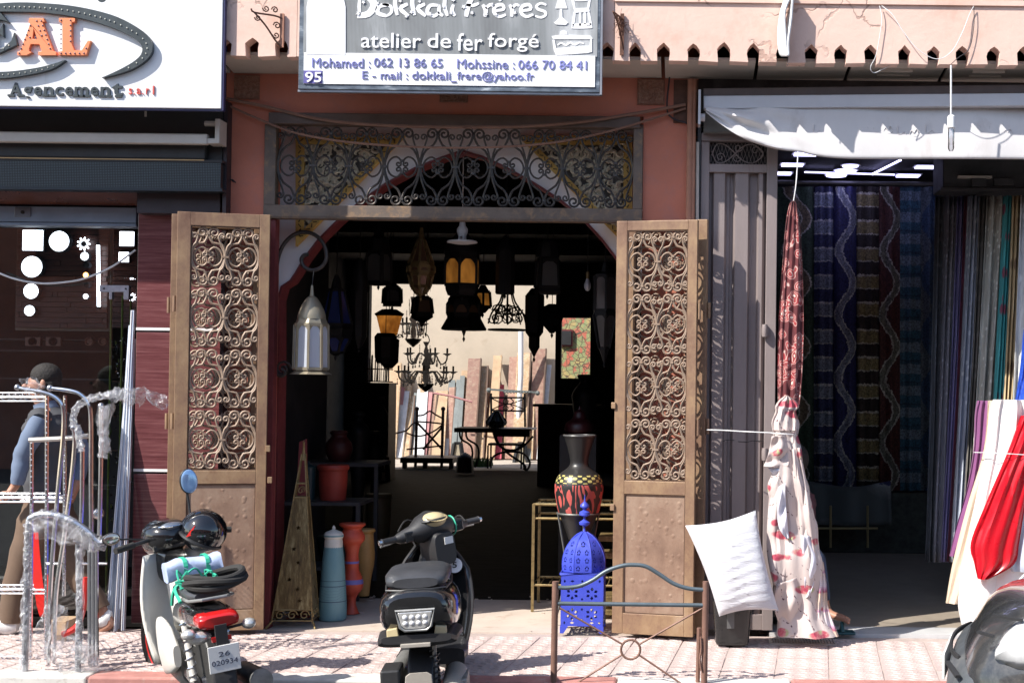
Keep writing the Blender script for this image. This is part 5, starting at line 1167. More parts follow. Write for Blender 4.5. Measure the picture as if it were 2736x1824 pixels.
for k in range(4):
    f = face(k); b.tube([f(-1,0,.03+.0), f(-1,0,zB), f(-1,0,zD)], .006, 5)
part('corner_rods', b, m_brass, py_); b = MB()
for z in (.05, zB, zC, zC+.09): b.tube([face(k)(-1,0,z) for k in range(4)], .005, 5, closed=True)
part('cross_rods', b, m_brass, py_)
for k in range(4):
    for j in (-.62, 0, .62):
        f = face(k); b = MB().tube([f(j+math.cos(a_*.7)*.27*(1-a_/15), -.002, (.05+zB)/2+.002+math.sin(a_*.7)*.034*(1-a_/15)) for a_ in range(13)], .0045, 5); part('scroll', b, m_brass, py_, smooth=True)
    f = face(k); part('foot', MB().tube([f(-.95,0,.055), f(-1.2,-.02,.004)], .007, 5), m_brass, py_)
    part('scroll', MB().tube([f(math.cos(a_*.75)*.6*(1-a_/13), -.001, zC+.045+math.sin(a_*.75)*.028*(1-a_/13)) for a_ in range(11)], .003, 5), m_brass, py_, smooth=True)
part('tip_cone', MB().lathe([(.016,P(797,1232,yp).z),(.012,P(797,1215,yp).z),(.006,P(797,1186,yp).z),(.009,P(797,1183,yp).z),(0,P(797,1178,yp).z)], 12, (axis(zD), yp+.13, 0)), m_brass, py_, smooth=True)
x0, x1, z0, z1 = rect(790, 1173, 812, 1420, .32)
b = MB().add([(x0-.03,.32,.02),(x1+.05,.32,.02),(x1,.36,z1),(x0+.008,.36,z1-.02),(x0-.03,.34,.02),(x1+.05,.34,.02),(x1,.38,z1),(x0+.008,.38,z1-.02)], [(0,1,2,3),(7,6,5,4),(0,4,5,1),(1,5,6,2),(2,6,7,3),(3,7,4,0)])
solo('board', b, m_dred, 'narrow dark red board standing behind the bronze pyramid lamp', 'board')
def vase(name, label, px, py_base, prof, y, mat, z0=None, cat='vase', n=32, parts=()):
    """prof: (pixel y, pixel radius) from top to bottom"""
    c = P(px, py_base, y); sc = 1/S(y); zz = lambda q: max(P(px, q, y).z, z0 if z0 is not None else 0.004)
    o = thing(name, label, cat, (c.x, y, zz(py_base)))
    K = cr([(q, r_, 0) for q, r_ in prof], 4); ring = [(max(.001, p.y*sc), zz(p.x)) for p in K][::-1]
    part('body', MB().lathe(ring, n, (c.x, y, 0)), mat, o, smooth=True); return o, c, zz, sc
t = NT('teal_glaze'); sx = t.sep(t.tc.outputs['Object']); w_ = t.n('TexWave', wave_type='RINGS'); w_.inputs['Scale'].default_value = 9; w_.inputs['Distortion'].default_value = 2.5; w_.inputs['Detail Scale'].default_value = 2; t.l(t.tc.outputs['Object'], w_.inputs['Vector'])
zr = t.ramp(t.math('MULTIPLY', sx[2], 1.8), [(0,(0,0,0)),(.235,(1,1,1)),(.41,(0,0,0))], 'CONSTANT'); zl = t.ramp(t.math('MULTIPLY', sx[2], 1.8), [(0,(0,0,0)),(.225,(1,1,1)),(.237,(0,0,0)),(.41,(1,1,1)),(.418,(0,0,0)),(.475,(1,1,1)),(.482,(0,0,0))], 'CONSTANT')
wk = t.ramp(w_.outputs['Fac'], [(.42,(0,0,0)),(.5,(1,1,1)),(.58,(0,0,0))]); c_ = t.ramp(t.noise(4, t.co((1,1,.3))), [(.3,(.10,.22,.26)),(.7,(.19,.34,.36))])
m_teal = t.set(t.mix(t.math('MULTIPLY', t.math('MAXIMUM', t.math('MULTIPLY', zr, wk), zl), .8), c_, (.03,.055,.11)), .45)
o, c, zz, sc = vase('lidded_jar', 'tall conical teal jar with a white lid and a dark interlaced band', 888, 1657, [(1452,23),(1470,25.5),(1500,29),(1540,32),(1590,35.5),(1630,37),(1650,36),(1657,32)], .36, m_teal, .004, 'jar')
m_cer = M('white_ceramic', (.58,.56,.50), .35, var=.08, bump=.05)
part('neck', MB().lathe([(24.2*sc,zz(1462)),(24*sc,zz(1446)),(22*sc,zz(1438))], 28, (c.x,.36,0)), m_cer, o, smooth=True)
part('lid', MB().lathe([(22*sc,zz(1439)),(25.5*sc,zz(1434)),(25.5*sc,zz(1426)),(22*sc,zz(1421)),(10*sc,zz(1416)),(4*sc,zz(1413)),(5*sc,zz(1409)),(1.5*sc,zz(1403)),(0,zz(1402))], 28, (c.x,.36,0)), m_cer, o, smooth=True)
part('teal_ring', MB().lathe([(25.9*sc,zz(1432)),(26.2*sc,zz(1430)),(25.9*sc,zz(1428))], 28, (c.x,.36,0)), m_teal, o, smooth=True)
t = NT('red_painted_clay'); sx = t.sep(t.tc.outputs['Object']); zr = t.ramp(sx[2], [(0,(0,0,0)),(.205,(1,1,1)),(.235,(0,0,0)),(.345,(1,1,1)),(.362,(0,0,0))], 'CONSTANT')
m_clay = t.set(t.mix(zr, t.ramp(t.noise(5), [(.3,(.42,.055,.03)),(.7,(.58,.09,.045))]), (.16,.14,.42)), .5)
vase('tall_vase', 'curvy orange red vase with blue bands behind the teal jar', 938, 1647, [(1397,33),(1402,34),(1408,27),(1414,24),(1428,32),(1442,32),(1456,22),(1480,17),(1500,19),(1520,19),(1540,27),(1560,31),(1576,26),(1592,14),(1612,12),(1630,18),(1645,24),(1647,22)], .62, m_clay, .004)
vase('tall_vase', 'plain ochre tapered vase in shade behind the red vase', 972, 1590, [(1412,26),(1418,28),(1426,23),(1450,25),(1480,27),(1510,25),(1550,18),(1580,15),(1590,14)], 1.12, M('ochre_glaze', (.42,.24,.08), .5, var=.12), .004)
# low shelf with pots
x0, x1, z0, z1 = rect(742, 1341, 962, 1350, 1.15)
sh = thing('pot_shelf', 'dark low shelf carrying the red pots in the shop shade', 'shelf', ((x0+x1)/2, 1.15, .0))
part('board', MB().box(x0, x1, 1.15, 1.6, z0, z1), m_dgrey, sh)
for x in (x0+.02, x1-.02): part('leg', MB().box(x-.015, x+.015, 1.17, 1.2, .001, z0), m_dgrey, sh)
part('lower_board', MB().box(x0+.02, x1-.02, 1.17, 1.58, z0*.32, z0*.32+.02), m_dgrey, sh)
m_rclay = M('red_clay_pot', (.42,.055,.035), .5, var=.15, bump=.1)
vase('plant_pot', 'big red clay pot with ringed rim on the dark shelf', 889, 1340, [(1241,40),(1247,42),(1254,41),(1258,38),(1290,37),(1320,35),(1336,33),(1340,31)], 1.38, m_rclay, z1, 'pot')
vase('lidded_pot', 'dark glazed pot with a small spiked lid on the shelf beside the red pot', 824, 1340, [(1228,1),(1238,3),(1243,14),(1248,19),(1252,18),(1300,17),(1340,16)], 1.36, M('dark_teal_glaze', (.02,.05,.055), .3), z1, 'pot')
vase('plant_pot', 'wide dark pot on the floor under the low shelf', 900, 1500, [(1430,52),(1440,54),(1470,48),(1500,40)], 1.7, M('dark_green_glaze', (.015,.04,.042), .4), .004, 'pot')
for k, (px, lb) in enumerate(((1010,'tall olive brown jar standing deeper in the shop, left of the aisle'), (905,'bulky dark red urn on the upper rack in the shade'))):
    if k == 0: vase('tall_jar', lb, px, 1440, [(1318,32),(1324,36),(1330,33),(1370,33),(1410,30),(1440,25)], 3.2, M('olive_glaze', (.06,.045,.02), .5), .004, 'jar')
    else: vase('urn', lb, px, 1235, [(1150,20),(1156,24),(1165,20),(1185,34),(1210,34),(1235,22)], 2.4, M('dark_red_glaze', (.07,.012,.012), .5), None, 'urn')
x0, x1, z0, z1 = rect(800, 1236, 1010, 1246, 2.2)
q = thing('display_rack', 'dark metal rack holding urns in the unlit left side of the shop', 'rack', ((x0+x1)/2, 2.4, .0)); part('shelf', MB().box(x0, x1, 2.2, 2.7, z0, z1), m_dgrey, q)
for x in (x0+.02, x1-.02): part('post', MB().box(x-.015, x+.015, 2.22, 2.25, .001, z0), m_dgrey, q)
# plant stand with black vase
yv = .30
t = NT('carved_black_vase'); co = t.co((1,1,1)); sx = t.sep(co); sp = t.n('TexNoise'); sp.inputs['Scale'].default_value = 3.4; sp.inputs['Detail'].default_value = .5; sp.inputs['Distortion'].default_value = 3.2
at = t.math('ARCTAN2', sx[1], sx[0]); cb = t.n('CombineXYZ'); t.l(t.math('MULTIPLY', at, .55), cb.inputs[0]); t.l(t.math('MULTIPLY', sx[2], 1.2), cb.inputs[2]); t.l(cb.outputs[0], sp.inputs['Vector'])
hz = lambda q: (P(1545,q,yv).z-P(1545,1423,yv).z)
m1 = t.ramp(t.math('MULTIPLY', sx[2], 2), [(0,(0,0,0)),(hz(1352)*2,(1,1,1)),(hz(1275)*2,(0,0,0))], 'CONSTANT'); m2 = t.ramp(t.math('MULTIPLY', sx[2], 2), [(0,(0,0,0)),(hz(1272)*2,(1,1,1)),(hz(1250)*2,(0,0,0))], 'CONSTANT')
k1 = t.math('MULTIPLY', m1, t.ramp(sp.outputs['Fac'], [(.49,(0,0,0)),(.51,(1,1,1))])); ck = t.math('SINE', t.math('MULTIPLY', at, 14)); cz = t.math('SINE', t.math('MULTIPLY', sx[2], 170)); k2 = t.math('MULTIPLY', m2, t.math('GREATER_THAN', t.math('MULTIPLY', ck, cz), .12))
c_ = t.mix(k1, (.022,.021,.021), (.50,.10,.085)); c_ = t.mix(k2, c_, (.48,.42,.14)); m_bvase = t.set(c_, .38); t.bump(k1, .5, .004)
o, c, zz, sc = vase('floor_vase', 'big black vase carved with red swirls, flared neck, in a ring stand', 1545, 1440, [(1162,43),(1166,43),(1172,39),(1200,31),(1225,25),(1240,25),(1252,34),(1268,54),(1290,64),(1310,65),(1335,61),(1365,55),(1400,40),(1440,26)], yv, m_bvase)
part('lip', MB().tube([(c.x+math.cos(a)*42*sc, yv+math.sin(a)*42*sc, zz(1163)) for a in [2*PI*k/28 for k in range(28)]], .006, 6, closed=True), M('grey_lip', (.10,.10,.10), .35), o, smooth=True)
st = thing('ring_stand', 'grey iron ring stand with three bowed legs under the black vase', 'plant stand', (c.x, yv, .0)); zR = zz(1370)
m_giron = M('grey_iron', (.13,.135,.125), .5, .4, var=.15)
part('ring', MB().tube([(c.x+math.cos(a)*57*sc, yv+math.sin(a)*57*sc, zR) for a in [2*PI*k/28 for k in range(28)]], .007, 6, closed=True), m_giron, st, smooth=True)
for k in range(4):
    a_ = k*PI/2+.35; d = Vector((math.cos(a_), math.sin(a_), 0)); base = Vector((c.x, yv, 0))
    part('leg', MB().tube(cr([base+d*57*sc+Vector((0,0,zR)), base+d*48*sc+Vector((0,0,zR-.12)), base+d*36*sc+Vector((0,0,zR-.32)), base+d*44*sc+Vector((0,0,.2)), base+d*62*sc+Vector((0,0,.006))], 3), .007, 6), m_giron, st, smooth=True)
# metal side table with slatted shelves
yt = .80
tt = thing('metal_table', 'narrow brass coloured metal frame table with two open shelves behind the black vase', 'table', (P(1530,1640,yt).x, yt+.2, .0))
x0, x1 = P(1426,1345,yt).x, P(1660,1345,yt).x
for py, ys_ in ((1347, yt), (1384, yt), (1562, yt)):
    z = P(1430, py, yt).z; b = MB()
    b.tube([(x0,yt,z),(x1,yt,z),(x1,yt+.42,z),(x0,yt+.42,z)], .009, 5, closed=True)
    if py != 1384:
        for k in range(9): b.tube([(x0+.06*k+.05, yt, z), (x0+.06*k+.05, yt+.42, z)], .005, 4)
    part('shelf_frame', b, m_brass, tt)
for x, y in ((x0,yt),(x1,yt),(x0,yt+.42),(x1,yt+.42)): part('leg', MB().box(x-.010, x+.010, y-.010, y+.010, .003, P(1430,1345,yt).z), m_brass, tt)
b = MB()
for k in range(16):                                     # tiled top
    b.box(x0+.01+(x1-x0-.02)*k/16+.003, x0+.01+(x1-x0-.02)*(k+1)/16, yt+.01, yt+.06, P(1430,1345,yt).z-.002, P(1430,1345,yt).z+.004)
part('edge_tiles', b, M('small_tiles', (.20,.17,.10), .5, var=.4, scale=30), tt, stuff=True)
for k, py in enumerate((1430,1475,1590,1625)):
    x0_, x1_, z0_, z1_ = rect(1600, py, 1650, py+14, .55); solo('stacked_panel', MB().box(x0_, x1_, .5, .75, z0_, z1_), m_brass, ('top','second','third','lowest')[k]+' brass edged tray in the stack beside the right door', 'tray', bev=.004)
# ---- cobalt lantern
m_cob = M('cobalt_paint', (.05,.075,.50), .42, var=.08, scale=8, bump=.05)
yo = -.10; c = P(1554,1690,yo); h_ = (P(1611,1600,yo).x-P(1497,1600,yo).x)/2
lf = thing('floor_lantern', 'cobalt blue pierced metal lantern with a dome, standing on the pavement by the right door', 'lantern', (c.x, yo+h_, .01))
Z = lambda q: P(1554, q, yo).z
def petal(cx, cz, r, a, wd=.42):
    return [(cx+math.cos(a)*r*.35-math.sin(a)*0, cz+math.sin(a)*r*.35), (cx+math.cos(a)*r*.7+math.sin(a)*r*wd*.5, cz+math.sin(a)*r*.7-math.cos(a)*r*wd*.5), (cx+math.cos(a)*r, cz+math.sin(a)*r), (cx+math.cos(a)*r*.7-math.sin(a)*r*wd*.5, cz+math.sin(a)*r*.7+math.cos(a)*r*wd*.5)]
def diam(cx, cz, rx, rz): return [(cx-rx, cz), (cx, cz-rz), (cx+rx, cz), (cx, cz+rz)]
def fourface(name, loops, mat, parent, hw_, centre, t_=.003, rot=0, ks=range(4)):
    for k in ks:
        R_ = Matrix.Rotation(k*PI/2+rot, 3, 'Z')
        part(name, MB().prism(loops, -hw_, -hw_+t_, lambda x, y, z: tuple(R_ @ Vector((x, y, 0))+Vector((centre[0], centre[1], z)))), mat, parent)
cc_ = (c.x, yo+h_); z0, z1 = Z(1672), Z(1532); loops = [[(-h_,z0),(h_,z0),(h_,z1),(-h_,z1)]]; hs = []
W2 = h_*2; rows = 9
for sx_2 in (-1, 1):
    cx = sx_2*h_*.46
    for cz, dirs in ((Z(1585), 6), (Z(1640), 6)):
        for k in range(dirs): hs.append(petal(cx, cz, .042, k*PI/3+.5, .5))
    for cz in (Z(1552), Z(1613), Z(1663)): hs.append(diam(cx, cz, .014, .008)); hs.append(diam(sx_2*h_*.82, cz, .008, .011))
for cz in (Z(1552), Z(1566), Z(1600), Z(1613), Z(1627), Z(1655)): hs.append(diam(0, cz, .008, .010))
for hh in hs:
    A2 = sum(hh[i][0]*hh[(i+1) % 4][1]-hh[(i+1) % 4][0]*hh[i][1] for i in range(4))
    loops.append(hh[::-1] if A2 > 0 else hh)
fourface('side_panel', loops, m_cob, lf, h_, cc_)
b = MB()
for k in range(4):
    R_ = Matrix.Rotation(k*PI/2, 3, 'Z'); p = R_ @ Vector((-h_, -h_, 0))
    part('foot', MB().prism([(-h_-.002, .012), (-h_+.02, .012), (-h_+.05, z0), (-h_-.002, z0)], -h_-.003, -h_+.002, lambda x, y, z: tuple(R_ @ Vector((x, y, 0))+Vector((cc_[0], cc_[1], z)))), m_cob, lf)
    part('foot', MB().prism([(h_+.002, .012), (h_-.02, .012), (h_-.05, z0), (h_+.002, z0)], -h_-.003, -h_+.002, lambda x, y, z: tuple(R_ @ Vector((x, y, 0))+Vector((cc_[0], cc_[1], z)))), m_cob, lf)
part('top_roll', MB().tube([(cc_[0]+i*(h_), cc_[1]+j*h_, z1) for i, j in ((-1,-1),(1,-1),(1,1),(-1,1))], .012, 8, closed=True), m_cob, lf, smooth=True)
part('top_plate', MB().box(cc_[0]-h_, cc_[0]+h_, cc_[1]-h_, cc_[1]+h_, z1-.004, z1+.004), m_cob, lf)
zd0, zd1 = z1+.006, Z(1424)
def dome(k):
    def f(u, y, v):
        r = h_*.98*(1-v**2.3)**.62*(1+.06*math.sin(PI*v)); z = zd0+(zd1-zd0)*v; a = k*PI/4-PI/2; tw = math.tan(PI/8)
        R_ = Matrix.Rotation(a+PI/2, 3, 'Z'); p = R_ @ Vector((u*tw*r, -r+y*.9, 0)); return (p.x+cc_[0], p.y+cc_[1], z)
    return f
def grid_panel(hs_):                                    # subdivide so that the panel bends
    return hs_
for k in range(8):
    f = dome(k)
    for j in range(5):
        v0, v1 = j*.2, (j+1)*.2-.0001 if j < 4 else .985; hs = []
        cz = (v0+v1)/2
        if j < 4:
            for cx in (-.5, .5) if j < 3 else (0,):
                for q in range(5): hs.append(petal(cx, cz, .075, q*2*PI/5+.3, .9))
            hs = [[(cx+(x-cx)*(3.4 if j < 3 else 5), z) for x, z in l for cx in [min((-.5,.5), key=lambda w_: abs(w_-x)) if j < 3 else 0]] for l in hs]
        lo_ = [[(-1,v0),(0,v0),(1,v0),(1,v1),(0,v1),(-1,v1)]]
        for l in hs:
            A2 = sum(l[i][0]*l[(i+1) % 4][1]-l[(i+1) % 4][0]*l[i][1] for i in range(4)); lo_.append(l[::-1] if A2 > 0 else l)
        part('dome_panel', MB().prism(lo_, -.0015, .0015, f), m_cob, lf)
b = MB()
for k in range(8):
    f = dome(k); b.tube([f(-1,0,v/12*.985) for v in range(13)], .0035, 5)
part('dome_ribs', b, m_cob, lf, smooth=True)
zq = [Z(q) for q in (1426,1420,1412,1406,1400,1392,1386,1380,1372,1366,1358,1352,1344,1324)]; rq = [.012,.008,.006,.034,.036,.008,.006,.036,.034,.007,.030,.028,.006,.001]
part('finial', MB().lathe(list(zip(rq, zq)), 16, (cc_[0], cc_[1], 0)), m_cob, lf, smooth=True)
# ---- big crook that carries the white lantern
yh = .24
ck = thing('iron_crook', 'tall dark iron crook with curled ends standing just inside the left door', 'hook', (P(735,1000,yh).x, yh, 0))
pts = [(752,985),(762,995),(752,1004),(738,996),(730,970),(730,900),(733,800),(738,720),(750,668),(775,634),(808,620),(842,628),(866,655),(872,690),(858,714),(832,722),(812,712),(805,694),(812,682),(824,680)]
part('crook', MB().tube(cr([P(a, c_, yh) for a, c_ in pts], 4), .0135, 8), m_iron, ck, smooth=True)
part('post', MB().tube([P(732,980,yh+.02), (P(722,1600,yh).x, yh+.02, .01)], .011, 6), m_iron, ck)
part('scroll', MB().tube([(P(755,985,yh).x+math.cos(k*.7)*.055*(1-k/16), yh+.01, P(755,985,yh).z+math.sin(k*.7)*.055*(1-k/16)) for k in range(14)], .009, 6), m_iron, ck, smooth=True)
# ---- lantern builder
m_lmetal = M('dark_lantern_metal', (.02,.02,.022), .5, .4, var=.3); m_lcream = M('cream_lantern_metal', (.30,.26,.19), .4, .5, var=.15)
def gmat(name, col, em=0, alpha=.5, rough=.25):
    t = NT(name); d = t.n('BsdfDiffuse'); d.inputs[0].default_value = (*col, 1); tl = t.n('BsdfTranslucent'); tl.inputs[0].default_value = (*col, 1); g_ = t.n('BsdfGlossy'); g_.inputs[1].default_value = rough; g_.inputs[0].default_value = (.9,.9,.9,1)
    a = t.n('MixShader'); a.inputs[0].default_value = alpha; t.l(d.outputs[0], a.inputs[1]); t.l(tl.outputs[0], a.inputs[2]); b_ = t.n('MixShader'); b_.inputs[0].default_value = .12; t.l(a.outputs[0], b_.inputs[1]); t.l(g_.outputs[0], b_.inputs[2]); out = b_.outputs[0]
    if em:
        e = t.n('Emission'); t.l(t.ramp(t.noise(9, t.co((1,1,.5)), 4), [(.36, tint(col, .25)), (.62, col), (.72, tint(col, 1.35))]), e.inputs[0]); e.inputs[1].default_value = em; ad = t.n('AddShader'); t.l(out, ad.inputs[0]); t.l(e.outputs[0], ad.inputs[1]); out = ad.outputs[0]
    t.l(out, t.t.nodes['Material Output'].inputs['Surface']); return t.m
m_milk = gmat('milk_glass', (.62,.66,.74), 0, .35); m_amber = gmat('amber_glass', (.55,.26,.05), .16); m_bluegl = gmat('blue_glass', (.03,.05,.22), .02); m_clearish = gmat('dusty_glass', (.16,.15,.16), 0, .6); m_brown = gmat('brown_glass', (.22,.12,.07), .01, .6); m_greywhite = gmat('grey_milk_glass', (.22,.23,.24), 0, .5)  # emission of the amber panes stands in for courtyard light behind them
def lantern(label, px, y, secs, n=6, metal=None, glass=None, rot=.2, hang=None, name='hanging_lantern', finial=True):
    """secs: (pixel y, pixel radius, kind of the stretch below: 'm' metal, 'g' glass)"""
    metal = metal or m_lmetal; sc = 1/S(y); top, bot = secs[0][0], secs[-1][0]; c = P(px, (top+bot)/2, y); zz = lambda q: P(px, q, y).z
    o = thing(name, label, 'lantern', (c.x, y, zz(bot)))
    for i, ((q0, r0, k0), (q1, r1, k1)) in enumerate(zip(secs[:-1], secs[1:])):
        a0, a1 = max(r0*sc, .002), max(r1*sc, .002)
        if k0 == 'm': part('shade' if i else 'cap', MB().lathe([(a1,zz(q1)),(a0,zz(q0))], n, (c.x, y, 0), rot), metal, o)
        elif k0 == 's': part('dome', MB().lathe([(a1+(a0-a1)*t_**1.8, zz(q1)+(zz(q0)-zz(q1))*t_) for t_ in [k/6 for k in range(7)]], n*2, (c.x, y, 0), rot), metal, o, smooth=True)
        else:
            for k in range(n):
                A_0 = rot+2*PI*k/n; A_1 = rot+2*PI*(k+1)/n; f = .965
                q = [Vector((c.x+math.cos(A_0)*a1*f, y+math.sin(A_0)*a1*f, zz(q1))), Vector((c.x+math.cos(A_1)*a1*f, y+math.sin(A_1)*a1*f, zz(q1))), Vector((c.x+math.cos(A_1)*a0*f, y+math.sin(A_1)*a0*f, zz(q0))), Vector((c.x+math.cos(A_0)*a0*f, y+math.sin(A_0)*a0*f, zz(q0)))]
                part('pane', MB().add(q, [(0,1,2,3)]), glass, o, solid=.002)
            b = MB()
            for k in range(n):
                A_0 = rot+2*PI*k/n; b.bar((c.x+math.cos(A_0)*a0, y+math.sin(A_0)*a0, zz(q0)), (c.x+math.cos(A_0)*a1, y+math.sin(A_0)*a1, zz(q1)), 6*sc if n > 4 else 9*sc, 6*sc)
                A_1 = rot+2*PI*(k+1)/n                     # pointed head of each opening
                e0, e1 = Vector((c.x+math.cos(A_0)*a0, y+math.sin(A_0)*a0, zz(q0))), Vector((c.x+math.cos(A_1)*a0, y+math.sin(A_1)*a0, zz(q0))); d_ = Vector((0,0,-(a0*.42)))
                m0 = (e0+e1)/2
                for u, v_ in ((e0, e1), (e1, e0)): b.add([u, u.lerp(v_, .5), u.lerp(v_, .28)+d_*.35, u.lerp(v_, .12)+d_*.8, u.lerp(v_, .06)+d_*1.3, u+d_*1.3], [(0,1,2,3,4,5)])
            part('frame', b, metal, o)
            for q_, a_ in ((q0, a0), (q1, a1)): part('ring', MB().lathe([(a_*1.04,zz(q_)-4*sc),(a_*1.04,zz(q_)+4*sc)], n, (c.x, y, 0), rot), metal, o)
    if finial: part('finial', MB().lathe([(.0005,zz(bot+14)),(4*sc,zz(bot+6)),(2*sc,zz(bot))], 8, (c.x, y, 0)), metal, o)
    if hang: part('chain', MB().tube([(c.x, y, zz(top)), (c.x+.01, y, hang)], .004, 5), m_lmetal, o)
    return o
lantern('white lantern with milk glass panes and cream metal dome hanging from the iron crook', 832, .05, [(762,3,'m'),(790,6,'m'),(796,14,'s'),(852,38,'m'),(868,44,'g'),(985,46,'m'),(990,42,'m'),(1000,56,'m')], 8, m_lcream, m_milk, .1, P(832,724,.05).z, finial=False)
# ============================================================ LANTERNS HANGING IN THE SHOP (dark against the courtyard)
ZC = 3.89
LN = [
 ('tall blue glass lantern hanging dim behind the white one', 898, 2.2, [(735,5,'m'),(755,12,'m'),(770,14,'m'),(775,20,'g'),(868,42,'m'),(880,46,'m'),(900,40,'g'),(940,20,'m'),(950,6,'m')], 6, None, m_bluegl, ZC),
 ('square dark lantern with a pale keyhole pane, leftmost of the big ones', 1012, 3.0, [(612,12,'m'),(630,14,'m'),(640,26,'s'),(672,30,'m'),(676,32,'g'),(755,34,'m'),(762,37,'m')], 4, None, m_greywhite, ZC),
 ('long brown glass lantern tapering up like a bottle, left of the white bulb', 1125, 2.2, [(608,4,'m'),(640,9,'g'),(704,33,'m'),(712,36,'g'),(728,36,'m'),(734,33,'g'),(765,26,'g'),(785,12,'m'),(792,5,'m')], 8, m_brass, m_brown, ZC),
 ('dark box lantern with an amber glimmer below the long brown lantern', 1128, 4.5, [(790,20,'m'),(798,26,'g'),(838,32,'m'),(848,34,'m'),(862,8,'m'),(875,2,'m')], 4, None, m_brown, ZC),
 ('biggest dark lantern with amber arched panes at the middle of the doorway', 1235, 2.6, [(618,10,'m'),(650,42,'s'),(676,50,'m'),(690,48,'g'),(762,48,'m'),(776,46,'m'),(790,40,'m')], 6, None, m_amber, ZC),
 ('wide dark lantern with a fringed skirt and spike below the biggest lantern', 1240, 4.0, [(785,34,'m'),(800,44,'m'),(812,46,'g'),(840,46,'m'),(850,46,'m'),(878,62,'m'),(882,60,'m'),(884,6,'m'),(900,1,'m')], 8, None, m_brown, ZC),
 ('pierced cylinder lantern with a pointed crown, right of the white bulb', 1350, 2.6, [(628,3,'m'),(660,22,'s'),(675,26,'m'),(782,27,'m'),(786,24,'m')], 10, None, m_brown, ZC),
 ('dome topped lantern with a grey keyhole pane right of the pierced cylinder', 1463, 2.4, [(640,8,'m'),(650,24,'s'),(688,32,'m'),(696,34,'g'),(768,38,'m'),(780,42,'m'),(786,40,'m')], 4, None, m_greywhite, ZC),
 ('long narrow dark lantern ending in a drop, before the courtyard wall', 1428, 5.5, [(770,10,'m'),(790,26,'m'),(860,26,'m'),(888,24,'m'),(900,15,'m'),(928,15,'m'),(940,8,'m'),(955,1,'m')], 6, None, m_brown, ZC),
 ('stubby dark lantern between the long drop lantern and the flowered opening', 1475, 6.5, [(812,10,'m'),(820,24,'m'),(850,30,'m'),(872,22,'m'),(890,6,'m')], 6, None, m_brown, ZC),
 ('glass lantern with bluish panes hanging beside the right iron door', 1616, 1.6, [(700,6,'m'),(726,12,'m'),(732,28,'m'),(738,32,'g'),(830,32,'m'),(840,34,'g'),(930,16,'m'),(970,2,'m')], 6, None, m_clearish, ZC),
 ('clear glass wall lantern above the glowing amber shade', 1048, 7.0, [(756,10,'m'),(766,26,'m'),(772,30,'g'),(810,32,'m'),(818,34,'m')], 4, None, m_clearish, ZC),
 ('heavy black lantern cluster with a pierced skirt at the left of the courtyard view', 1030, 5.0, [(890,24,'m'),(900,32,'m'),(955,30,'m'),(970,24,'m'),(972,4,'m')], 8, None, m_brown, ZC),
 ('small dark lantern hidden behind the biggest lantern, right side', 1290, 6.0, [(762,8,'m'),(780,20,'g'),(820,24,'m'),(836,8,'m')], 6, None, m_amber, ZC),
 ('long dark bell lantern deep in shade left of the aisle', 960, 2.4, [(690,6,'m'),(720,16,'s'),(780,24,'m'),(900,22,'m'),(930,6,'m')], 8, None, m_brown, ZC),
]
for i, (lb, px, y, secs, n, me_, gl_, hg) in enumerate(LN): lantern(lb, px, y, secs, n, me_, gl_, .1+.37*i, hg)
# amber shade with a lace rim, its emission standing in for courtyard backlight
y = 6.0; am = thing('amber_lamp', 'tulip shaped amber glass lamp with an added backlit glow at the left of the courtyard view', 'lamp', P(1040,960,y)); c = P(1040,860,y); sc = 1/S(y)
part('shade', MB().lathe([(12*sc,P(0,892,y).z),(22*sc,P(0,880,y).z),(34*sc,P(0,832,y).z)], 20, (c.x,y,0), cap=False), gmat('backlit_amber', (.62,.24,.04), .28, .6), am, smooth=True)
b = MB().lathe([(36*sc,P(0,832,y).z),(40*sc,P(0,826,y).z),(20*sc,P(0,814,y).z)], 12, (c.x,y,0))
part('cap', b, m_lmetal, am); b = MB().lathe([(10*sc,P(0,972,y).z),(26*sc,P(0,955,y).z),(28*sc,P(0,895,y).z),(16*sc,P(0,888,y).z)], 10, (c.x,y,0))
part('base', b, m_lmetal, am); b = MB()
for k in range(10):
    a = k*PI/5; o_ = Vector((c.x+math.cos(a)*29*sc, y+math.sin(a)*29*sc, P(0,886,y).z)); b.tube([o_+Vector((math.cos(q*.9), 0, math.sin(q*.9)))*.03*(1-q/9) for q in range(8)], .004, 4)
part('lace_rim', b, m_lmetal, am); part('chain', MB().tube([(c.x,y,P(0,814,y).z),(c.x,y,ZC)], .005, 5), m_lmetal, am)
# white bulb with saucer shade
y = .95; c = P(1235,640,y); sc = 1/S(y); wb = thing('ceiling_bulb', 'white spiral bulb with a round saucer hanging at the top of the doorway', 'lamp', P(1235,652,y)); zz = lambda q: P(1235,q,y).z
part('saucer', MB().lathe([(6*sc,zz(640)),(22*sc,zz(645)),(40*sc,zz(644)),(41*sc,zz(648)),(20*sc,zz(652)),(5*sc,zz(650))], 28, (c.x,y,0)), m_whitepaint, wb, smooth=True)
part('base', MB().lathe([(10*sc,zz(632)),(15*sc,zz(620)),(15*sc,zz(612)),(9*sc,zz(604)),(7*sc,zz(592))], 18, (c.x,y,0)), m_whitepaint, wb, smooth=True)
for k in range(4): part('tube', MB().tube([(c.x+math.cos(k*PI/2+.5)*8*sc, y+math.sin(k*PI/2+.5)*8*sc, zz(630)), (c.x+math.cos(k*PI/2+.5)*9*sc, y+math.sin(k*PI/2+.5)*9*sc, zz(644))], 3*sc, 6), m_whitepaint, wb, smooth=True)
part('cord', MB().tube([(c.x,y,zz(592)),(c.x,y,ZC)], .004, 5), m_cablew, wb)
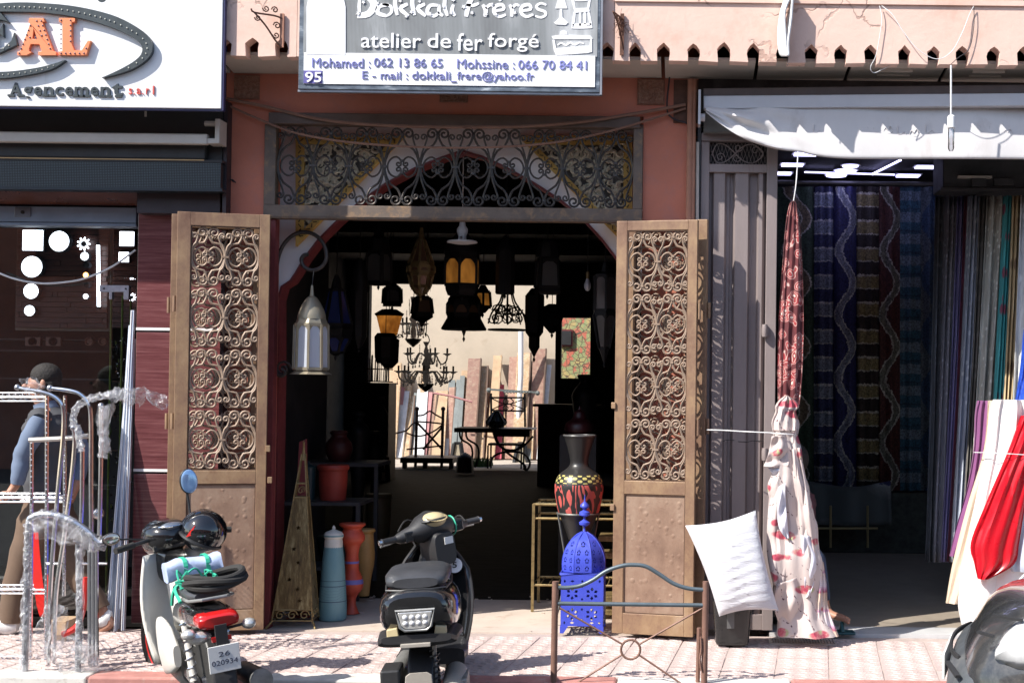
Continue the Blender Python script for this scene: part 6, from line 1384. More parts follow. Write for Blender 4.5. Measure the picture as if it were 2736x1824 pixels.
y = 1.4; c = P(1570,750,y); b2 = thing('bare_bulb', 'bare frosted bulb hanging on a thin wire near the right iron door', 'lamp', P(1570,778,y)); zz = lambda q: P(1570,q,y).z; sc = 1/S(y)
part('glass', MB().lathe([(0,zz(778)),(5*sc,zz(776)),(9*sc,zz(768)),(9*sc,zz(760)),(5*sc,zz(748)),(4*sc,zz(744))], 16, (c.x,y,0)), m_milk, b2, smooth=True)
part('socket', MB().lathe([(5*sc,zz(745)),(5*sc,zz(728)),(1.5*sc,zz(724))], 12, (c.x,y,0)), m_brass, b2, smooth=True); part('cord', MB().tube([(c.x,y,zz(724)),(c.x,y,ZC)], .003, 5), m_lmetal, b2)
# bell-shaped iron scroll lantern frame, lit through
y = 10; bq = thing('scroll_lantern_frame', 'open bell shaped lantern frame of iron scrolls against the bright wall', 'lantern', P(1355,865,y)); b = MB()
for k in range(8):
    a = k*PI/4+.1; c = P(1355,865,y); sc = 1/S(y); R_ = lambda q, r_: (c.x+math.cos(a)*r_*sc, y+math.sin(a)*r_*sc, P(1355,q,y).z)
    part('rib', MB().tube(cr([R_(865,50), R_(838,42), R_(815,26), R_(800,18), R_(760,8)], 4), .012, 4), m_irontan, bq, smooth=True)
    for q0, r0, s_ in ((850,34,1), (828,24,-1)): part('scroll', MB().tube([(R_(q0,r0)[0]+math.cos(t_*.8*s_+a)*.09*(1-t_/12), y+math.sin(a)*r0*sc, R_(q0,r0)[2]+math.sin(t_*.8*s_+a)*.09*(1-t_/12)) for t_ in range(10)], .009, 4), m_irontan, bq, smooth=True)
part('hoop', MB().tube([(c.x+math.cos(q)*50*sc, y+math.sin(q)*50*sc, P(0,865,y).z) for q in [2*PI*k/24 for k in range(24)]], .012, 5, closed=True), m_irontan, bq)
part('chain', MB().tube([(c.x,y,P(0,760,y).z),(c.x,y,ZC)], .006, 5), m_lmetal, bq)
# crystal chandelier
m_cryst = gmat('crystal_drops', (.62,.56,.52), .02, .8, .1); m_candle = M('black_candle_sleeve', (.012,.008,.008), .5)
def chandelier(label, px, y, z_top, tiers, bowl, scale=1, hook=None):
    c = P(px, z_top, y); sc = 1/S(y); zz = lambda q: P(px, q, y).z
    o = thing('chandelier', label, 'chandelier', (c.x, y, zz(bowl+12)))
    part('stem', MB().lathe([(3*sc,zz(bowl)),(8*sc,zz(bowl-30)),(4*sc,zz(bowl-50)),(12*sc,zz(bowl-62)),(4*sc,zz(bowl-80)),(7*sc,zz(bowl-96)),(3*sc,zz(bowl-110)),(9*sc,zz(bowl-122)),(2*sc,zz(z_top))], 10, (c.x,y,0)), m_cryst, o, smooth=True)
    part('bowl', MB().lathe([(2*sc,zz(bowl+12)),(6*sc,zz(bowl+8)),(16*sc,zz(bowl)),(22*sc,zz(bowl-8)),(23*sc,zz(bowl-10))], 16, (c.x,y,0)), m_lmetal, o, smooth=True)
    rnd = random.Random(px)
    for zc, R_, n, ph in tiers:
        for k in range(n):
            a = 2*PI*k/n+ph; d = Vector((math.cos(a), math.sin(a), 0)); r_ = R_*sc; b0 = Vector((c.x, y, 0))
            part('arm', MB().tube(cr([b0+d*3*sc+Vector((0,0,zz(zc+10))), b0+d*r_*.4+Vector((0,0,zz(zc+2))), b0+d*r_*.7+Vector((0,0,zz(zc+30))), b0+d*r_*.95+Vector((0,0,zz(zc+22))), b0+d*r_+Vector((0,0,zz(zc+6)))], 3), 2.2*sc, 5), m_cryst, o, smooth=True)
            part('drip_pan', MB().lathe([(2*sc,zz(zc+8)),(12*sc,zz(zc+2)),(12.5*sc,zz(zc+1))], 10, (c.x+d.x*r_, y+d.y*r_, 0)), m_cryst, o)
            part('candle', MB().lathe([(2.6*sc,zz(zc+4)),(2.6*sc,zz(zc-13))], 6, (c.x+d.x*r_, y+d.y*r_, 0)), m_candle, o)
            b = MB()
            for j in range(5):
                q_ = rnd.random(); p = b0+d*r_*(.5+.5*q_)+Vector((rnd.uniform(-6,6)*sc, rnd.uniform(-6,6)*sc, zz(zc+14+rnd.uniform(0,14))))
                for m_ in range(4): b.ball(p-Vector((0,0,m_*4.2*sc)), 1.7*sc*(1 if m_ < 3 else 1.6), 4, 3)
            part('drops', b, m_cryst, o, stuff=True)
    b = MB()
    for j in range(26):
        a = rnd.uniform(0, 6.28); r_ = rnd.uniform(6, 22)*sc; q_ = rnd.uniform(bowl-120, bowl-10)
        for m_ in range(5): b.ball((c.x+math.cos(a)*r_, y+math.sin(a)*r_, zz(q_+m_*4)), 1.6*sc, 4, 3)
    part('bead_strings', b, m_cryst, o, stuff=True)
    part('hook', MB().tube(cr([(c.x, y, zz(z_top)), (c.x+8*sc, y, zz(z_top-8)), (c.x+5*sc, y, zz(z_top-22)), (c.x-4*sc, y, zz(z_top-32)), (c.x, y, zz(z_top-48)), (c.x, y, ZC)], 3), .007, 5), m_lmetal, o, smooth=True)
chandelier('crystal chandelier with black candle sleeves on two tiers, before the leaning boards', 1139, 9.0, 920, [(942,56,5,.3), (990,72,8,.1)], 1035)
chandelier('smaller crystal chandelier with a fringed canopy behind, further into the courtyard', 1105, 16.0, 850, [(862,30,5,.5)], 915)

# ============================================================ COURTYARD
m_pl = {'brown': M('rust_primed_steel', (.27,.15,.115), .7, .1, var=.15, scale=8, rv=.15, col2=(.38,.27,.2)), 'rusty': M('flaking_rust', (.40,.27,.16), .8, var=.25, scale=10, col2=(.55,.46,.34), rv=.1), 'grey': M('grey_primer_steel', (.16,.18,.18), .6, .1, rv=.1),
        'pink': M('pinkish_board', (.42,.19,.19), .7, rv=.1), 'white': M('whitewashed_board', (.60,.60,.62), .7, rv=.05), 'tan': M('tan_board', (.42,.29,.18), .75, rv=.15), 'red': M('red_plastic_board', (.55,.08,.12), .6), 'blue': M('pale_blue_board', (.42,.55,.66), .7)}
m_ends = M('dark_inner_flange', (.12,.075,.055), .8)
boards = [  # top px x,y ; bottom px x,y ; width px ; kind ; label
 (1056,970,1040,1225,24,'tan','stubby tan board behind the black urn shapes at the far left'),
 (1048,1000,1040,1225,12,'blue','pale blue board at the left end of the row'),
 (1070,1035,1052,1228,18,'pink','pinkish board third from the left end'),
 (1084,1045,1062,1228,16,'white','white board beside the pinkish one, left end of row'),
 (1100,1058,1085,1228,13,'rusty','rusty plank under the chandelier, left part'),
 (1113,1050,1093,1228,10,'grey','thin grey steel bar under the chandelier bowl'),
 (1130,1040,1118,1230,22,'white','bright white board under the chandelier'),
 (1146,1048,1128,1230,16,'pink','rose board right of the bright white one'),
 (1160,1050,1140,1230,14,'brown','brown steel profile behind the bed headboard'),
 (1180,1045,1168,1230,24,'tan','wide tan board behind the headboard post'),
 (1198,1060,1188,1230,14,'white','narrow white slat right of the wide tan board'),
 (1208,1035,1196,1232,13,'brown','brown profile under the slanting pink tube'),
 (1226,1015,1210,1232,10,'grey','left one of the two grey steel bars'),
 (1236,1004,1222,1232,10,'grey','right, longer one of the two grey steel bars'),
 (1243,1055,1238,1232,12,'tan','short tan post beside the grey bars'),
 (1268,958,1250,1232,26,'brown','tall brown steel profile with an open hollow end'),
 (1288,978,1275,1232,24,'rusty','peeling rusty profile beside the tall brown one'),
 (1284,1065,1272,1232,24,'tan','shorter ochre profile in front of the peeling one'),
 (1329,950,1308,1232,16,'tan','leaning tan plank left of the white pole'),
 (1337,1028,1330,1150,16,'red','short red board at the white pole foot'),
 (1374,954,1362,1232,20,'brown','brown profile just right of the white pole'),
 (1400,943,1385,1232,28,'rusty','broad ochre rusted profile, second right of the white pole'),
 (1420,980,1410,1232,16,'tan','tan plank third right of the white pole'),
 (1442,932,1425,1232,26,'brown','tallest brown profile at the right of the row'),
 (1456,1002,1440,1232,10,'white','thin pale lath at the right end of the row'),
 (1468,975,1445,1232,9,'white','slanting white lath rightmost against the wall'),
 (1322,1060,1308,1232,8,'grey','bundle bar of grey steel left of the wrought chair'),
 (1426,1060,1412,1232,9,'grey','grey steel bar behind the right table leg'),
]
for i, (tx, ty, bx, by, w_, kd, lb) in enumerate(boards):
    t0 = P(tx, ty, 21.40-.012*(i % 4)); b0 = P(bx, by, 20.55+.05*(i % 3)); b0.z = .02; ww = w_*1.28/S(21)
    o = thing('leaning_board', lb+', against the courtyard wall', 'board', b0); d = (t0-b0).normalized(); u = Vector((1,0,0)); n_ = d.cross(u).normalized()
    part('face', MB().bar(b0, t0, ww, .03, n_), m_pl[kd], o)
    if kd in ('brown', 'rusty', 'tan') and w_ > 12: part('flange', MB().bar(b0+u*ww*.5-n_*.0+Vector((.012,-.03,0)), t0+u*ww*.5+Vector((.012,-.03,0)), .03, .09, n_), m_ends if kd != 'tan' else m_pl['rusty'], o)
def rod(pts, r, y, n=5, k=3): return MB().tube(cr([P(a, c, y) for a, c in pts], k), r, n)
solo('pink_tube', rod([(1158,1050),(1205,1058),(1262,1074)], .022, 20.2), m_pl['pink'], 'thick pink tube lying slanted across the leaning boards', 'tube', smooth=True)
rnd = random.Random(44)
for k, (nth, kd) in enumerate(zip(('first','second','third','fourth','fifth','sixth','seventh','eighth','ninth','tenth','eleventh','twelfth'), ['brown','rusty','tan','brown','grey','tan','rusty','brown','tan','brown','rusty','brown'])):
    tx = 1066+k*36+rnd.uniform(-8, 8); ty = rnd.uniform(985, 1060); t0 = P(tx, ty, 21.46); b0 = P(tx-14, 1225, 21.0); b0.z = .02; d = (t0-b0).normalized(); n_ = d.cross(Vector((1,0,0))).normalized()
    o = thing('leaning_board', kd+' board half hidden behind the leaning row, '+nth+' from the left in the back', 'board', b0, group='boards in the back row against the courtyard wall'); part('face', MB().bar(b0, t0, rnd.uniform(.08,.17), .03, n_), m_pl[kd], o)
# far furniture, dark against the sun
yf = 17.4
def furn(name, label, cat, px, py=1250, y=yf): return thing(name, label, cat, (P(px, py, y).x, y, .0))
bdh = furn('bed_headboard', 'curved iron bed headboard with ball knobs and crossed rods in the courtyard', 'headboard', 1150)
for a in (1114, 1184): part('post', MB().tube([P(a,1095,yf), (P(a-4,1240,yf).x, yf, .01)], .03, 6).ball(P(a,1092,yf), .045, 8, 6), m_ends, bdh, smooth=True)
for pts, nm in (([(1117,1110),(1132,1108),(1148,1098),(1165,1108),(1184,1118)],'top_rail'), ([(1052,1158),(1085,1150),(1100,1134),(1114,1126)],'side_curve'), ([(1086,1156),(1110,1164),(1135,1162),(1165,1148),(1184,1132)],'lower_curve'), ([(1114,1126),(1150,1128),(1184,1132)],'middle_rail'), ([(1086,1200),(1184,1190)],'bottom_rail'), ([(1116,1130),(1182,1200)],'brace'), ([(1182,1140),(1130,1200)],'brace')):
    part(nm, rod(pts, .022 if 'r' in nm[:4] else .016, yf-.02), m_rustbar, bdh, smooth=True)
m_blk = M('black_furniture_iron', (.02,.018,.018), .6, .2)
for (a, c, q, tz, lb) in ((1218, 1432, 1143, 1147, 'left long iron table in the courtyard shade line'), ):
    tb_ = furn('iron_table', lb, 'table', 1320); z = P(1300, 1143, 17.0).z; x0, x1 = P(1218,1143,17.0).x, P(1330,1143,17.0).x
    part('top', MB().box(x0, x1, 16.8, 17.8, z-.08, z), m_blk, tb_)
    for s_, xx in ((1, 1245), (1, 1228)): part('leg', rod([(xx,1150),(xx+4,1172),(xx+30,1190),(xx+34,1220),(xx+24,1248)], .02, 16.9), m_blk, tb_, smooth=True)
tb2 = furn('scroll_table', 'iron table on big crossing scroll legs, right of the courtyard opening', 'table', 1375); z = P(1370,1143,17.1).z
part('top', MB().box(P(1334,1143,17).x, P(1424,1143,17).x, 16.7, 17.7, z-.03, z), M('pale_tabletop', (.30,.29,.30), .5), tb2); part('apron', MB().box(P(1322,1150,17).x, P(1416,1150,17).x, 16.95, 17.0, z-.16, z-.035), m_blk, tb2)
for pts in ([(1318,1155),(1330,1185),(1352,1202),(1368,1204),(1400,1190),(1424,1165)], [(1312,1250),(1312,1228),(1330,1212),(1366,1206),(1400,1212),(1416,1235),(1408,1255),(1398,1250)], [(1404,1155),(1398,1185),(1375,1202),(1340,1195),(1322,1160)], [(1352,1206),(1370,1220),(1400,1240),(1404,1252)]): part('leg_scroll', rod(pts, .022, 17.0), m_blk, tb2, smooth=True)
ch = furn('iron_chair', 'wrought iron chair with an X patterned square back behind the scroll table', 'chair', 1356, y=17.9)
for a in (1312, 1402): part('back_post', rod([(a,1050),(a+1,1140)], .022, 17.9), m_blk, ch)
for pts in ([(1308,1062),(1404,1062)], [(1312,1096),(1402,1098)]): part('rail', rod(pts, .018, 17.9), m_blk, ch)
for pts in ([(1314,1064),(1356,1080),(1402,1064)], [(1314,1094),(1356,1078),(1402,1094)], [(1350,1064),(1344,1072),(1350,1080),(1358,1072),(1350,1064)], [(1350,1082),(1344,1089),(1350,1096),(1358,1089),(1350,1082)], [(1364,1064),(1372,1072),(1364,1080)], [(1364,1082),(1372,1089),(1364,1096)]): part('back_scroll', rod(pts, .011, 17.9), m_blk, ch, smooth=True)
part('seat', MB().box(P(1312,1140,17.9).x, P(1402,1140,17.9).x, 17.5, 17.95, .44, .48), m_blk, ch)
for dx in (0, 1):
    for dy in (0, 1): part('leg', MB().box(P(1312+88*dx,1140,17.9).x-.015, P(1312+88*dx,1140,17.9).x+.015, 17.5+.42*dy, 17.53+.42*dy, .0, .44), m_blk, ch)
solo('carved_curtain_rod', MB().bar(P(1306,1040,18.6), P(1436,1048,18.6), .05, .04).ball(P(1306,1042,18.6), .05, 6, 4).ball(P(1436,1050,18.6), .05, 6, 4).tube([P(1345+k*4, 1046+(3 if k % 2 else 0), 18.55) for k in range(20)], .015, 4), m_pl['grey'], 'grey iron rod with loops lying across the top of the chair', 'rod')
bn_ = furn('low_bench', 'low dark plank bench in the sun at the left of the courtyard opening', 'bench', 1140); z = P(1140,1222,17.2).z
part('seat', MB().box(P(1072,1220,17.2).x, P(1212,1220,17.2).x, 17.1, 18.2, z-.10, z), m_dgrey, bn_)
for a in (1135, 1080, 1205): part('leg', MB().box(P(a,1240,17.2).x-.04, P(a,1240,17.2).x+.04, 17.2, 17.3, 0, z-.10), m_dgrey, bn_)
m_parch = gmat('parchment_glass', (.62,.55,.42), 0, .4)
for px, t_, b_, w0, w1, y, lb in ((1222,1180,1243,12,24,19.8,'tall tapered parchment lantern standing left in the courtyard opening'), (1392,1180,1243,12,26,19.9,'tapered parchment lantern standing under the scroll table'), (1026,1216,1290,10,16,13.5,'tapered parchment lantern standing in the dark left of the opening')):
    lantern(lb, px, y, [(t_,w0,'m'),(t_+4,w0,'g'),(b_-4,w1,'m'),(b_,w1,'m')], 4, None, m_parch, .9, name='standing_lantern', finial=False)
lantern('six sided diamond shaped pale lamp standing on the iron table', 1326, 17.0, [(1098,8,'m'),(1103,9,'g'),(1128,27,'g'),(1140,14,'m'),(1143,14,'m')], 8, None, gmat('sea_glass', (.32,.38,.34), 0, .4), .2, name='table_lamp', finial=False)
lantern('grey dome topped pierced lantern on the floor of the courtyard opening', 1242, 15.6, [(1208,2,'s'),(1226,22,'m'),(1262,24,'m')], 10, M('grey_lantern_metal', (.16,.17,.19), .5), m_clearish, .1, name='standing_lantern', finial=False)
# dark cabinet right of the opening, stacked books / magazines at the left
x0, x1, z0, z1 = rect(1428, 1080, 1600, 1262, 13.0); cb = thing('cabinet', 'black cabinet with a flat projecting top, right of the courtyard opening', 'cabinet', ((x0+x1)/2, 13.2, 0))
part('body', MB().box(x0+.05, x1, 13.0, 13.6, 0, z1-.04), m_lmetal, cb); part('top', MB().box(x0-.03, x1+.05, 12.95, 13.65, z1-.04, z1), m_dgrey, cb)
x0, x1, z0, z1 = rect(982, 1018, 1030, 1022, 14.0); rk = thing('wire_rack', 'wire rack of coloured slats at the left of the courtyard view', 'rack', ((x0+x1)/2, 14.0, 0)); rnd = random.Random(9)
for k in range(13):
    a = 982+k*4.6+rnd.uniform(-1,1); part('slat', MB().bar(P(a, 1020, 14.0), P(a+rnd.uniform(-2,5), 955+rnd.uniform(-8,10), 14.1), rnd.uniform(.012,.03), .02), m_pl[rnd.choice(['white','blue','tan','red','pink','white','grey'])], rk)
for q in (985, 1018): part('wire', MB().tube([P(978,q,13.95), P(1050,q+2,13.95)], .01, 4), m_blk, rk)
solo('crate', MB().box(P(975,1100,14).x, P(1045,1100,14).x, 13.8, 14.4, 0, P(1010,1022,14).z), m_lmetal, 'black crate stack carrying the rack of coloured slats', 'crate')
b = MB()
for k in range(500):
    x, y = rnd.uniform(P(1260,1240,18.2).x, P(1310,1240,18.2).x), 18.2+rnd.uniform(-.3,.3); h = rnd.uniform(.04,.2); b.add([(x,y,0),(x+.02,y,0),(x+rnd.uniform(-.05,.05),y+rnd.uniform(-.05,.05),h)], [(0,1,2)])
solo('green_weeds', b, M('weed_green', (.05,.10,.03), .8), 'tuft of green weeds under the table in the courtyard', 'weeds', kind='stuff')
# dark clutter standing in the shop shade
for k, (px, t_, b_, w_, y, lb) in enumerate(((955,1100,1400,30,4.0,'tall dark metal urn column left of the aisle'), (1000,1150,1330,22,7.0,'dark slim pedestal beside the aisle'), (1015,1060,1260,20,9.5,'dark tall vase silhouette at the left of the courtyard view'), (1560,1000,1250,34,5.0,'black jar silhouette behind the right iron door'))):
    vase('dark_urn', lb, px, b_, [(t_,w_*.5),(t_+8,w_*.6),(t_+20,w_*.35),(t_+50,w_),(t_+90,w_*.9),(b_-40,w_*.45),(b_,w_*.7)], y, m_lmetal, .004, 'urn', 14)
vase('urn', 'dark red lidded urn just above the neck of the black vase', 1548, 1160, [(1085,3),(1095,5),(1100,14),(1118,20),(1130,36),(1150,40),(1160,34)], 1.75, M('wine_glaze', (.035,.006,.008), .4), None, 'urn')
c = P(1548,1160,1.75); solo('pedestal', MB().box(c.x-.14, c.x+.14, 1.61, 1.89, .003, c.z-.002), m_lmetal, 'black pedestal block carrying the dark red lidded urn', 'pedestal')
# ============================================================ PERSON
def skin_fig(name, label, V, E, mat, base, cat=None, parent=None, sub=1, root=0):
    me = bpy.data.meshes.new(name); me.from_pydata([tuple(Vector(v[0])-base) for v in V], E, []); o = bpy.data.objects.new(name, me); COL.objects.link(o)
    m = o.modifiers.new('skin', 'SKIN'); m.use_smooth_shade = True; m.branch_smoothing = .3
    sv = me.skin_vertices[0] if me.skin_vertices else None
    if sv is None:
        bpy.context.view_layer.objects.active = o
    for i, v in enumerate(V):
        r = v[1] if isinstance(v[1], tuple) else (v[1], v[1]); me.skin_vertices[0].data[i].radius = r; me.skin_vertices[0].data[i].use_root = (i == root)
    s = o.modifiers.new('sub', 'SUBSURF'); s.levels = sub; s.render_levels = sub
    me.materials.append(mat)
    if parent: o.parent = parent
    else:
        o.location = base
        if label: o['label'] = label
        if cat: o['category'] = cat
    return o
m_skin = M('skin', (.38,.19,.125), .5, var=.06, bump=.05); m_hair = M('black_hair', (.016,.013,.012), .75, var=.4, scale=30, bump=.9, bs=70, dist=.01)
m_blue = M('blue_shirt', (.12,.16,.24), .8, var=.08, bump=.15, bs=25); m_vest = M('charcoal_vest', (.055,.057,.065), .85, var=.1, bump=.2, bs=25); m_trou = M('brown_trousers', (.12,.078,.052), .85, var=.1, bump=.2, bs=20); m_shoe = M('white_sneaker', (.66,.66,.66), .6)
yP = -.16
def Q(px, py, dy=0): return P(px, py, yP+dy)
base = Vector((Q(130,1690).x, yP, 0))
V = [(Q(128,1335), .12), (Q(128,1250), .115), (Q(130,1170), .13), (Q(128,1115), .10), (Q(120,1085), .058), (Q(108,1058), .066), (Q(106,1030,0), .092), (Q(112,1000), .080),
     (Q(108,1122,-.16), .05), (Q(62,1215,-.20), .045), (Q(50,1275,-.22), .032), (Q(40,1300,-.22), .030),
     (Q(172,1122,.15), .05), (Q(218,1210,.12), .045), (Q(205,1290,.05), .032), (Q(196,1315,.02), .03),
     (Q(110,1370,-.07), .09), (Q(60,1500,-.1), .062), (Q(32,1640,-.1), .042), (Q(28,1672,-.12), .038), (Q(-2,1684,-.13), .03),
     (Q(150,1370,.07), .09), (Q(196,1510,.05), .062), (Q(262,1615,.03), .042), (Q(280,1645,.03), .036), (Q(300,1668,.03), .034), (Q(262,1686,.02), .028)]
E = [(0,1),(1,2),(2,3),(3,4),(4,5),(5,6),(6,7),(3,8),(8,9),(9,10),(10,11),(3,12),(12,13),(13,14),(14,15),(0,16),(16,17),(17,18),(18,19),(19,20),(0,21),(21,22),(22,23),(23,24),(24,25),(25,26)]
def hand(V, E, k, palm, fdirs, r=.0095):                # palm and five bent fingers rooted at vertex k
    n = len(V); V.append((palm, .026)); E.append((k, n))
    for base_, mid, tip in fdirs:
        m = len(V); V.extend([(palm+base_, r*1.1), (palm+base_+mid, r), (palm+base_+mid+tip, r*.8)]); E.extend([(n, m), (m, m+1), (m+1, m+2)])
VV = lambda x, y, z: Vector((x, y, z))
hand(V, E, 11, Q(30,1318,-.22), [(VV(-.02,-.022+.015*i,-.02), VV(-.03,-.004+.003*i,-.018), VV(-.012,.0,-.024+.002*i)) for i in range(4)]+[(VV(-.012,-.03,.01), VV(-.022,-.008,.0), VV(-.018,0,-.01))])
hand(V, E, 15, Q(188,1335,.02), [(VV(-.01,-.022+.015*i,-.03), VV(-.008,-.0,-.03), VV(.004,.0,-.024)) for i in range(4)]+[(VV(-.02,-.02,.0), VV(-.012,-.008,-.02), VV(-.004,0,-.018))])
man = skin_fig('person', 'person in charcoal vest, blue shirt and brown trousers striding left behind the chrome racks', V, E, m_skin, base, 'person')
z = lambda *a: a
def garment(name, runs, mat, parent, n=16, sq=1.0):
    """tubes that follow the limbs: runs of (point, radius)"""
    b = MB()
    for run in runs:
        K = cr([(p.x, p.y, p.z) for p, r in run], 4); R_ = [v.x for v in cr([(r, 0, 0) for p, r in run], 4)]; rnd = random.Random(len(run)+int(1000*run[0][1]))
        R_ = [r*(1+.05*math.sin(i*1.9)+rnd.uniform(-.03,.03)) for i, r in enumerate(R_)]; b.tube(K, R_, n)
    return part(name, b, mat, parent, smooth=True)
garment('trousers', [[(Q(128,1300),.13),(Q(128,1340),.145),(Q(118,1375,-.03),.13)],[(Q(122,1340,-.03),.12),(Q(98,1400,-.07),.115),(Q(62,1500,-.1),.09),(Q(42,1580,-.1),.082),(Q(33,1660,-.1),.076)],[(Q(136,1340,.03),.12),(Q(160,1400,.07),.11),(Q(198,1508,.05),.086),(Q(232,1570,.04),.076),(Q(268,1628,.03),.068)]], m_trou, man)
garment('vest', [[(Q(128,1322),.150),(Q(128,1290),.146),(Q(128,1230),.142),(Q(130,1165),.158),(Q(128,1120),.140),(Q(124,1098),.085),(Q(121,1088),.06)],[(Q(108,1118,-.10),.075),(Q(104,1130,-.17),.062)],[(Q(150,1118,.08),.075),(Q(172,1128,.14),.062)]], m_vest, man)
garment('sleeve', [[(Q(108,1120,-.15),.060),(Q(84,1168,-.19),.062),(Q(60,1218,-.20),.054),(Q(52,1262,-.22),.048),(Q(46,1292,-.22),.040)]], m_blue, man)
garment('sleeve', [[(Q(170,1122,.13),.060),(Q(198,1165,.14),.062),(Q(218,1212,.12),.055),(Q(206,1285,.06),.042)]], m_blue, man)
garment('shirt_collar', [[(Q(125,1098),.078),(Q(119,1076),.066)]], m_blue, man)
garment('shirt_collar', [[(Q(128,1318),.152),(Q(128,1334),.155)]], m_whitepaint, man).name = 'shirt_hem'
b = MB().ball(Q(124,1004,.0), .098, 20, 14, (.98,.90,.86)).ball(Q(136,1028,.0), .080, 16, 12, (.8,.95,1.0)); part('hair', b, m_hair, man, smooth=True)
b = MB().ball(Q(114,1026,-.090), .022, 8, 6, (.8,.5,1.4)); part('ear', b, m_skin, man, smooth=True)
b = MB().ball(Q(66,1034,-.02), .018, 8, 6, (1.2,.8,1.3)).ball(Q(72,1052,-.02), .016, 8, 6, (1,1.6,.6)); part('nose_and_lips', b, m_skin, man, smooth=True)
for s_ in (-.05, .03): part('eye', MB().ball(Q(73,1022,s_), .012, 8, 6), m_dark, man, smooth=True)
for (hx_, hy_, tx_, ty_, dy, rot_) in ((34,1672,-22,1690,-.12,0), (290,1650,262,1690,.03,.5)):
    a, c = Q(hx_, hy_, dy), Q(tx_, ty_, dy); a.z = max(a.z, .05); c.z = .045; rings = []
    up = Vector((0,0,1)); d = (c-a).normalized()
    for t_, w_, h_ in ((-.25,.030,.035),(0,.042,.055),(.35,.045,.055),(.7,.05,.038),(1.05,.048,.03),(1.3,.03,.02)):
        ctr = a+(c-a)*t_; rings.append([ctr+Vector((0, math.cos(q)*w_, math.sin(q)*h_)) for q in [2*PI*k/12 for k in range(12)]])
    part('shoe', MB().loft(rings), m_shoe, man, smooth=True)
# seated person hidden behind the floral cloth: trouser leg and sandalled foot show
yS = .02; Q2 = lambda px, py, dy=0: P(px+(2150-px)*.0-8, py, yS+dy)
base2 = Vector((Q2(2170,1640).x, .30, .016))
V2 = [(Q2(2130,1480,.35),.12),(Q2(2130,1400,.35),.11),(Q2(2130,1330,.33),.12),(Q2(2130,1275,.30),.05),(Q2(2130,1245,.29),.085),(Q2(2130,1215,.29),.07),
      (Q2(2165,1490,.30),.08),(Q2(2192,1500,.05),.06),(Q2(2212,1620,.08),.035),(Q2(2222,1640,.05),.032),(Q2(2262,1652,-.02),.026),
      (Q2(2105,1490,.30),.08),(Q2(2120,1500,.05),.06),(Q2(2130,1620,.10),.035),(Q2(2140,1648,.02),.026),(Q2(2165,1330,.30),.045),(Q2(2176,1420,.2),.04),(Q2(2165,1460,.05),.03),(Q2(2095,1330,.30),.045),(Q2(2088,1420,.2),.04),(Q2(2110,1460,.05),.03)]
E2 = [(0,1),(1,2),(2,3),(3,4),(4,5),(0,6),(6,7),(7,8),(8,9),(9,10),(0,11),(11,12),(12,13),(13,14),(2,15),(15,16),(16,17),(2,18),(18,19),(19,20)]
for i in range(5):
    m = len(V2); V2.extend([(Q2(2268,1650+i*1.5,-.035+i*.0-.0)+Vector((.0,-.02*i+.03,.0)), .012), (Q2(2278,1656+i*1.2,-.04)+Vector((.01-.004*i,-.02*i+.03,-.004)), .009)]); E2.extend([(10, m), (m, m+1)])
w2 = skin_fig('person', 'person seated behind the floral cloth, only a dark trouser hem and a sandalled foot showing', V2, E2, m_skin, base2, 'person')
garment('trousers', [[(Q2(2130,1470,.35),.13),(Q2(2130,1500,.34),.14)],[(Q2(2150,1490,.30),.10),(Q2(2180,1500,.06),.085),(Q2(2200,1600,.08),.065)],[(Q2(2110,1490,.30),.10),(Q2(2125,1500,.06),.085),(Q2(2130,1605,.10),.06)]], M('navy_print_trousers', (.03,.05,.10), .8, var=.5, scale=20), w2)
garment('blouse', [[(Q2(2130,1475,.35),.14),(Q2(2130,1400,.35),.13),(Q2(2130,1335,.33),.145),(Q2(2130,1295,.31),.07)],[(Q2(2160,1325,.30),.06),(Q2(2172,1420,.2),.05)],[(Q2(2100,1325,.30),.06),(Q2(2090,1420,.2),.05)]], M('dark_print_blouse', (.06,.02,.03), .8, var=.5, scale=20), w2)
part('hair', MB().ball(Q2(2130,1225,.30), .10, 16, 12, (1,.95,1.1)), m_hair, w2, smooth=True)
c = Q2(2248,1652,-.0); part('sandal', MB().box(c.x-.09, c.x+.10, c.y-.10, c.y+.03, .018, .032).tube([(c.x+.02,c.y-.09,.03),(c.x+.02,c.y-.035,.085),(c.x+.02,c.y+.02,.03)], .014, 6), M('teal_sandal', (.02,.08,.09), .4), w2, bev=.004)
xs0 = Q2(2130,1500,.35).x; so2 = thing('stool', 'low dark stool behind the floral cloth', 'stool', (xs0, yS+.35, .016)); part('seat', MB().lathe([(.17,.40),(.17,.43)], 20, (xs0, yS+.40, 0)), m_dgrey, so2); part('pedestal', MB().lathe([(.16,.017),(.14,.04),(.03,.06),(.03,.40)], 20, (xs0, yS+.40, 0)), m_dgrey, so2)

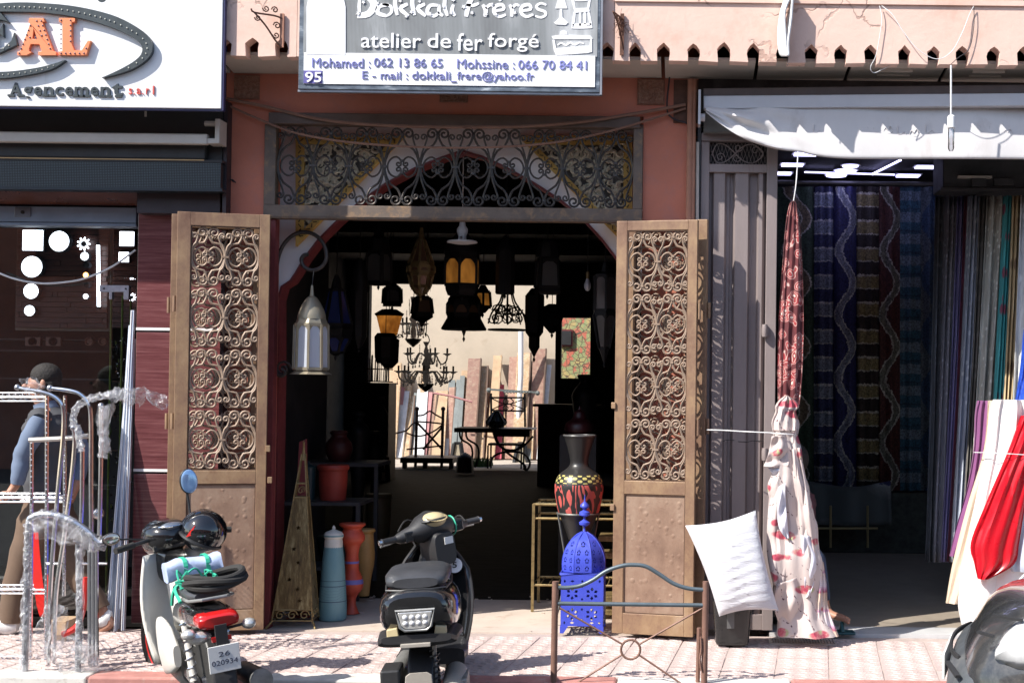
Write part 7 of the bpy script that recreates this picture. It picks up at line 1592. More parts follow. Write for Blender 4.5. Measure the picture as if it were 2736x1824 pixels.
# ============================================================ CHROME RACKS AND PLASTIC WRAP
m_chrome = M('chrome', (.70,.71,.74), .14, 1.0, var=.05, scale=12, bump=.02); m_chromed = M('dull_chrome', (.45,.46,.50), .28, .9, var=.1)
t = NT('plastic_film'); n_ = t.noise(28, None, 6, .7); d = t.n('BsdfDiffuse'); d.inputs[0].default_value = (.75,.75,.78,1); g_ = t.n('BsdfGlossy'); g_.inputs[0].default_value = (1,1,1,1); g_.inputs[1].default_value = .12; tr_ = t.n('BsdfTransparent'); bp = t.n('Bump'); bp.inputs['Strength'].default_value = .9; bp.inputs['Distance'].default_value = .02; t.l(n_, bp.inputs['Height']); t.l(bp.outputs[0], g_.inputs['Normal']); t.l(bp.outputs[0], d.inputs['Normal'])
a = t.n('MixShader'); a.inputs[0].default_value = .5; t.l(d.outputs[0], a.inputs[1]); t.l(g_.outputs[0], a.inputs[2]); b_ = t.n('MixShader'); t.l(t.ramp(n_, [(.38,(.08,.08,.08)),(.66,(.55,.55,.55))]), b_.inputs[0]); t.l(tr_.outputs[0], b_.inputs[1]); t.l(a.outputs[0], b_.inputs[2]); t.l(b_.outputs[0], t.t.nodes['Material Output'].inputs['Surface']); m_film = t.m
def px7(x, y): return (x/1.794, 950+y/1.794)
def T7(pts, y, r, k=4, n=8):
    return MB().tube(cr([P(*px7(a, c), y(i/(len(pts)-1)) if callable(y) else y) for i, (a, c) in enumerate(pts)], k), r, n)
def crumple(pts, y, r, seed, amp=.22):
    rnd = random.Random(seed); K = cr([P(*px7(a, c), y) for a, c in pts], 14); rings = []
    for i, p in enumerate(K):
        q0, q1 = K[max(0,i-1)], K[min(len(K)-1,i+1)]; d = (q1-q0).normalized(); u = d.orthogonal().normalized() if abs(d.y) > .95 else d.cross(Vector((0,1,0))).normalized(); v = d.cross(u)
        rr_ = r*.8*(1+amp*.6*math.sin(i*.9+seed)+rnd.uniform(-.15,.15)); rings.append([p+(u*math.cos(a_)+v*math.sin(a_))*rr_*(1+rnd.uniform(-amp,amp)) for a_ in [2*PI*k/10 for k in range(10)]])
    return MB().loft(rings, cap=False)
def film(corners, y, seed, nu=16, nv=14, amp=.03):
    rnd = random.Random(seed); ph = [rnd.uniform(0,6.28) for _ in range(6)]; C4 = [P(*px7(*c), y) for c in corners]
    return MB().sheet(lambda u, v: C4[0]*(1-u)*(1-v)+C4[1]*u*(1-v)+C4[2]*u*v+C4[3]*(1-u)*v+Vector((amp*.3*math.sin(9*v+ph[0])*(u*(1-u)*4+.3), amp*(math.sin(11*u+5*v+ph[1])+.6*math.sin(23*u-9*v+ph[2])+rnd.uniform(-.3,.3)), amp*.4*math.sin(14*u+ph[3])*(v+.2))), nu, nv)
yr = -1.05
r1 = thing('chrome_shelf_rack', 'chrome wire shelving rack cut by the left edge, in front of the walking person', 'rack', (P(0,1800,yr).x, yr, 0))
for a, c0, c1 in ((225,190,1560),(312,190,1150),(152,400,1500)):
    part('post', T7([(a,c0),(a-2,(c0+c1)/2),(a-6,c1)], yr+(.25 if a > 300 else 0), .011), m_chrome, r1, smooth=True)
    b = MB()
    for k in range(int((c1-c0)/27)): b.ball(P(*px7(a-1-5*k/40, c0+18+27*k), yr+(.25 if a > 300 else 0)-.0105), .0055, 6, 4)
    part('holes', b, m_chromed, r1, stuff=True)
def rail(x0, x1, q, y, h=.022):
    a, c = P(*px7(x0, q), y), P(*px7(x1, q), y); b = MB().tube([a, c], .005, 6).tube([a-Vector((0,0,h)), c-Vector((0,0,h))], .005, 6); n = int((c.x-a.x)/.032); b.tube([a+(c-a)*(k/max(1,n))-Vector((0,0,h if k % 2 else 0)) for k in range(n+1)], .0035, 4); return b
for x0, x1, q in ((-220,222,200),(-220,300,682),(-220,215,1120),(-220,140,1440)):
    part('shelf_rail', rail(x0, x1, q, yr), m_chrome, r1); part('shelf_rail', rail(x0-20, x1-10, q-22, yr+.35), m_chromed, r1)
    b = MB(); 
    for k in range(14): x = x0+(x1-x0)*(k+.5)/14; b.tube([P(*px7(x,q),yr), P(*px7(x-6,q-22),yr+.35)], .0025, 4)
    part('shelf_wires', b, m_chromed, r1, stuff=True)
b = MB()
for k in range(15): b.tube([P(*px7(-200+k*22,1480),yr-.02), P(*px7(-200+k*22,1590),yr-.02)], .0025, 4)
for k in range(5): b.tube([P(*px7(-220,1480+k*26),yr-.02), P(*px7(110,1480+k*26),yr-.02)], .0025, 4)
part('basket', b, m_chrome, r1, stuff=True)
part('crossbar', T7([(140,404),(280,398),(424,384)], yr-.05, .014), m_alu, r1, smooth=True)
yt_ = -1.30
for pts, nm, lb in (([(84,152),(120,160),(220,178),(280,210),(304,262),(302,400),(280,620),(256,900),(238,1180),(232,1540)], 'bent chrome trolley handle whose tip curls furthest left', 1), ([(240,155),(330,166),(385,184),(425,232),(436,320),(436,600),(438,1000),(440,1500)], 'chrome trolley handle curling in front of the person\'s shoulder', 2), ([(352,345),(358,420),(340,620),(305,880),(268,1150),(258,1540)], 'slanting chrome trolley handle with its head wrapped in plastic', 3), ([(484,240),(484,480),(476,860)], 'short straight chrome pole hung with film at the right of the racks', 4), ([(395,430),(392,700),(388,800)], 'thin chrome pole between the trolley handles', 5)):
    o = thing('chrome_trolley_handle', nm, 'trolley', (P(*px7(*pts[-1]),yt_).x, yt_, P(*px7(*pts[-1]),yt_).z)); part('tube', T7(pts, yt_+.04*lb, .0125), m_chrome, o, smooth=True)
    part('grip_cap', MB().ball(P(*px7(*pts[0]), yt_+.04*lb), .018, 10, 8), m_chromed, o, smooth=True)
    part('clamp', MB().tube([P(*px7(pts[-2][0]-14, 995), yt_+.04*lb), P(*px7(pts[-2][0]+30, 995), yt_+.04*lb)], .007, 6), m_chrome, o)
for a in (428, 446, 464): solo('chrome_pole', T7([(a,930),(a,1200),(a+3,1560)], yt_+.05, .0105), m_chrome, {428:'left one of three close upright chrome poles at the racks\' right end', 446:'middle one of three close upright chrome poles at the racks\' right end', 464:'right one of three close upright chrome poles, nearest the moped'}[a], 'pole', smooth=True)
wr1 = thing('wrapped_trolley', 'low trolley frame wrapped in clear plastic film, at the front of the racks', 'trolley', (P(*px7(250,1560),-1.42).x, -1.42, P(*px7(250,1560),-1.42).z))
part('frame_tube', T7([(118,1540),(128,1100),(136,820),(160,770),(230,758),(330,782),(420,840),(470,890),(500,890)], -1.42, .018), m_chromed, wr1, smooth=True)
part('frame_tube', T7([(376,900),(380,1200),(372,1540)], -1.40, .018), m_chromed, wr1, smooth=True)
for i, (pts, r_) in enumerate((([(112,1560),(118,1300),(128,1050),(136,830)], .028), ([(130,830),(180,770),(260,770),(340,800)], .036), ([(330,800),(380,850),(440,900),(500,895)], .050), ([(382,920),(384,1150),(376,1440)], .026), ([(360,1440),(400,1420),(440,1480),(420,1540)], .06))):
    part('wrap', crumple(pts, -1.42, r_, i+3), m_film, wr1, smooth=False)
part('film', film([(160,770),(470,850),(440,935),(170,870)], -1.44, 31, amp=.02), m_film, wr1)
part('film', film([(200,1190),(330,1200),(300,1400),(170,1420)], -1.43, 32, amp=.03), m_film, wr1)
part('film', film([(180,1420),(330,1340),(480,1400),(300,1560)], -1.45, 33, amp=.04), m_film, wr1)
fo = thing('plastic_film', 'torn clear plastic film draped over the trolley handles and blowing to the right', 'plastic film', (P(*px7(560,230),yt_).x, yt_, P(*px7(560,480),yt_).z))
for i, (pts, r_) in enumerate((([(350,340),(360,260),(410,215),(480,195),(560,185)], .024), ([(372,330),(378,400),(392,460)], .022), ([(500,240),(492,340),(505,420),(490,490)], .034), ([(530,200),(580,180),(620,205)], .045))): part('wrap', crumple(pts, yt_-.02, r_, i+20), m_film, fo)
part('film', film([(560,165),(700,145),(690,235),(610,250)], yt_-.02, 41, amp=.03), m_film, fo); part('film', film([(680,148),(815,195),(795,265),(720,225)], yt_-.02, 42, amp=.025), m_film, fo); part('film', film([(470,250),(540,225),(520,470),(472,480)], yt_-.03, 43, amp=.03), m_film, fo)
part('film', film([(100,110),(160,100),(230,160),(110,180)], yt_-.04, 44, amp=.02), m_film, fo)
m_redp = M('red_plastic', (.60,.02,.015), .4, var=.1, bump=.05)
b = MB(); K = [P(*px7(a, c), -.95) for a, c in ((160,845),(168,950),(182,1080),(200,1200),(214,1250))]
b.add([p+Vector((s_*.028,0,0)) for p in K for s_ in (-1,1)], [(2*i,2*i+1,2*i+3,2*i+2) for i in range(4)]); solo('red_strap', b, m_redp, 'flat red strap hanging down inside the chrome racks', 'strap', solid=.004)
solo('red_tube', T7([(300,1335),(330,1322),(372,1290),(400,1200),(412,1060)], -.98, .018), m_redp, 'curved red tube at the foot of the racks', 'tube', smooth=True)
solo('glass_ball', MB().ball(P(*px7(470,755), -1.0), .034, 16, 12), glassm('clear_ball', (.95,.95,.97), .02, .3), 'small clear glass ball hanging on the chrome racks', 'ball', smooth=True)
# bundle of aluminium profiles leaning at the pillar
m_prof = M('pale_anodised_profile', (.46,.52,.62), .35, .25, var=.06, bump=.02)
for k, (tx, ty, bx, by, w_, lb) in enumerate(((352,870,300,1620,.030,'widest pale profile in the bundle leaning at the maroon pillar'), (356,830,318,1625,.022,'second pale profile of the leaning bundle'), (344,980,288,1600,.018,'short pale profile at the left of the leaning bundle'), (358,905,330,1640,.016,'round pale rod nearest the maroon pillar'), (349,1010,310,1625,.012,'thinnest profile of the leaning bundle'))):
    t0 = P(tx, ty, .20); b0 = P(bx, by, -.05-.03*k); b0.z = .004; d = (t0-b0).normalized(); o = thing('metal_profile', lb, 'profile', b0); b = MB(); b.bar(b0, t0, w_, .03, (0,1,0))
    part('rib', MB().bar(b0+Vector((-w_*.2,-.018,0)), t0+Vector((-w_*.2,-.018,0)), w_*.22, .008, (0,1,0)), m_whitepaint, o); part('profile', b, m_prof, o)
# glass display column with small crystal pieces at the shop's glass edge
gc = thing('glass_display_column', 'narrow glass column of sparkling crystal pieces between glass front and maroon pillar', 'display column', (P(315,1400,.6).x, .6, 0)); rnd = random.Random(12)
x0, x1, z0, z1 = rect(293, 790, 345, 1500, .6)
m_gedge = M('green_glass_edge', (.18,.26,.06), .2)
for x in (x0, (x0+x1)/2+.01, x1): part('glass_edge', MB().box(x-.003, x+.003, .58, .60, .02, z1), m_gedge, gc)
for k in range(10): part('glass_shelf', MB().box(x0, x1, .6, .7, .15+k*.24, .156+k*.24), m_glass, gc)
b = MB()
for k in range(150):
    p = Vector((rnd.uniform(x0,x1), rnd.uniform(.6,.7), rnd.uniform(.2,z1-.3))); r = rnd.uniform(.003,.011); b.ball(p, r, 5, 4, (1, 1, rnd.uniform(.6, 3)))
part('crystal_pieces', b, m_chrome, gc, stuff=True)
# things lying on the pavement behind the racks
solo('cardboard_box', MB().box(P(165,1600,-.3).x, P(215,1600,-.3).x, -.5, -.3, .0, .12), m_pl['tan'], 'small flattened cardboard box on the pavement behind the racks', 'box', bev=.003)

# ============================================================ BED HEADBOARD IN FRONT
yb_ = -1.52; m_tgrey = M('blue_grey_tube', (.10,.13,.15), .4, .2, var=.15, bump=.05); m_tbrown = M('rust_brown_tube', (.22,.12,.09), .6, .2, var=.2, scale=12, bump=.15)
hb = thing('bed_headboard', 'iron headboard with grey arched top tube and ringed cross rods, standing at the kerb', 'headboard', (P(1686,1800,yb_).x, yb_, -.13))
for a in (1484, 1886): part('post', MB().tube([P(a,1552,yb_), (P(a-5,1824,yb_).x, yb_, -.125)], .018, 10), m_tbrown, hb, smooth=True)
part('arched_tube', MB().tube(cr([P(a, c, yb_) for a, c in ((1492,1568),(1515,1569),(1550,1564),(1585,1548),(1620,1525),(1660,1511),(1690,1508),(1725,1512),(1760,1532),(1800,1558),(1840,1571),(1884,1575))], 5), .0115, 10), m_tgrey, hb, smooth=True)
part('rail', MB().tube([P(1490,1611,yb_), P(1884,1616,yb_)], .0115, 10), m_tgrey, hb, smooth=True)
rc_ = P(1685,1734,yb_)
part('ring', MB().tube([rc_+Vector((math.cos(a)*.052, 0, math.sin(a)*.052)) for a in [2*PI*k/24 for k in range(24)]], .0065, 8, closed=True), m_tbrown, hb, smooth=True)
for a, c, d in ((1494,1622,(-.045,.028)), (1880,1622,(.045,.028)), (1530,1830,(-.045,-.028)), (1842,1840,(.045,-.028))): part('brace', MB().tube([P(a,c,yb_), rc_+Vector((d[0],0,d[1]))], .0055, 6), m_tbrown, hb, smooth=True)
part('bottom_rail', MB().tube([P(1484,1826,yb_), P(1886,1832,yb_)], .010, 8), m_tbrown, hb, smooth=True)
part('latch_post', MB().tube([P(1868,1676,yb_+.02), P(1864,1824,yb_+.02)], .012, 8), m_tbrown, hb, smooth=True)
part('chain', MB().tube(cr([P(1872,1700,yb_-.02),P(1874,1730,yb_-.02),P(1870,1760,yb_-.02),P(1874,1790,yb_-.02)], 3), .006, 5), m_tbrown, hb)
# ============================================================ SCOOTERS AND CAR
m_blackp = M('black_scooter_paint', (.012,.012,.013), .14, var=.3, scale=9, bump=.12, bs=14, coat=.7, col2=(.05,.048,.045), thr=(.62,.8)); m_blackpl = M('matte_black_plastic', (.028,.028,.030), .45, var=.2, bump=.2, bs=60)
m_vinyl = M('worn_black_vinyl', (.05,.052,.058), .36, var=.25, scale=7, bump=.2, bs=40); m_rub = M('tyre_rubber', (.022,.021,.020), .8, bump=.4)
m_creamp = M('cream_scooter_panel', (.52,.43,.25), .35, var=.06, bump=.03); m_engine = M('grey_engine_cast', (.30,.30,.29), .45, .5, var=.25, scale=14, bump=.25); m_flap = M('faded_beige_plastic', (.34,.31,.27), .55, var=.1, bump=.1)
m_wplas = M('white_moped_panel', (.62,.60,.55), .35, var=.06, bump=.03); m_redlens = M('red_lens', (.45,.012,.012), .12, var=.15, bump=.1, bs=120, coat=.5); m_clear = M('silvered_lens', (.70,.70,.68), .10, .6, var=.3, scale=40, bump=.4, bs=60)
m_plate = M('number_plate_white', (.74,.74,.72), .45, var=.03, bump=0); m_green = M('turquoise_strap', (.04,.42,.27), .5)
m_mirror_sky = M('mirror_glass', (.35,.55,.85), .15, .35, var=.02, bump=0)  # blue base colour stands in for sky reflected in the mirror
def se(y, cx, cz, hx, hz, e=2.6, n=20, top=1.0):
    r = []
    for k in range(n):
        a = 2*PI*k/n+PI/n; c, s = math.cos(a), math.sin(a)
        x = hx*math.copysign(abs(c)**(2/e), c); z = hz*math.copysign(abs(s)**(2/e), s); r.append(Vector((cx+x*(top if z > 0 else 1), y, cz+z)))
    return r
def wheel(parent, y, r, w_, rim, spokes=5, cx=0, steer=0):
    Rw = Matrix.Rotation(steer, 3, 'Z') @ Matrix.Rotation(PI/2, 3, 'Y'); c = Vector((cx, y, r))
    prof = [(r*.74,-w_*.5),(r*.92,-w_*.62),(r*.985,-w_*.42),(r,-w_*.15),(r,w_*.15),(r*.985,w_*.42),(r*.92,w_*.62),(r*.74,w_*.5)]
    t_ = part('tyre', MB().lathe(prof, 36, c, M=Rw), m_rub, parent, smooth=True, local=True)
    rm = part('rim', MB().lathe([(r*.66,-w_*.35),(r*.76,-w_*.45),(r*.76,w_*.45),(r*.66,w_*.35),(r*.66,-w_*.35)], 30, c, M=Rw, cap=False), rim, parent, smooth=True, local=True)
    b = MB().lathe([(.03,-.06),(.03,.06)], 12, c, M=Rw)
    for k in range(spokes): a = 2*PI*k/spokes; b.bar(c, c+Rw @ Vector((math.cos(a)*r*.7, math.sin(a)*r*.7, 0)), .022 if spokes < 8 else .005, .015 if spokes < 8 else .005)
    part('spokes', b, rim, parent, local=True, stuff=spokes > 8); return t_
def mx(parent, name, b, m, smooth=True, **k): return part(name, b, m, parent, smooth=smooth, local=True, **k)
def face_text(parent, txt, c, w_, h_, y, mat, nrm=None, off=.015):
    m_ = text_mb(txt, (c[0]-w_/2, c[0]+w_/2, c[2]-h_/2, c[2]+h_/2), y, .0015, off); return part('plate_number', m_, mat, parent, local=True)
def mxu(parent, name, b, m, smooth=True, **k): return mx(parent, name, b.xf(Matrix.Translation((0,0,.06))), m, smooth, **k)
# ---- black scooter seen from behind
B0 = Vector((-.095, -2.50, -.13))
bk = thing('scooter', 'black motor scooter with cream badges seen from behind, standing before the doorway', 'scooter', B0, (0, math.radians(-3.5), math.radians(6)))
bk.scale = (.93,.93,.93)
wheel(bk, .36, .225, .11, m_engine); wheel(bk, 1.60, .225, .10, m_engine, steer=.5)
mxu(bk, 'rear_body', MB().loft([se(.02,0,.665,.135,.06,3), se(.05,0,.655,.165,.095,3), se(.12,0,.64,.190,.125,2.8), se(.30,0,.625,.205,.15,2.6), se(.50,0,.61,.205,.17,2.5), se(.70,0,.57,.18,.19,2.5), se(.86,0,.52,.14,.18,2.6), se(.92,0,.48,.10,.14,2.6)]), m_blackp)
mxu(bk, 'seat', MB().loft([se(.10,0,.785,.115,.025,3), se(.13,0,.79,.150,.040,3), se(.22,0,.80,.165,.048,3), se(.45,0,.80,.165,.05,3), se(.56,0,.785,.15,.045,3), se(.80,0,.765,.125,.045,3), se(.90,0,.745,.08,.03,3)]), m_vinyl)
mxu(bk, 'seat_rim', MB().tube([(x, y, z) for x, y, z in ((-.155,.55,.755),(-.168,.3,.755),(-.150,.12,.752),(-.08,.085,.752),(.08,.085,.752),(.150,.12,.752),(.168,.3,.755),(.155,.55,.755))], .006, 6), m_blackpl)
tl = [(-.088,.655),(.088,.655),(.070,.585),(.05,.570),(-.05,.570),(-.070,.585)]
q = mxu(bk, 'tail_light', MB().prism(tl, -.008, .03), m_clear, smooth=False, bev=.006)
mxu(bk, 'tail_light_rim', MB().tube([(x*1.10, .0, .614+(z-.614)*1.18) for x, z in tl], .008, 6, closed=True), m_engine)
for i in range(4):
    for j in range(2): part('led_cell', MB().ball((-.05+.033*i, -.010, .690-.030*j), .013, 8, 6, (1,.4,.9)), m_whitepaint, q, local=True, smooth=True)
for s_ in (-1, 1):
    tri = [(s_*.095,.575),(s_*.150,.565),(s_*.150,.515),(s_*.085,.505)]
    if s_ < 0: tri = tri[::-1]
    mxu(bk, 'indicator', MB().prism(tri, .012, .06, lambda x, y, z: (x, y+abs(x)*.16, z)), m_creamp, smooth=False, bev=.005)
mxu(bk, 'lower_skirt', MB().loft([se(.015,0,.515,.175,.022,4), se(.06,0,.50,.20,.030,4), se(.30,0,.50,.215,.03,4), se(.6,0,.45,.20,.05,3)]), m_blackpl)
mxu(bk, 'plate_bracket', MB().box(-.08,.07,-.005,.02,.475,.495), m_flap, smooth=False, bev=.003)
for s_ in (-1, 1):
    mxu(bk, 'bolt', MB().lathe([(.007,-.01),(.007,.004)], 8, (s_*.05, .0, .485), M=Matrix.Rotation(PI/2,3,'X')), m_engine)
pts = [( .07+math.cos(k*.9)*.024, .22+math.sin(k*.9)*.024, .28+k*.0042) for k in range(48)]
mx(bk, 'shock_spring', MB().tube(pts, .005, 5), m_blackpl); mx(bk, 'shock_body', MB().tube([(.07,.22,.26),(.07,.22,.5)], .012, 8), m_engine)
mx(bk, 'rear_fender', MB().loft([[Vector((x*1.0, .36-math.cos(a)*.26*1.0, .225+math.sin(a)*.26)) for x in (-.065,-.05,0,.05,.065)] for a in [(-.1+.14*k) for k in range(12)]], cap=False, closed=False), m_blackpl, solid=.004)
mx(bk, 'mud_flap', MB().prism([(-.066,.385),(-.045,.40),(.045,.40),(.066,.385),(.072,.30),(.06,.265),(.0,.255),(-.06,.265),(-.075,.30)], .035, .045), m_flap, smooth=False, bev=.004)
mx(bk, 'engine_case', MB().loft([se(.16,-.155,.25,.045,.05,2.6), se(.2,-.155,.26,.058,.085,2.8), se(.4,-.15,.27,.06,.10,2.8), se(.75,-.13,.30,.05,.09,2.6), se(.82,-.12,.31,.03,.05,2.6)]), m_engine)
mx(bk, 'air_box', MB().box(-.20,-.10,.10,.32,.33,.41), m_blackpl, smooth=False, bev=.012)
mx(bk, 'muffler', MB().lathe([(.02,0),(.055,.01),(.062,.05),(.062,.34),(.04,.40),(.02,.42)], 20, (.165,.08,.27), M=Matrix.Rotation(-PI/2+.12, 3, 'X')), m_flap)
mx(bk, 'muffler_guard', MB().box(.205,.235,.14,.40,.22,.33), m_engine, smooth=False, bev=.008)
mx(bk, 'floorboard', MB().loft([se(.80,0,.33,.19,.045,4), se(1.0,0,.31,.20,.035,4), se(1.25,0,.32,.19,.05,4)]), m_blackpl)
sh_ = [se(0,0,0,1,1,3.2,28)]
def shield_ring(k, d):
    z = .30+.62*k; return z
rows = []
for v in range(9):
    t_ = v/8; z = .30+.60*t_; hw_ = .175+.05*math.sin(PI*min(1,t_*1.05))-.075*max(0, t_-.80)/.2; yy = 1.22+.14*t_
    rows.append([Vector((hw_*u, yy+.10*u*u*-1+.06, z)) for u in (-1,-.85,-.6,-.3,0,.3,.6,.85,1)])
mx(bk, 'leg_shield', MB().loft(rows, cap=False, closed=False), m_blackp, solid=.022)
mx(bk, 'shield_trim', MB().tube([r[0] for r in rows]+[Vector((-.12,1.32,.935)), Vector((0,1.40,.95)), Vector((.12,1.32,.935))]+[r[-1] for r in rows[::-1]], .010, 6), m_blackpl)
mx(bk, 'steering_cover', MB().loft([se(1.18,0,.55,.06,.12,3), se(1.24,0,.62,.095,.22,3), se(1.33,0,.65,.10,.24,3)]), m_blackpl)
mx(bk, 'hook_box', MB().box(-.045,.045,1.155,1.20,.70,.75), m_rub, smooth=False, bev=.006)
q = mx(bk, 'round_decal', MB().lathe([(.045,0),(.045,.002)], 20, (.13,1.245,.78), M=Matrix.Rotation(PI/2, 3, 'X')), m_whiteprint)
part('decal_number', text_mb('5', (.117,.143,.765,.80), 1.243, .002, .02), m_bvase if False else m_blackpl, q, local=True)
hb_ = Matrix.Translation((0, 1.27, .99)) @ Matrix.Rotation(math.radians(33), 4, 'Z') @ Matrix.Rotation(math.radians(-6), 4, 'Y') @ Matrix.Diagonal((.88,1.05,1.05,1))
def H(b): return b.xf(hb_)
mx(bk, 'handlebar_cover', H(MB().loft([[Vector((x, y*sy+oy, z*sz+oz)) for y, z in [(math.cos(a), math.sin(a)) for a in [2*PI*k/16 for k in range(16)]]] for x, sy, sz, oy, oz in ((-.27,.02,.02,0,0),(-.24,.035,.032,0,.0),(-.15,.05,.045,0,.01),(-.09,.085,.075,.0,.02),(0,.11,.085,.02,.03),(.09,.085,.075,.0,.02),(.15,.05,.045,0,.01),(.24,.035,.032,0,0),(.27,.02,.02,0,0))])), m_blackpl)
mx(bk, 'instrument_badge', H(MB().loft([[Vector((x*s_*1.0, y*s_-.085+.03*z_, z_*.0+.082+y*s_*.35)) for x, y in [(math.cos(a)*.075, math.sin(a)*.05) for a in [2*PI*k/20 for k in range(20)]]] for s_, z_ in ((1,0),(.93,0))])), m_creamp)
mx(bk, 'instrument_panel', H(MB().ball((0,-.035,.062), .088, 20, 12, (1.05,.85,.52))), m_creamp)
mx(bk, 'instrument_surround', H(MB().tube([(math.cos(a)*.096, -.035+math.sin(a)*.078, .066+math.sin(a)*-.005) for a in [2*PI*k/24 for k in range(24)]], .010, 6, closed=True)), m_blackpl)
for s_ in (-1, 1):
    mx(bk, 'grip', H(MB().lathe([(.017,0),(.019,.01),(.018,.11),(.021,.115),(.012,.12)], 14, (s_*.255,0,0), M=Matrix.Rotation(s_*PI/2, 3, 'Y'))), m_blackpl)
    mx(bk, 'bar_end', H(MB().lathe([(.015,0),(.015,.018),(.008,.022)], 10, (s_*.373,0,0), M=Matrix.Rotation(s_*PI/2, 3, 'Y'))), m_chrome)
    mx(bk, 'switch_block', H(MB().box(s_*.19-.03, s_*.19+.03, -.045, .03, -.03, .03)), m_blackp, smooth=False, bev=.006)
    mx(bk, 'brake_lever', H(MB().tube([(s_*.2,.05,-.01),(s_*.28,.06,-.03),(s_*.36,.045,-.03)], .006, 6)), m_engine)
mx(bk, 'brake_cable', MB().tube(cr([(-.19,1.22,1.0),(-.14,1.30,1.06),(-.04,1.34,.98),(.0,1.30,.85)], 4), .005, 5).tube(cr([(.2,1.32,1.03),(.15,1.38,1.06),(.05,1.36,.95),(.02,1.3,.82)], 4), .005, 5), m_rub)
mx(bk, 'green_band', H(MB().tube([(.155, math.cos(a)*.056, .005+math.sin(a)*.054) for a in [2*PI*k/18 for k in range(18)]], .005, 6, closed=True)), m_green)
mx(bk, 'inner_column', H(MB().loft([se(-.11,0.02,-.10,.075,.09,4), se(-.02,0.02,-.09,.10,.11,4), se(.05,0.02,-.09,.09,.11,4)])), m_blackpl)
q = mx(bk, 'sticker', H(MB().box(.015,.078,-.118,-.113,-.075,-.035)), m_plate, smooth=False)
mx(bk, 'kick_stand', MB().tube([(-.1,.7,.2),(-.22,.75,.0)], .012, 6), m_engine); mx(bk, 'front_fender', MB().loft([[Vector((x, 1.60-math.cos(a)*.26, .225+math.sin(a)*.26)) for x in (-.07,-.04,0,.04,.07)] for a in [(.2+.16*k) for k in range(15)]], cap=False, closed=False), m_blackp, solid=.006)

# ---- white and black moped
M0 = Vector((-1.035, -2.35, -.13))
mo = thing('moped', 'white and black moped with red tail light and helmet, leaning left before the iron door', 'moped', M0, (0, math.radians(-7), math.radians(31)))
mo.scale = (.91,.91,.91)
wheel(mo, .30, .28, .075, m_chromed, 20); wheel(mo, 1.50, .28, .065, m_chromed, 20, steer=.35)
mx(mo, 'rim_stripe', MB().tube([(0.036*1, 1.5, .28)]*2 if False else [Matrix.Rotation(.35,3,'Z') @ Vector((-.035, math.cos(a)*.205, math.sin(a)*.205))+Vector((0,1.5,.28)) for a in [2*PI*k/30 for k in range(30)]], .005, 5, closed=True), m_redp)
rows = []
for v in range(11):
    t_ = v/10; z = .28+.62*t_; hw_ = .17+.04*math.sin(PI*t_)-.015*t_; yy = 1.02+.10*t_+.03*math.sin(PI*t_)
    rows.append([Vector((hw_*u, yy-.09*abs(u)**1.8+.05, z)) for u in (-1,-.8,-.5,-.2,0,.2,.5,.8,1)])
mx(mo, 'leg_shield', MB().loft(rows, cap=False, closed=False), m_wplas, solid=.02)
mx(mo, 'side_fairing', MB().loft([se(.52,-.13,.40,.02,.06,3), se(.62,-.14,.42,.03,.13,3), se(.85,-.13,.40,.035,.16,3), se(1.0,-.12,.42,.03,.13,3)]), m_wplas); mx(mo, 'side_fairing', MB().loft([se(.52,.13,.40,.02,.06,3), se(.62,.14,.42,.03,.13,3), se(.85,.13,.40,.035,.16,3), se(1.0,.12,.42,.03,.13,3)]), m_wplas)
mx(mo, 'down_tube', MB().loft([se(.45,0,.50,.05,.07,3), se(.75,0,.44,.05,.07,3), se(.98,0,.55,.05,.10,3), se(1.08,0,.75,.05,.10,3)]), m_wplas)
mx(mo, 'seat', MB().loft([se(.12,0,.77,.08,.025,3), se(.18,0,.775,.11,.035,3), se(.45,0,.775,.115,.04,3), se(.62,0,.75,.10,.04,3), se(.80,0,.72,.07,.035,3)]), m_vinyl)
mx(mo, 'tail_body', MB().loft([se(.03,0,.665,.085,.04,3), se(.10,0,.66,.10,.06,3), se(.40,0,.64,.11,.085,3), se(.70,0,.58,.10,.10,3)]), m_blackp)
mx(mo, 'tail_light', MB().loft([se(-.035,0,.655,.085,.025,3), se(-.02,0,.655,.105,.037,3), se(.04,0,.66,.112,.045,3), se(.08,0,.66,.11,.045,3)]), m_redlens)
for s_ in (-1, 1):
    mx(mo, 'indicator', MB().ball((s_*.155, .0, .61), .034, 12, 8, (1.1,1.3,.85)), m_clear); mx(mo, 'indicator_stem', MB().tube([(0,.02,.60),(s_*.13,.01,.61)], .008, 6), m_blackpl)
mx(mo, 'rear_fender', MB().loft([[Vector((x, .30-math.cos(a)*.33, .28+math.sin(a)*.33)) for x in (-.06,-.045,0,.045,.06)] for a in [(-.05+.15*k) for k in range(11)]], cap=False, closed=False), m_blackpl, solid=.005)
pl_ = mx(mo, 'number_plate', MB().box(-.080,.080,-.062,-.056,.395,.535).xf(Matrix.Translation((0,-.0,0))), m_plate, smooth=False, bev=.003)
for s_, a, c, z, h_ in (('26', -.028, .030, .490, .026), ('020934', -.066, .066, .446, .027)):
    part('plate_number', text_mb(s_, (a, c, z-h_/2, z+h_/2), -.0625, .0015, .0), M('plate_ink', (.05,.06,.10), .5), pl_, local=True)
mx(mo, 'tail_reflector', MB().box(-.05,.05,-.052,-.035,.555,.58), m_redlens, smooth=False)
mx(mo, 'silver_bracket', MB().ball((-.10,.02,.58), .05, 12, 8, (1.3,.8,.7)), m_clear)
mx(mo, 'plate_holder', MB().box(-.03,.03,-.056,-.03,.40,.64), m_blackpl, smooth=False)
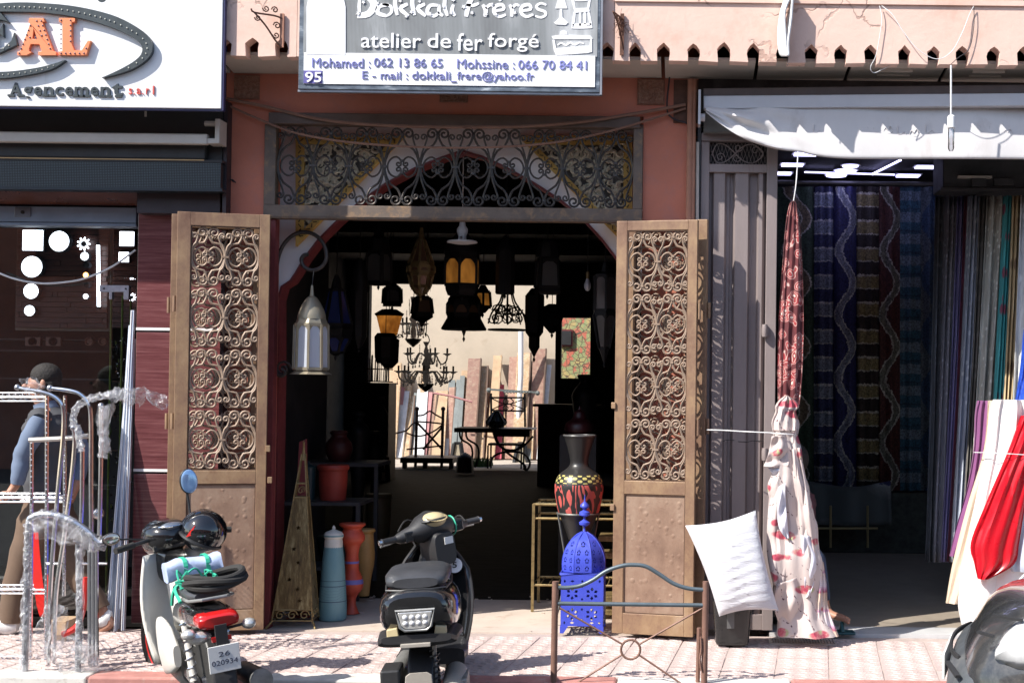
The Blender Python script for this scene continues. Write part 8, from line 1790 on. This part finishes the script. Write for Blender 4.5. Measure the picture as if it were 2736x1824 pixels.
for s_ in (-1, 1):
    mx(mo, 'shock_absorber', MB().tube([(s_*.10,.28,.30),(s_*.10,.38,.62)], .020, 10), m_wplas); mx(mo, 'shock_spring', MB().tube([(s_*.10+math.cos(k*1.1)*.026, .28+.1*k/40+math.sin(k*1.1)*.026, .30+.32*k/40) for k in range(40)], .004, 5), m_chrome)
    mx(mo, 'swing_arm', MB().bar((s_*.085,.28,.28), (s_*.07,.75,.30), .03, .05), m_engine, smooth=False)
mx(mo, 'carrier_grip', MB().tube([(-.10,.35,.74),(-.115,.12,.76),(-.06,.03,.77),(.06,.03,.77),(.115,.12,.76),(.10,.35,.74)], .009, 8), m_engine)
mx(mo, 'engine', MB().loft([se(.62,0,.30,.10,.09,3), se(.70,0,.30,.12,.12,3), se(.90,0,.30,.12,.12,3), se(1.02,0,.32,.07,.08,3)]), m_engine)
mx(mo, 'muffler', MB().lathe([(.0,.03),(.018,.02),(.018,-.002),(.05,0),(.058,.03),(.055,.40),(.03,.52),(.02,.8)], 20, (.185,-.02,.30), M=Matrix.Rotation(-PI/2-.06, 3, 'X')), m_blackpl); mx(mo, 'muffler_cap', MB().lathe([(.035,0),(.058,.004),(.060,.03)], 20, (.185,-.035,.30), M=Matrix.Rotation(-PI/2, 3, 'X')), m_engine)
mx(mo, 'front_fork', MB().tube([(-.06,1.28,.78),(-.06,1.50,.28)], .018, 8).tube([(.06,1.28,.78),(.06,1.50,.28)], .018, 8), m_blackpl)
mx(mo, 'front_fender', MB().loft([[Vector((x, 1.50-math.cos(a)*.31, .28+math.sin(a)*.31)) for x in (-.055,-.03,0,.03,.055)] for a in [(.1+.15*k) for k in range(14)]], cap=False, closed=False), m_wplas, solid=.005)
hm = Matrix.Translation((0, 1.16, .99)) @ Matrix.Rotation(math.radians(12), 4, 'Z')
def H2(b): return b.xf(hm)
mx(mo, 'head_cowl', H2(MB().loft([se(-.13,0,.0,.05,.03,2.6), se(-.11,0,.0,.095,.06,2.8), se(-.04,0,.0,.13,.09,2.6), se(.05,0,-.01,.14,.11,2.5), se(.12,0,-.03,.11,.10,2.4), se(.16,0,-.04,.06,.06,2.4)])), m_blackp)
mx(mo, 'instrument_glass', H2(MB().ball((0,-.075,.058), .062, 18, 10, (1.15,.85,.45))), m_bluegl if False else M('gauge_glass', (.10,.12,.16), .08, coat=.8)); mx(mo, 'instrument_surround', H2(MB().tube([(math.cos(a)*.075, -.075+math.sin(a)*.055, .066) for a in [2*PI*k/24 for k in range(24)]], .006, 6, closed=True)), m_chrome)
mx(mo, 'inner_cover', H2(MB().loft([se(-.09,0,-.16,.07,.08,3.5), se(-.02,0,-.16,.09,.11,3.5), se(.05,0,-.16,.08,.11,3.5)])), m_blackp)
mx(mo, 'warning_sticker', H2(MB().box(.02,.075,-.098,-.094,-.17,-.145).box(.025,.078,-.098,-.094,-.21,-.185)), m_plate, smooth=False)
for s_ in (-1, 1):
    mx(mo, 'handlebar', H2(MB().tube([(s_*.10,-.02,.0),(s_*.22,-.06,-.01),(s_*.34,-.10,-.02)], .013, 8)), m_blackpl); mx(mo, 'grip', H2(MB().tube([(s_*.23,-.064,-.01),(s_*.35,-.104,-.02)], .019, 10)), m_rub)
mx(mo, 'mirror_stem', H2(MB().tube(cr([(.14,0,.02),(.155,.01,.12),(.15,.01,.24)], 3), .008, 6)), m_blackpl); mx(mo, 'mirror_shell', H2(MB().ball((.165,.005,.30), .070, 18, 12, (.80,.20,1.10))), m_blackpl); mx(mo, 'mirror_glass', H2(MB().ball((.165,-.008,.30), .066, 18, 12, (.78,.12,1.08))), m_mirror_sky)
mx(mo, 'mirror_stem', H2(MB().tube(cr([(-.14,0,.0),(-.22,-.02,.02),(-.30,-.04,.035)], 3), .006, 6)), m_blackpl); mx(mo, 'mirror_shell', H2(MB().ball((-.345,-.045,.045), .048, 18, 12, (1.1,.22,.78))), m_blackpl); mx(mo, 'mirror_glass', H2(MB().ball((-.345,-.056,.045), .044, 18, 12, (1.08,.14,.74))), M('tan_mirror_glass', (.55,.48,.42), .12, .8, bump=0))
bpy.context.view_layer.update()
# helmet hanging on the right grip
hc = P(546, 1418, -1.52); R_h = S(-1.52); rr_ = 58/R_h
hl = thing('helmet', 'glossy black open face helmet hung on the moped\'s right grip', 'helmet', (hc.x, hc.y, hc.z-rr_))
Rh = Matrix.Rotation(.45, 3, 'Y'); b = MB().ball(hc, rr_, 32, 20, (1.0,1.12,.98), Rh); m_helm = M('helmet_gloss_black', (.010,.010,.012), .07, var=.1, bump=.02, coat=1.0)
part('shell', b, m_helm, hl, smooth=True)
part('rim', MB().tube([hc+Rh @ Vector((math.cos(a)*rr_*.93, math.sin(a)*rr_*1.05, -rr_*.42)) for a in [2*PI*k/28 for k in range(28)]], .010, 6, closed=True), m_blackpl, hl, smooth=True)
part('visor', MB().ball(hc+Vector((-.055,.03,.045)), rr_*.80, 24, 14, (1.05,.9,.62), Matrix.Rotation(-.6, 3, 'Y')), m_helm, hl, smooth=True)
b = MB(); q_ = [hc+Vector((x, -rr_*1.13+abs(x)*.1+.004, z)) for x, z in ((-.055,-.02),(-.035,.01),(-.005,.045),(-.025,-.01))]
b.add(q_, [(0,1,2,3)]); part('red_flash', b, m_redp, hl, solid=.002)
part('chin_strap', MB().tube(cr([hc+Vector((-.1,-.02,.02)), hc+Vector((-.15,-.03,-.02)), hc+Vector((-.16,-.03,-.10))], 3), .005, 5), m_blackpl, hl)
# parcels and loop tied on the seat
def wpt(lx, ly, lz): return mo.matrix_world @ Vector((lx, ly, lz))
pc_ = wpt(.02,.62,.86); b = MB(); R3 = mo.matrix_world.to_3x3()
m_par = M('blue_white_plastic_bag', (.42,.50,.70), .5, var=.2, scale=9, bump=.4, bs=20)
pr = thing('parcel', 'crumpled blue and white parcel tied on the moped seat', 'parcel', (pc_.x, pc_.y, pc_.z-.06))
part('bundle', MB().loft([[pc_+R3 @ Vector((x, p.x*1.0+.012*math.sin(x*40+p.z*60), p.z+.008*math.sin(x*55))) for p in se(0,0,0,.075,.055,3.5,16)] for x in (-.15,-.13,-.08,0,.08,.13,.15)]), m_par, pr, smooth=True)
for dx in (-.05, .07): part('strap', MB().loft([[pc_+R3 @ Vector((x_, p.x, p.z)) for p in se(0,0,0,.083,.063,3.5,16)] for x_ in (dx-.011, dx+.011)], cap=False), m_green, pr, solid=.003)
lc = wpt(.05,.20,.84); lp = thing('rubber_tube_loop', 'black rubber inner tube coiled on the moped tail', 'inner tube', (lc.x, lc.y, lc.z-.03))
for k, (a_, c_, dz) in enumerate(((.155,.10,.0),(.145,.088,.022),(.15,.095,-.02))): part('coil', MB().tube([lc+R3 @ Vector((math.cos(q)*a_, math.sin(q)*c_*1.3, dz+.012*math.sin(q*2+k))) for q in [2*PI*j/28 for j in range(28)]], .017, 8, closed=True), m_rub, lp, smooth=True)
rnd = random.Random(21); gs = thing('green_cord', 'tangle of turquoise cord knotted round the moped seat', 'cord', tuple(wpt(-.06,.35,.80)))
for k in range(7):
    c0 = wpt(-.09+.02*k, .38-.02*k, .82); part('strand', MB().tube(cr([c0+Vector([rnd.gauss(0,.035) for _ in range(3)]) for _ in range(5)], 4), .005, 5), m_green, gs, smooth=True)
for w_ in ((-.14,.45,.70),(-.13,.25,.74)): part('strand', MB().tube(cr([wpt(*w_), wpt(-.12,.40,.80), wpt(0,.44,.83)], 4), .009, 5), m_green, gs)

# ---- nose of a parked car at the right
m_car = M('dusty_black_car_paint', (.035,.036,.038), .22, var=.35, scale=5, bump=.03, bs=8, coat=.6, col2=(.10,.098,.092), thr=(.5,.75)); m_bump = M('grey_bumper_plastic', (.07,.078,.086), .38, var=.25, scale=5, bump=.1, bs=60, col2=(.14,.14,.135), thr=(.5,.75))
cx = 2.36; cy_ = -2.75
cr_ = thing('parked_car', 'dusty dark nose of a parked car with clear headlamp, cut by the right edge', 'car', (cx, cy_, -.13), (0, 0, math.radians(-15)))
def csec(x, hw_, z0, z1, e=3.2, n=32):
    r = []; z0 -= .05; z1 -= .05
    for k in range(n):
        a = 2*PI*k/n; c, s = math.cos(a), math.sin(a); r.append(Vector((cx+x, cy_+hw_*math.copysign(abs(c)**(2/e), c), (z0+z1)/2+(z1-z0)/2*math.copysign(abs(s)**(2/e), s))))
    return r
part('body', MB().loft([csec(.045,.50,.12,.56), csec(.065,.62,.10,.59), csec(.09,.68,.08,.635), csec(.125,.73,.06,.69), csec(.17,.765,.05,.73), csec(.23,.79,.05,.762), csec(.32,.815,.04,.79), csec(.5,.84,.03,.825), csec(.9,.86,.02,.88), csec(1.3,.87,.02,.93), csec(2.2,.87,.02,.96), csec(3.4,.85,.04,.93), csec(3.8,.7,.2,.8)]), m_car, cr_, smooth=True)
part('bumper', MB().loft([csec(-.02,.42,.22,.44,3), csec(-.012,.54,.12,.50,3), csec(.01,.62,.06,.535,3.2), csec(.05,.70,.02,.56,3.4), csec(.10,.755,.0,.57,3.6), csec(.17,.80,-.02,.575,4), csec(.30,.835,-.03,.575,4.5), csec(.50,.85,-.03,.565,4.5), csec(.62,.855,-.03,.54,4.5)]), m_bump, cr_, smooth=True)
part('cabin', MB().loft([csec(1.2,.70,.80,.95), csec(1.7,.68,.85,1.30), csec(2.6,.66,.85,1.38), csec(3.5,.62,.8,1.0)]), M('car_glass', (.01,.012,.014), .05), cr_, smooth=True)
m_hl = M('frosted_headlamp', (.66,.67,.68), .15, .1, coat=1.0, bump=.1)
for s_ in (-1, 1):
    part('headlamp', MB().loft([[Vector((cx+x, cy_+s_*(y0+dy), z-.04+dz*h_)) for dz, dy in ((-1,-.03),(-.6,.0),(0,.012),(.5,-.012),(.85,-.05),(1,-.09))] for x, y0, z, h_ in ((.20,.765,.60,.02),(.235,.79,.625,.055),(.28,.815,.645,.085),(.36,.84,.66,.10),(.46,.855,.67,.10),(.56,.862,.675,.085),(.64,.866,.68,.03))], closed=False), m_hl, cr_, smooth=True, solid=.012)
    for x in (.78, 3.1): part('wheel', MB().lathe([(.18,-.1),(.30,-.1),(.32,-.06),(.32,.06),(.30,.1),(.18,.1)], 28, (cx+x, cy_+s_*.80, .19), M=Matrix.Rotation(PI/2, 3, 'X')), m_rub, cr_, smooth=True)
for x0_, x1_, z_ in ((.185,.30,.715),(.125,.19,.645)): part('bonnet_slot', MB().bar((cx+x0_, cy_-.735-.1*x0_, z_), (cx+x1_, cy_-.755-.1*x0_, z_-.012), .02, .010, (0,0,1)), m_dark, cr_)
part('grille_slot', MB().bar((cx-.005, cy_-.52, .475), (cx+.045, cy_-.66, .445), .02, .012), m_dark, cr_)
part('grille_slot', MB().loft([[Vector((cx-.022+.30*abs(u)**2.6*.2, cy_+u*.45, z+.0)) for u in [(-1+2*k/14) for k in range(15)]] for z in (.47,.49)], cap=False, closed=False), m_dark, cr_, solid=.01)
for z_ in (.46,): cp_ = part('number_plate', MB().box(cx-.045, cx-.035, cy_-.27, cy_+.27, z_-.11, z_), m_plate, cr_, bev=.003)
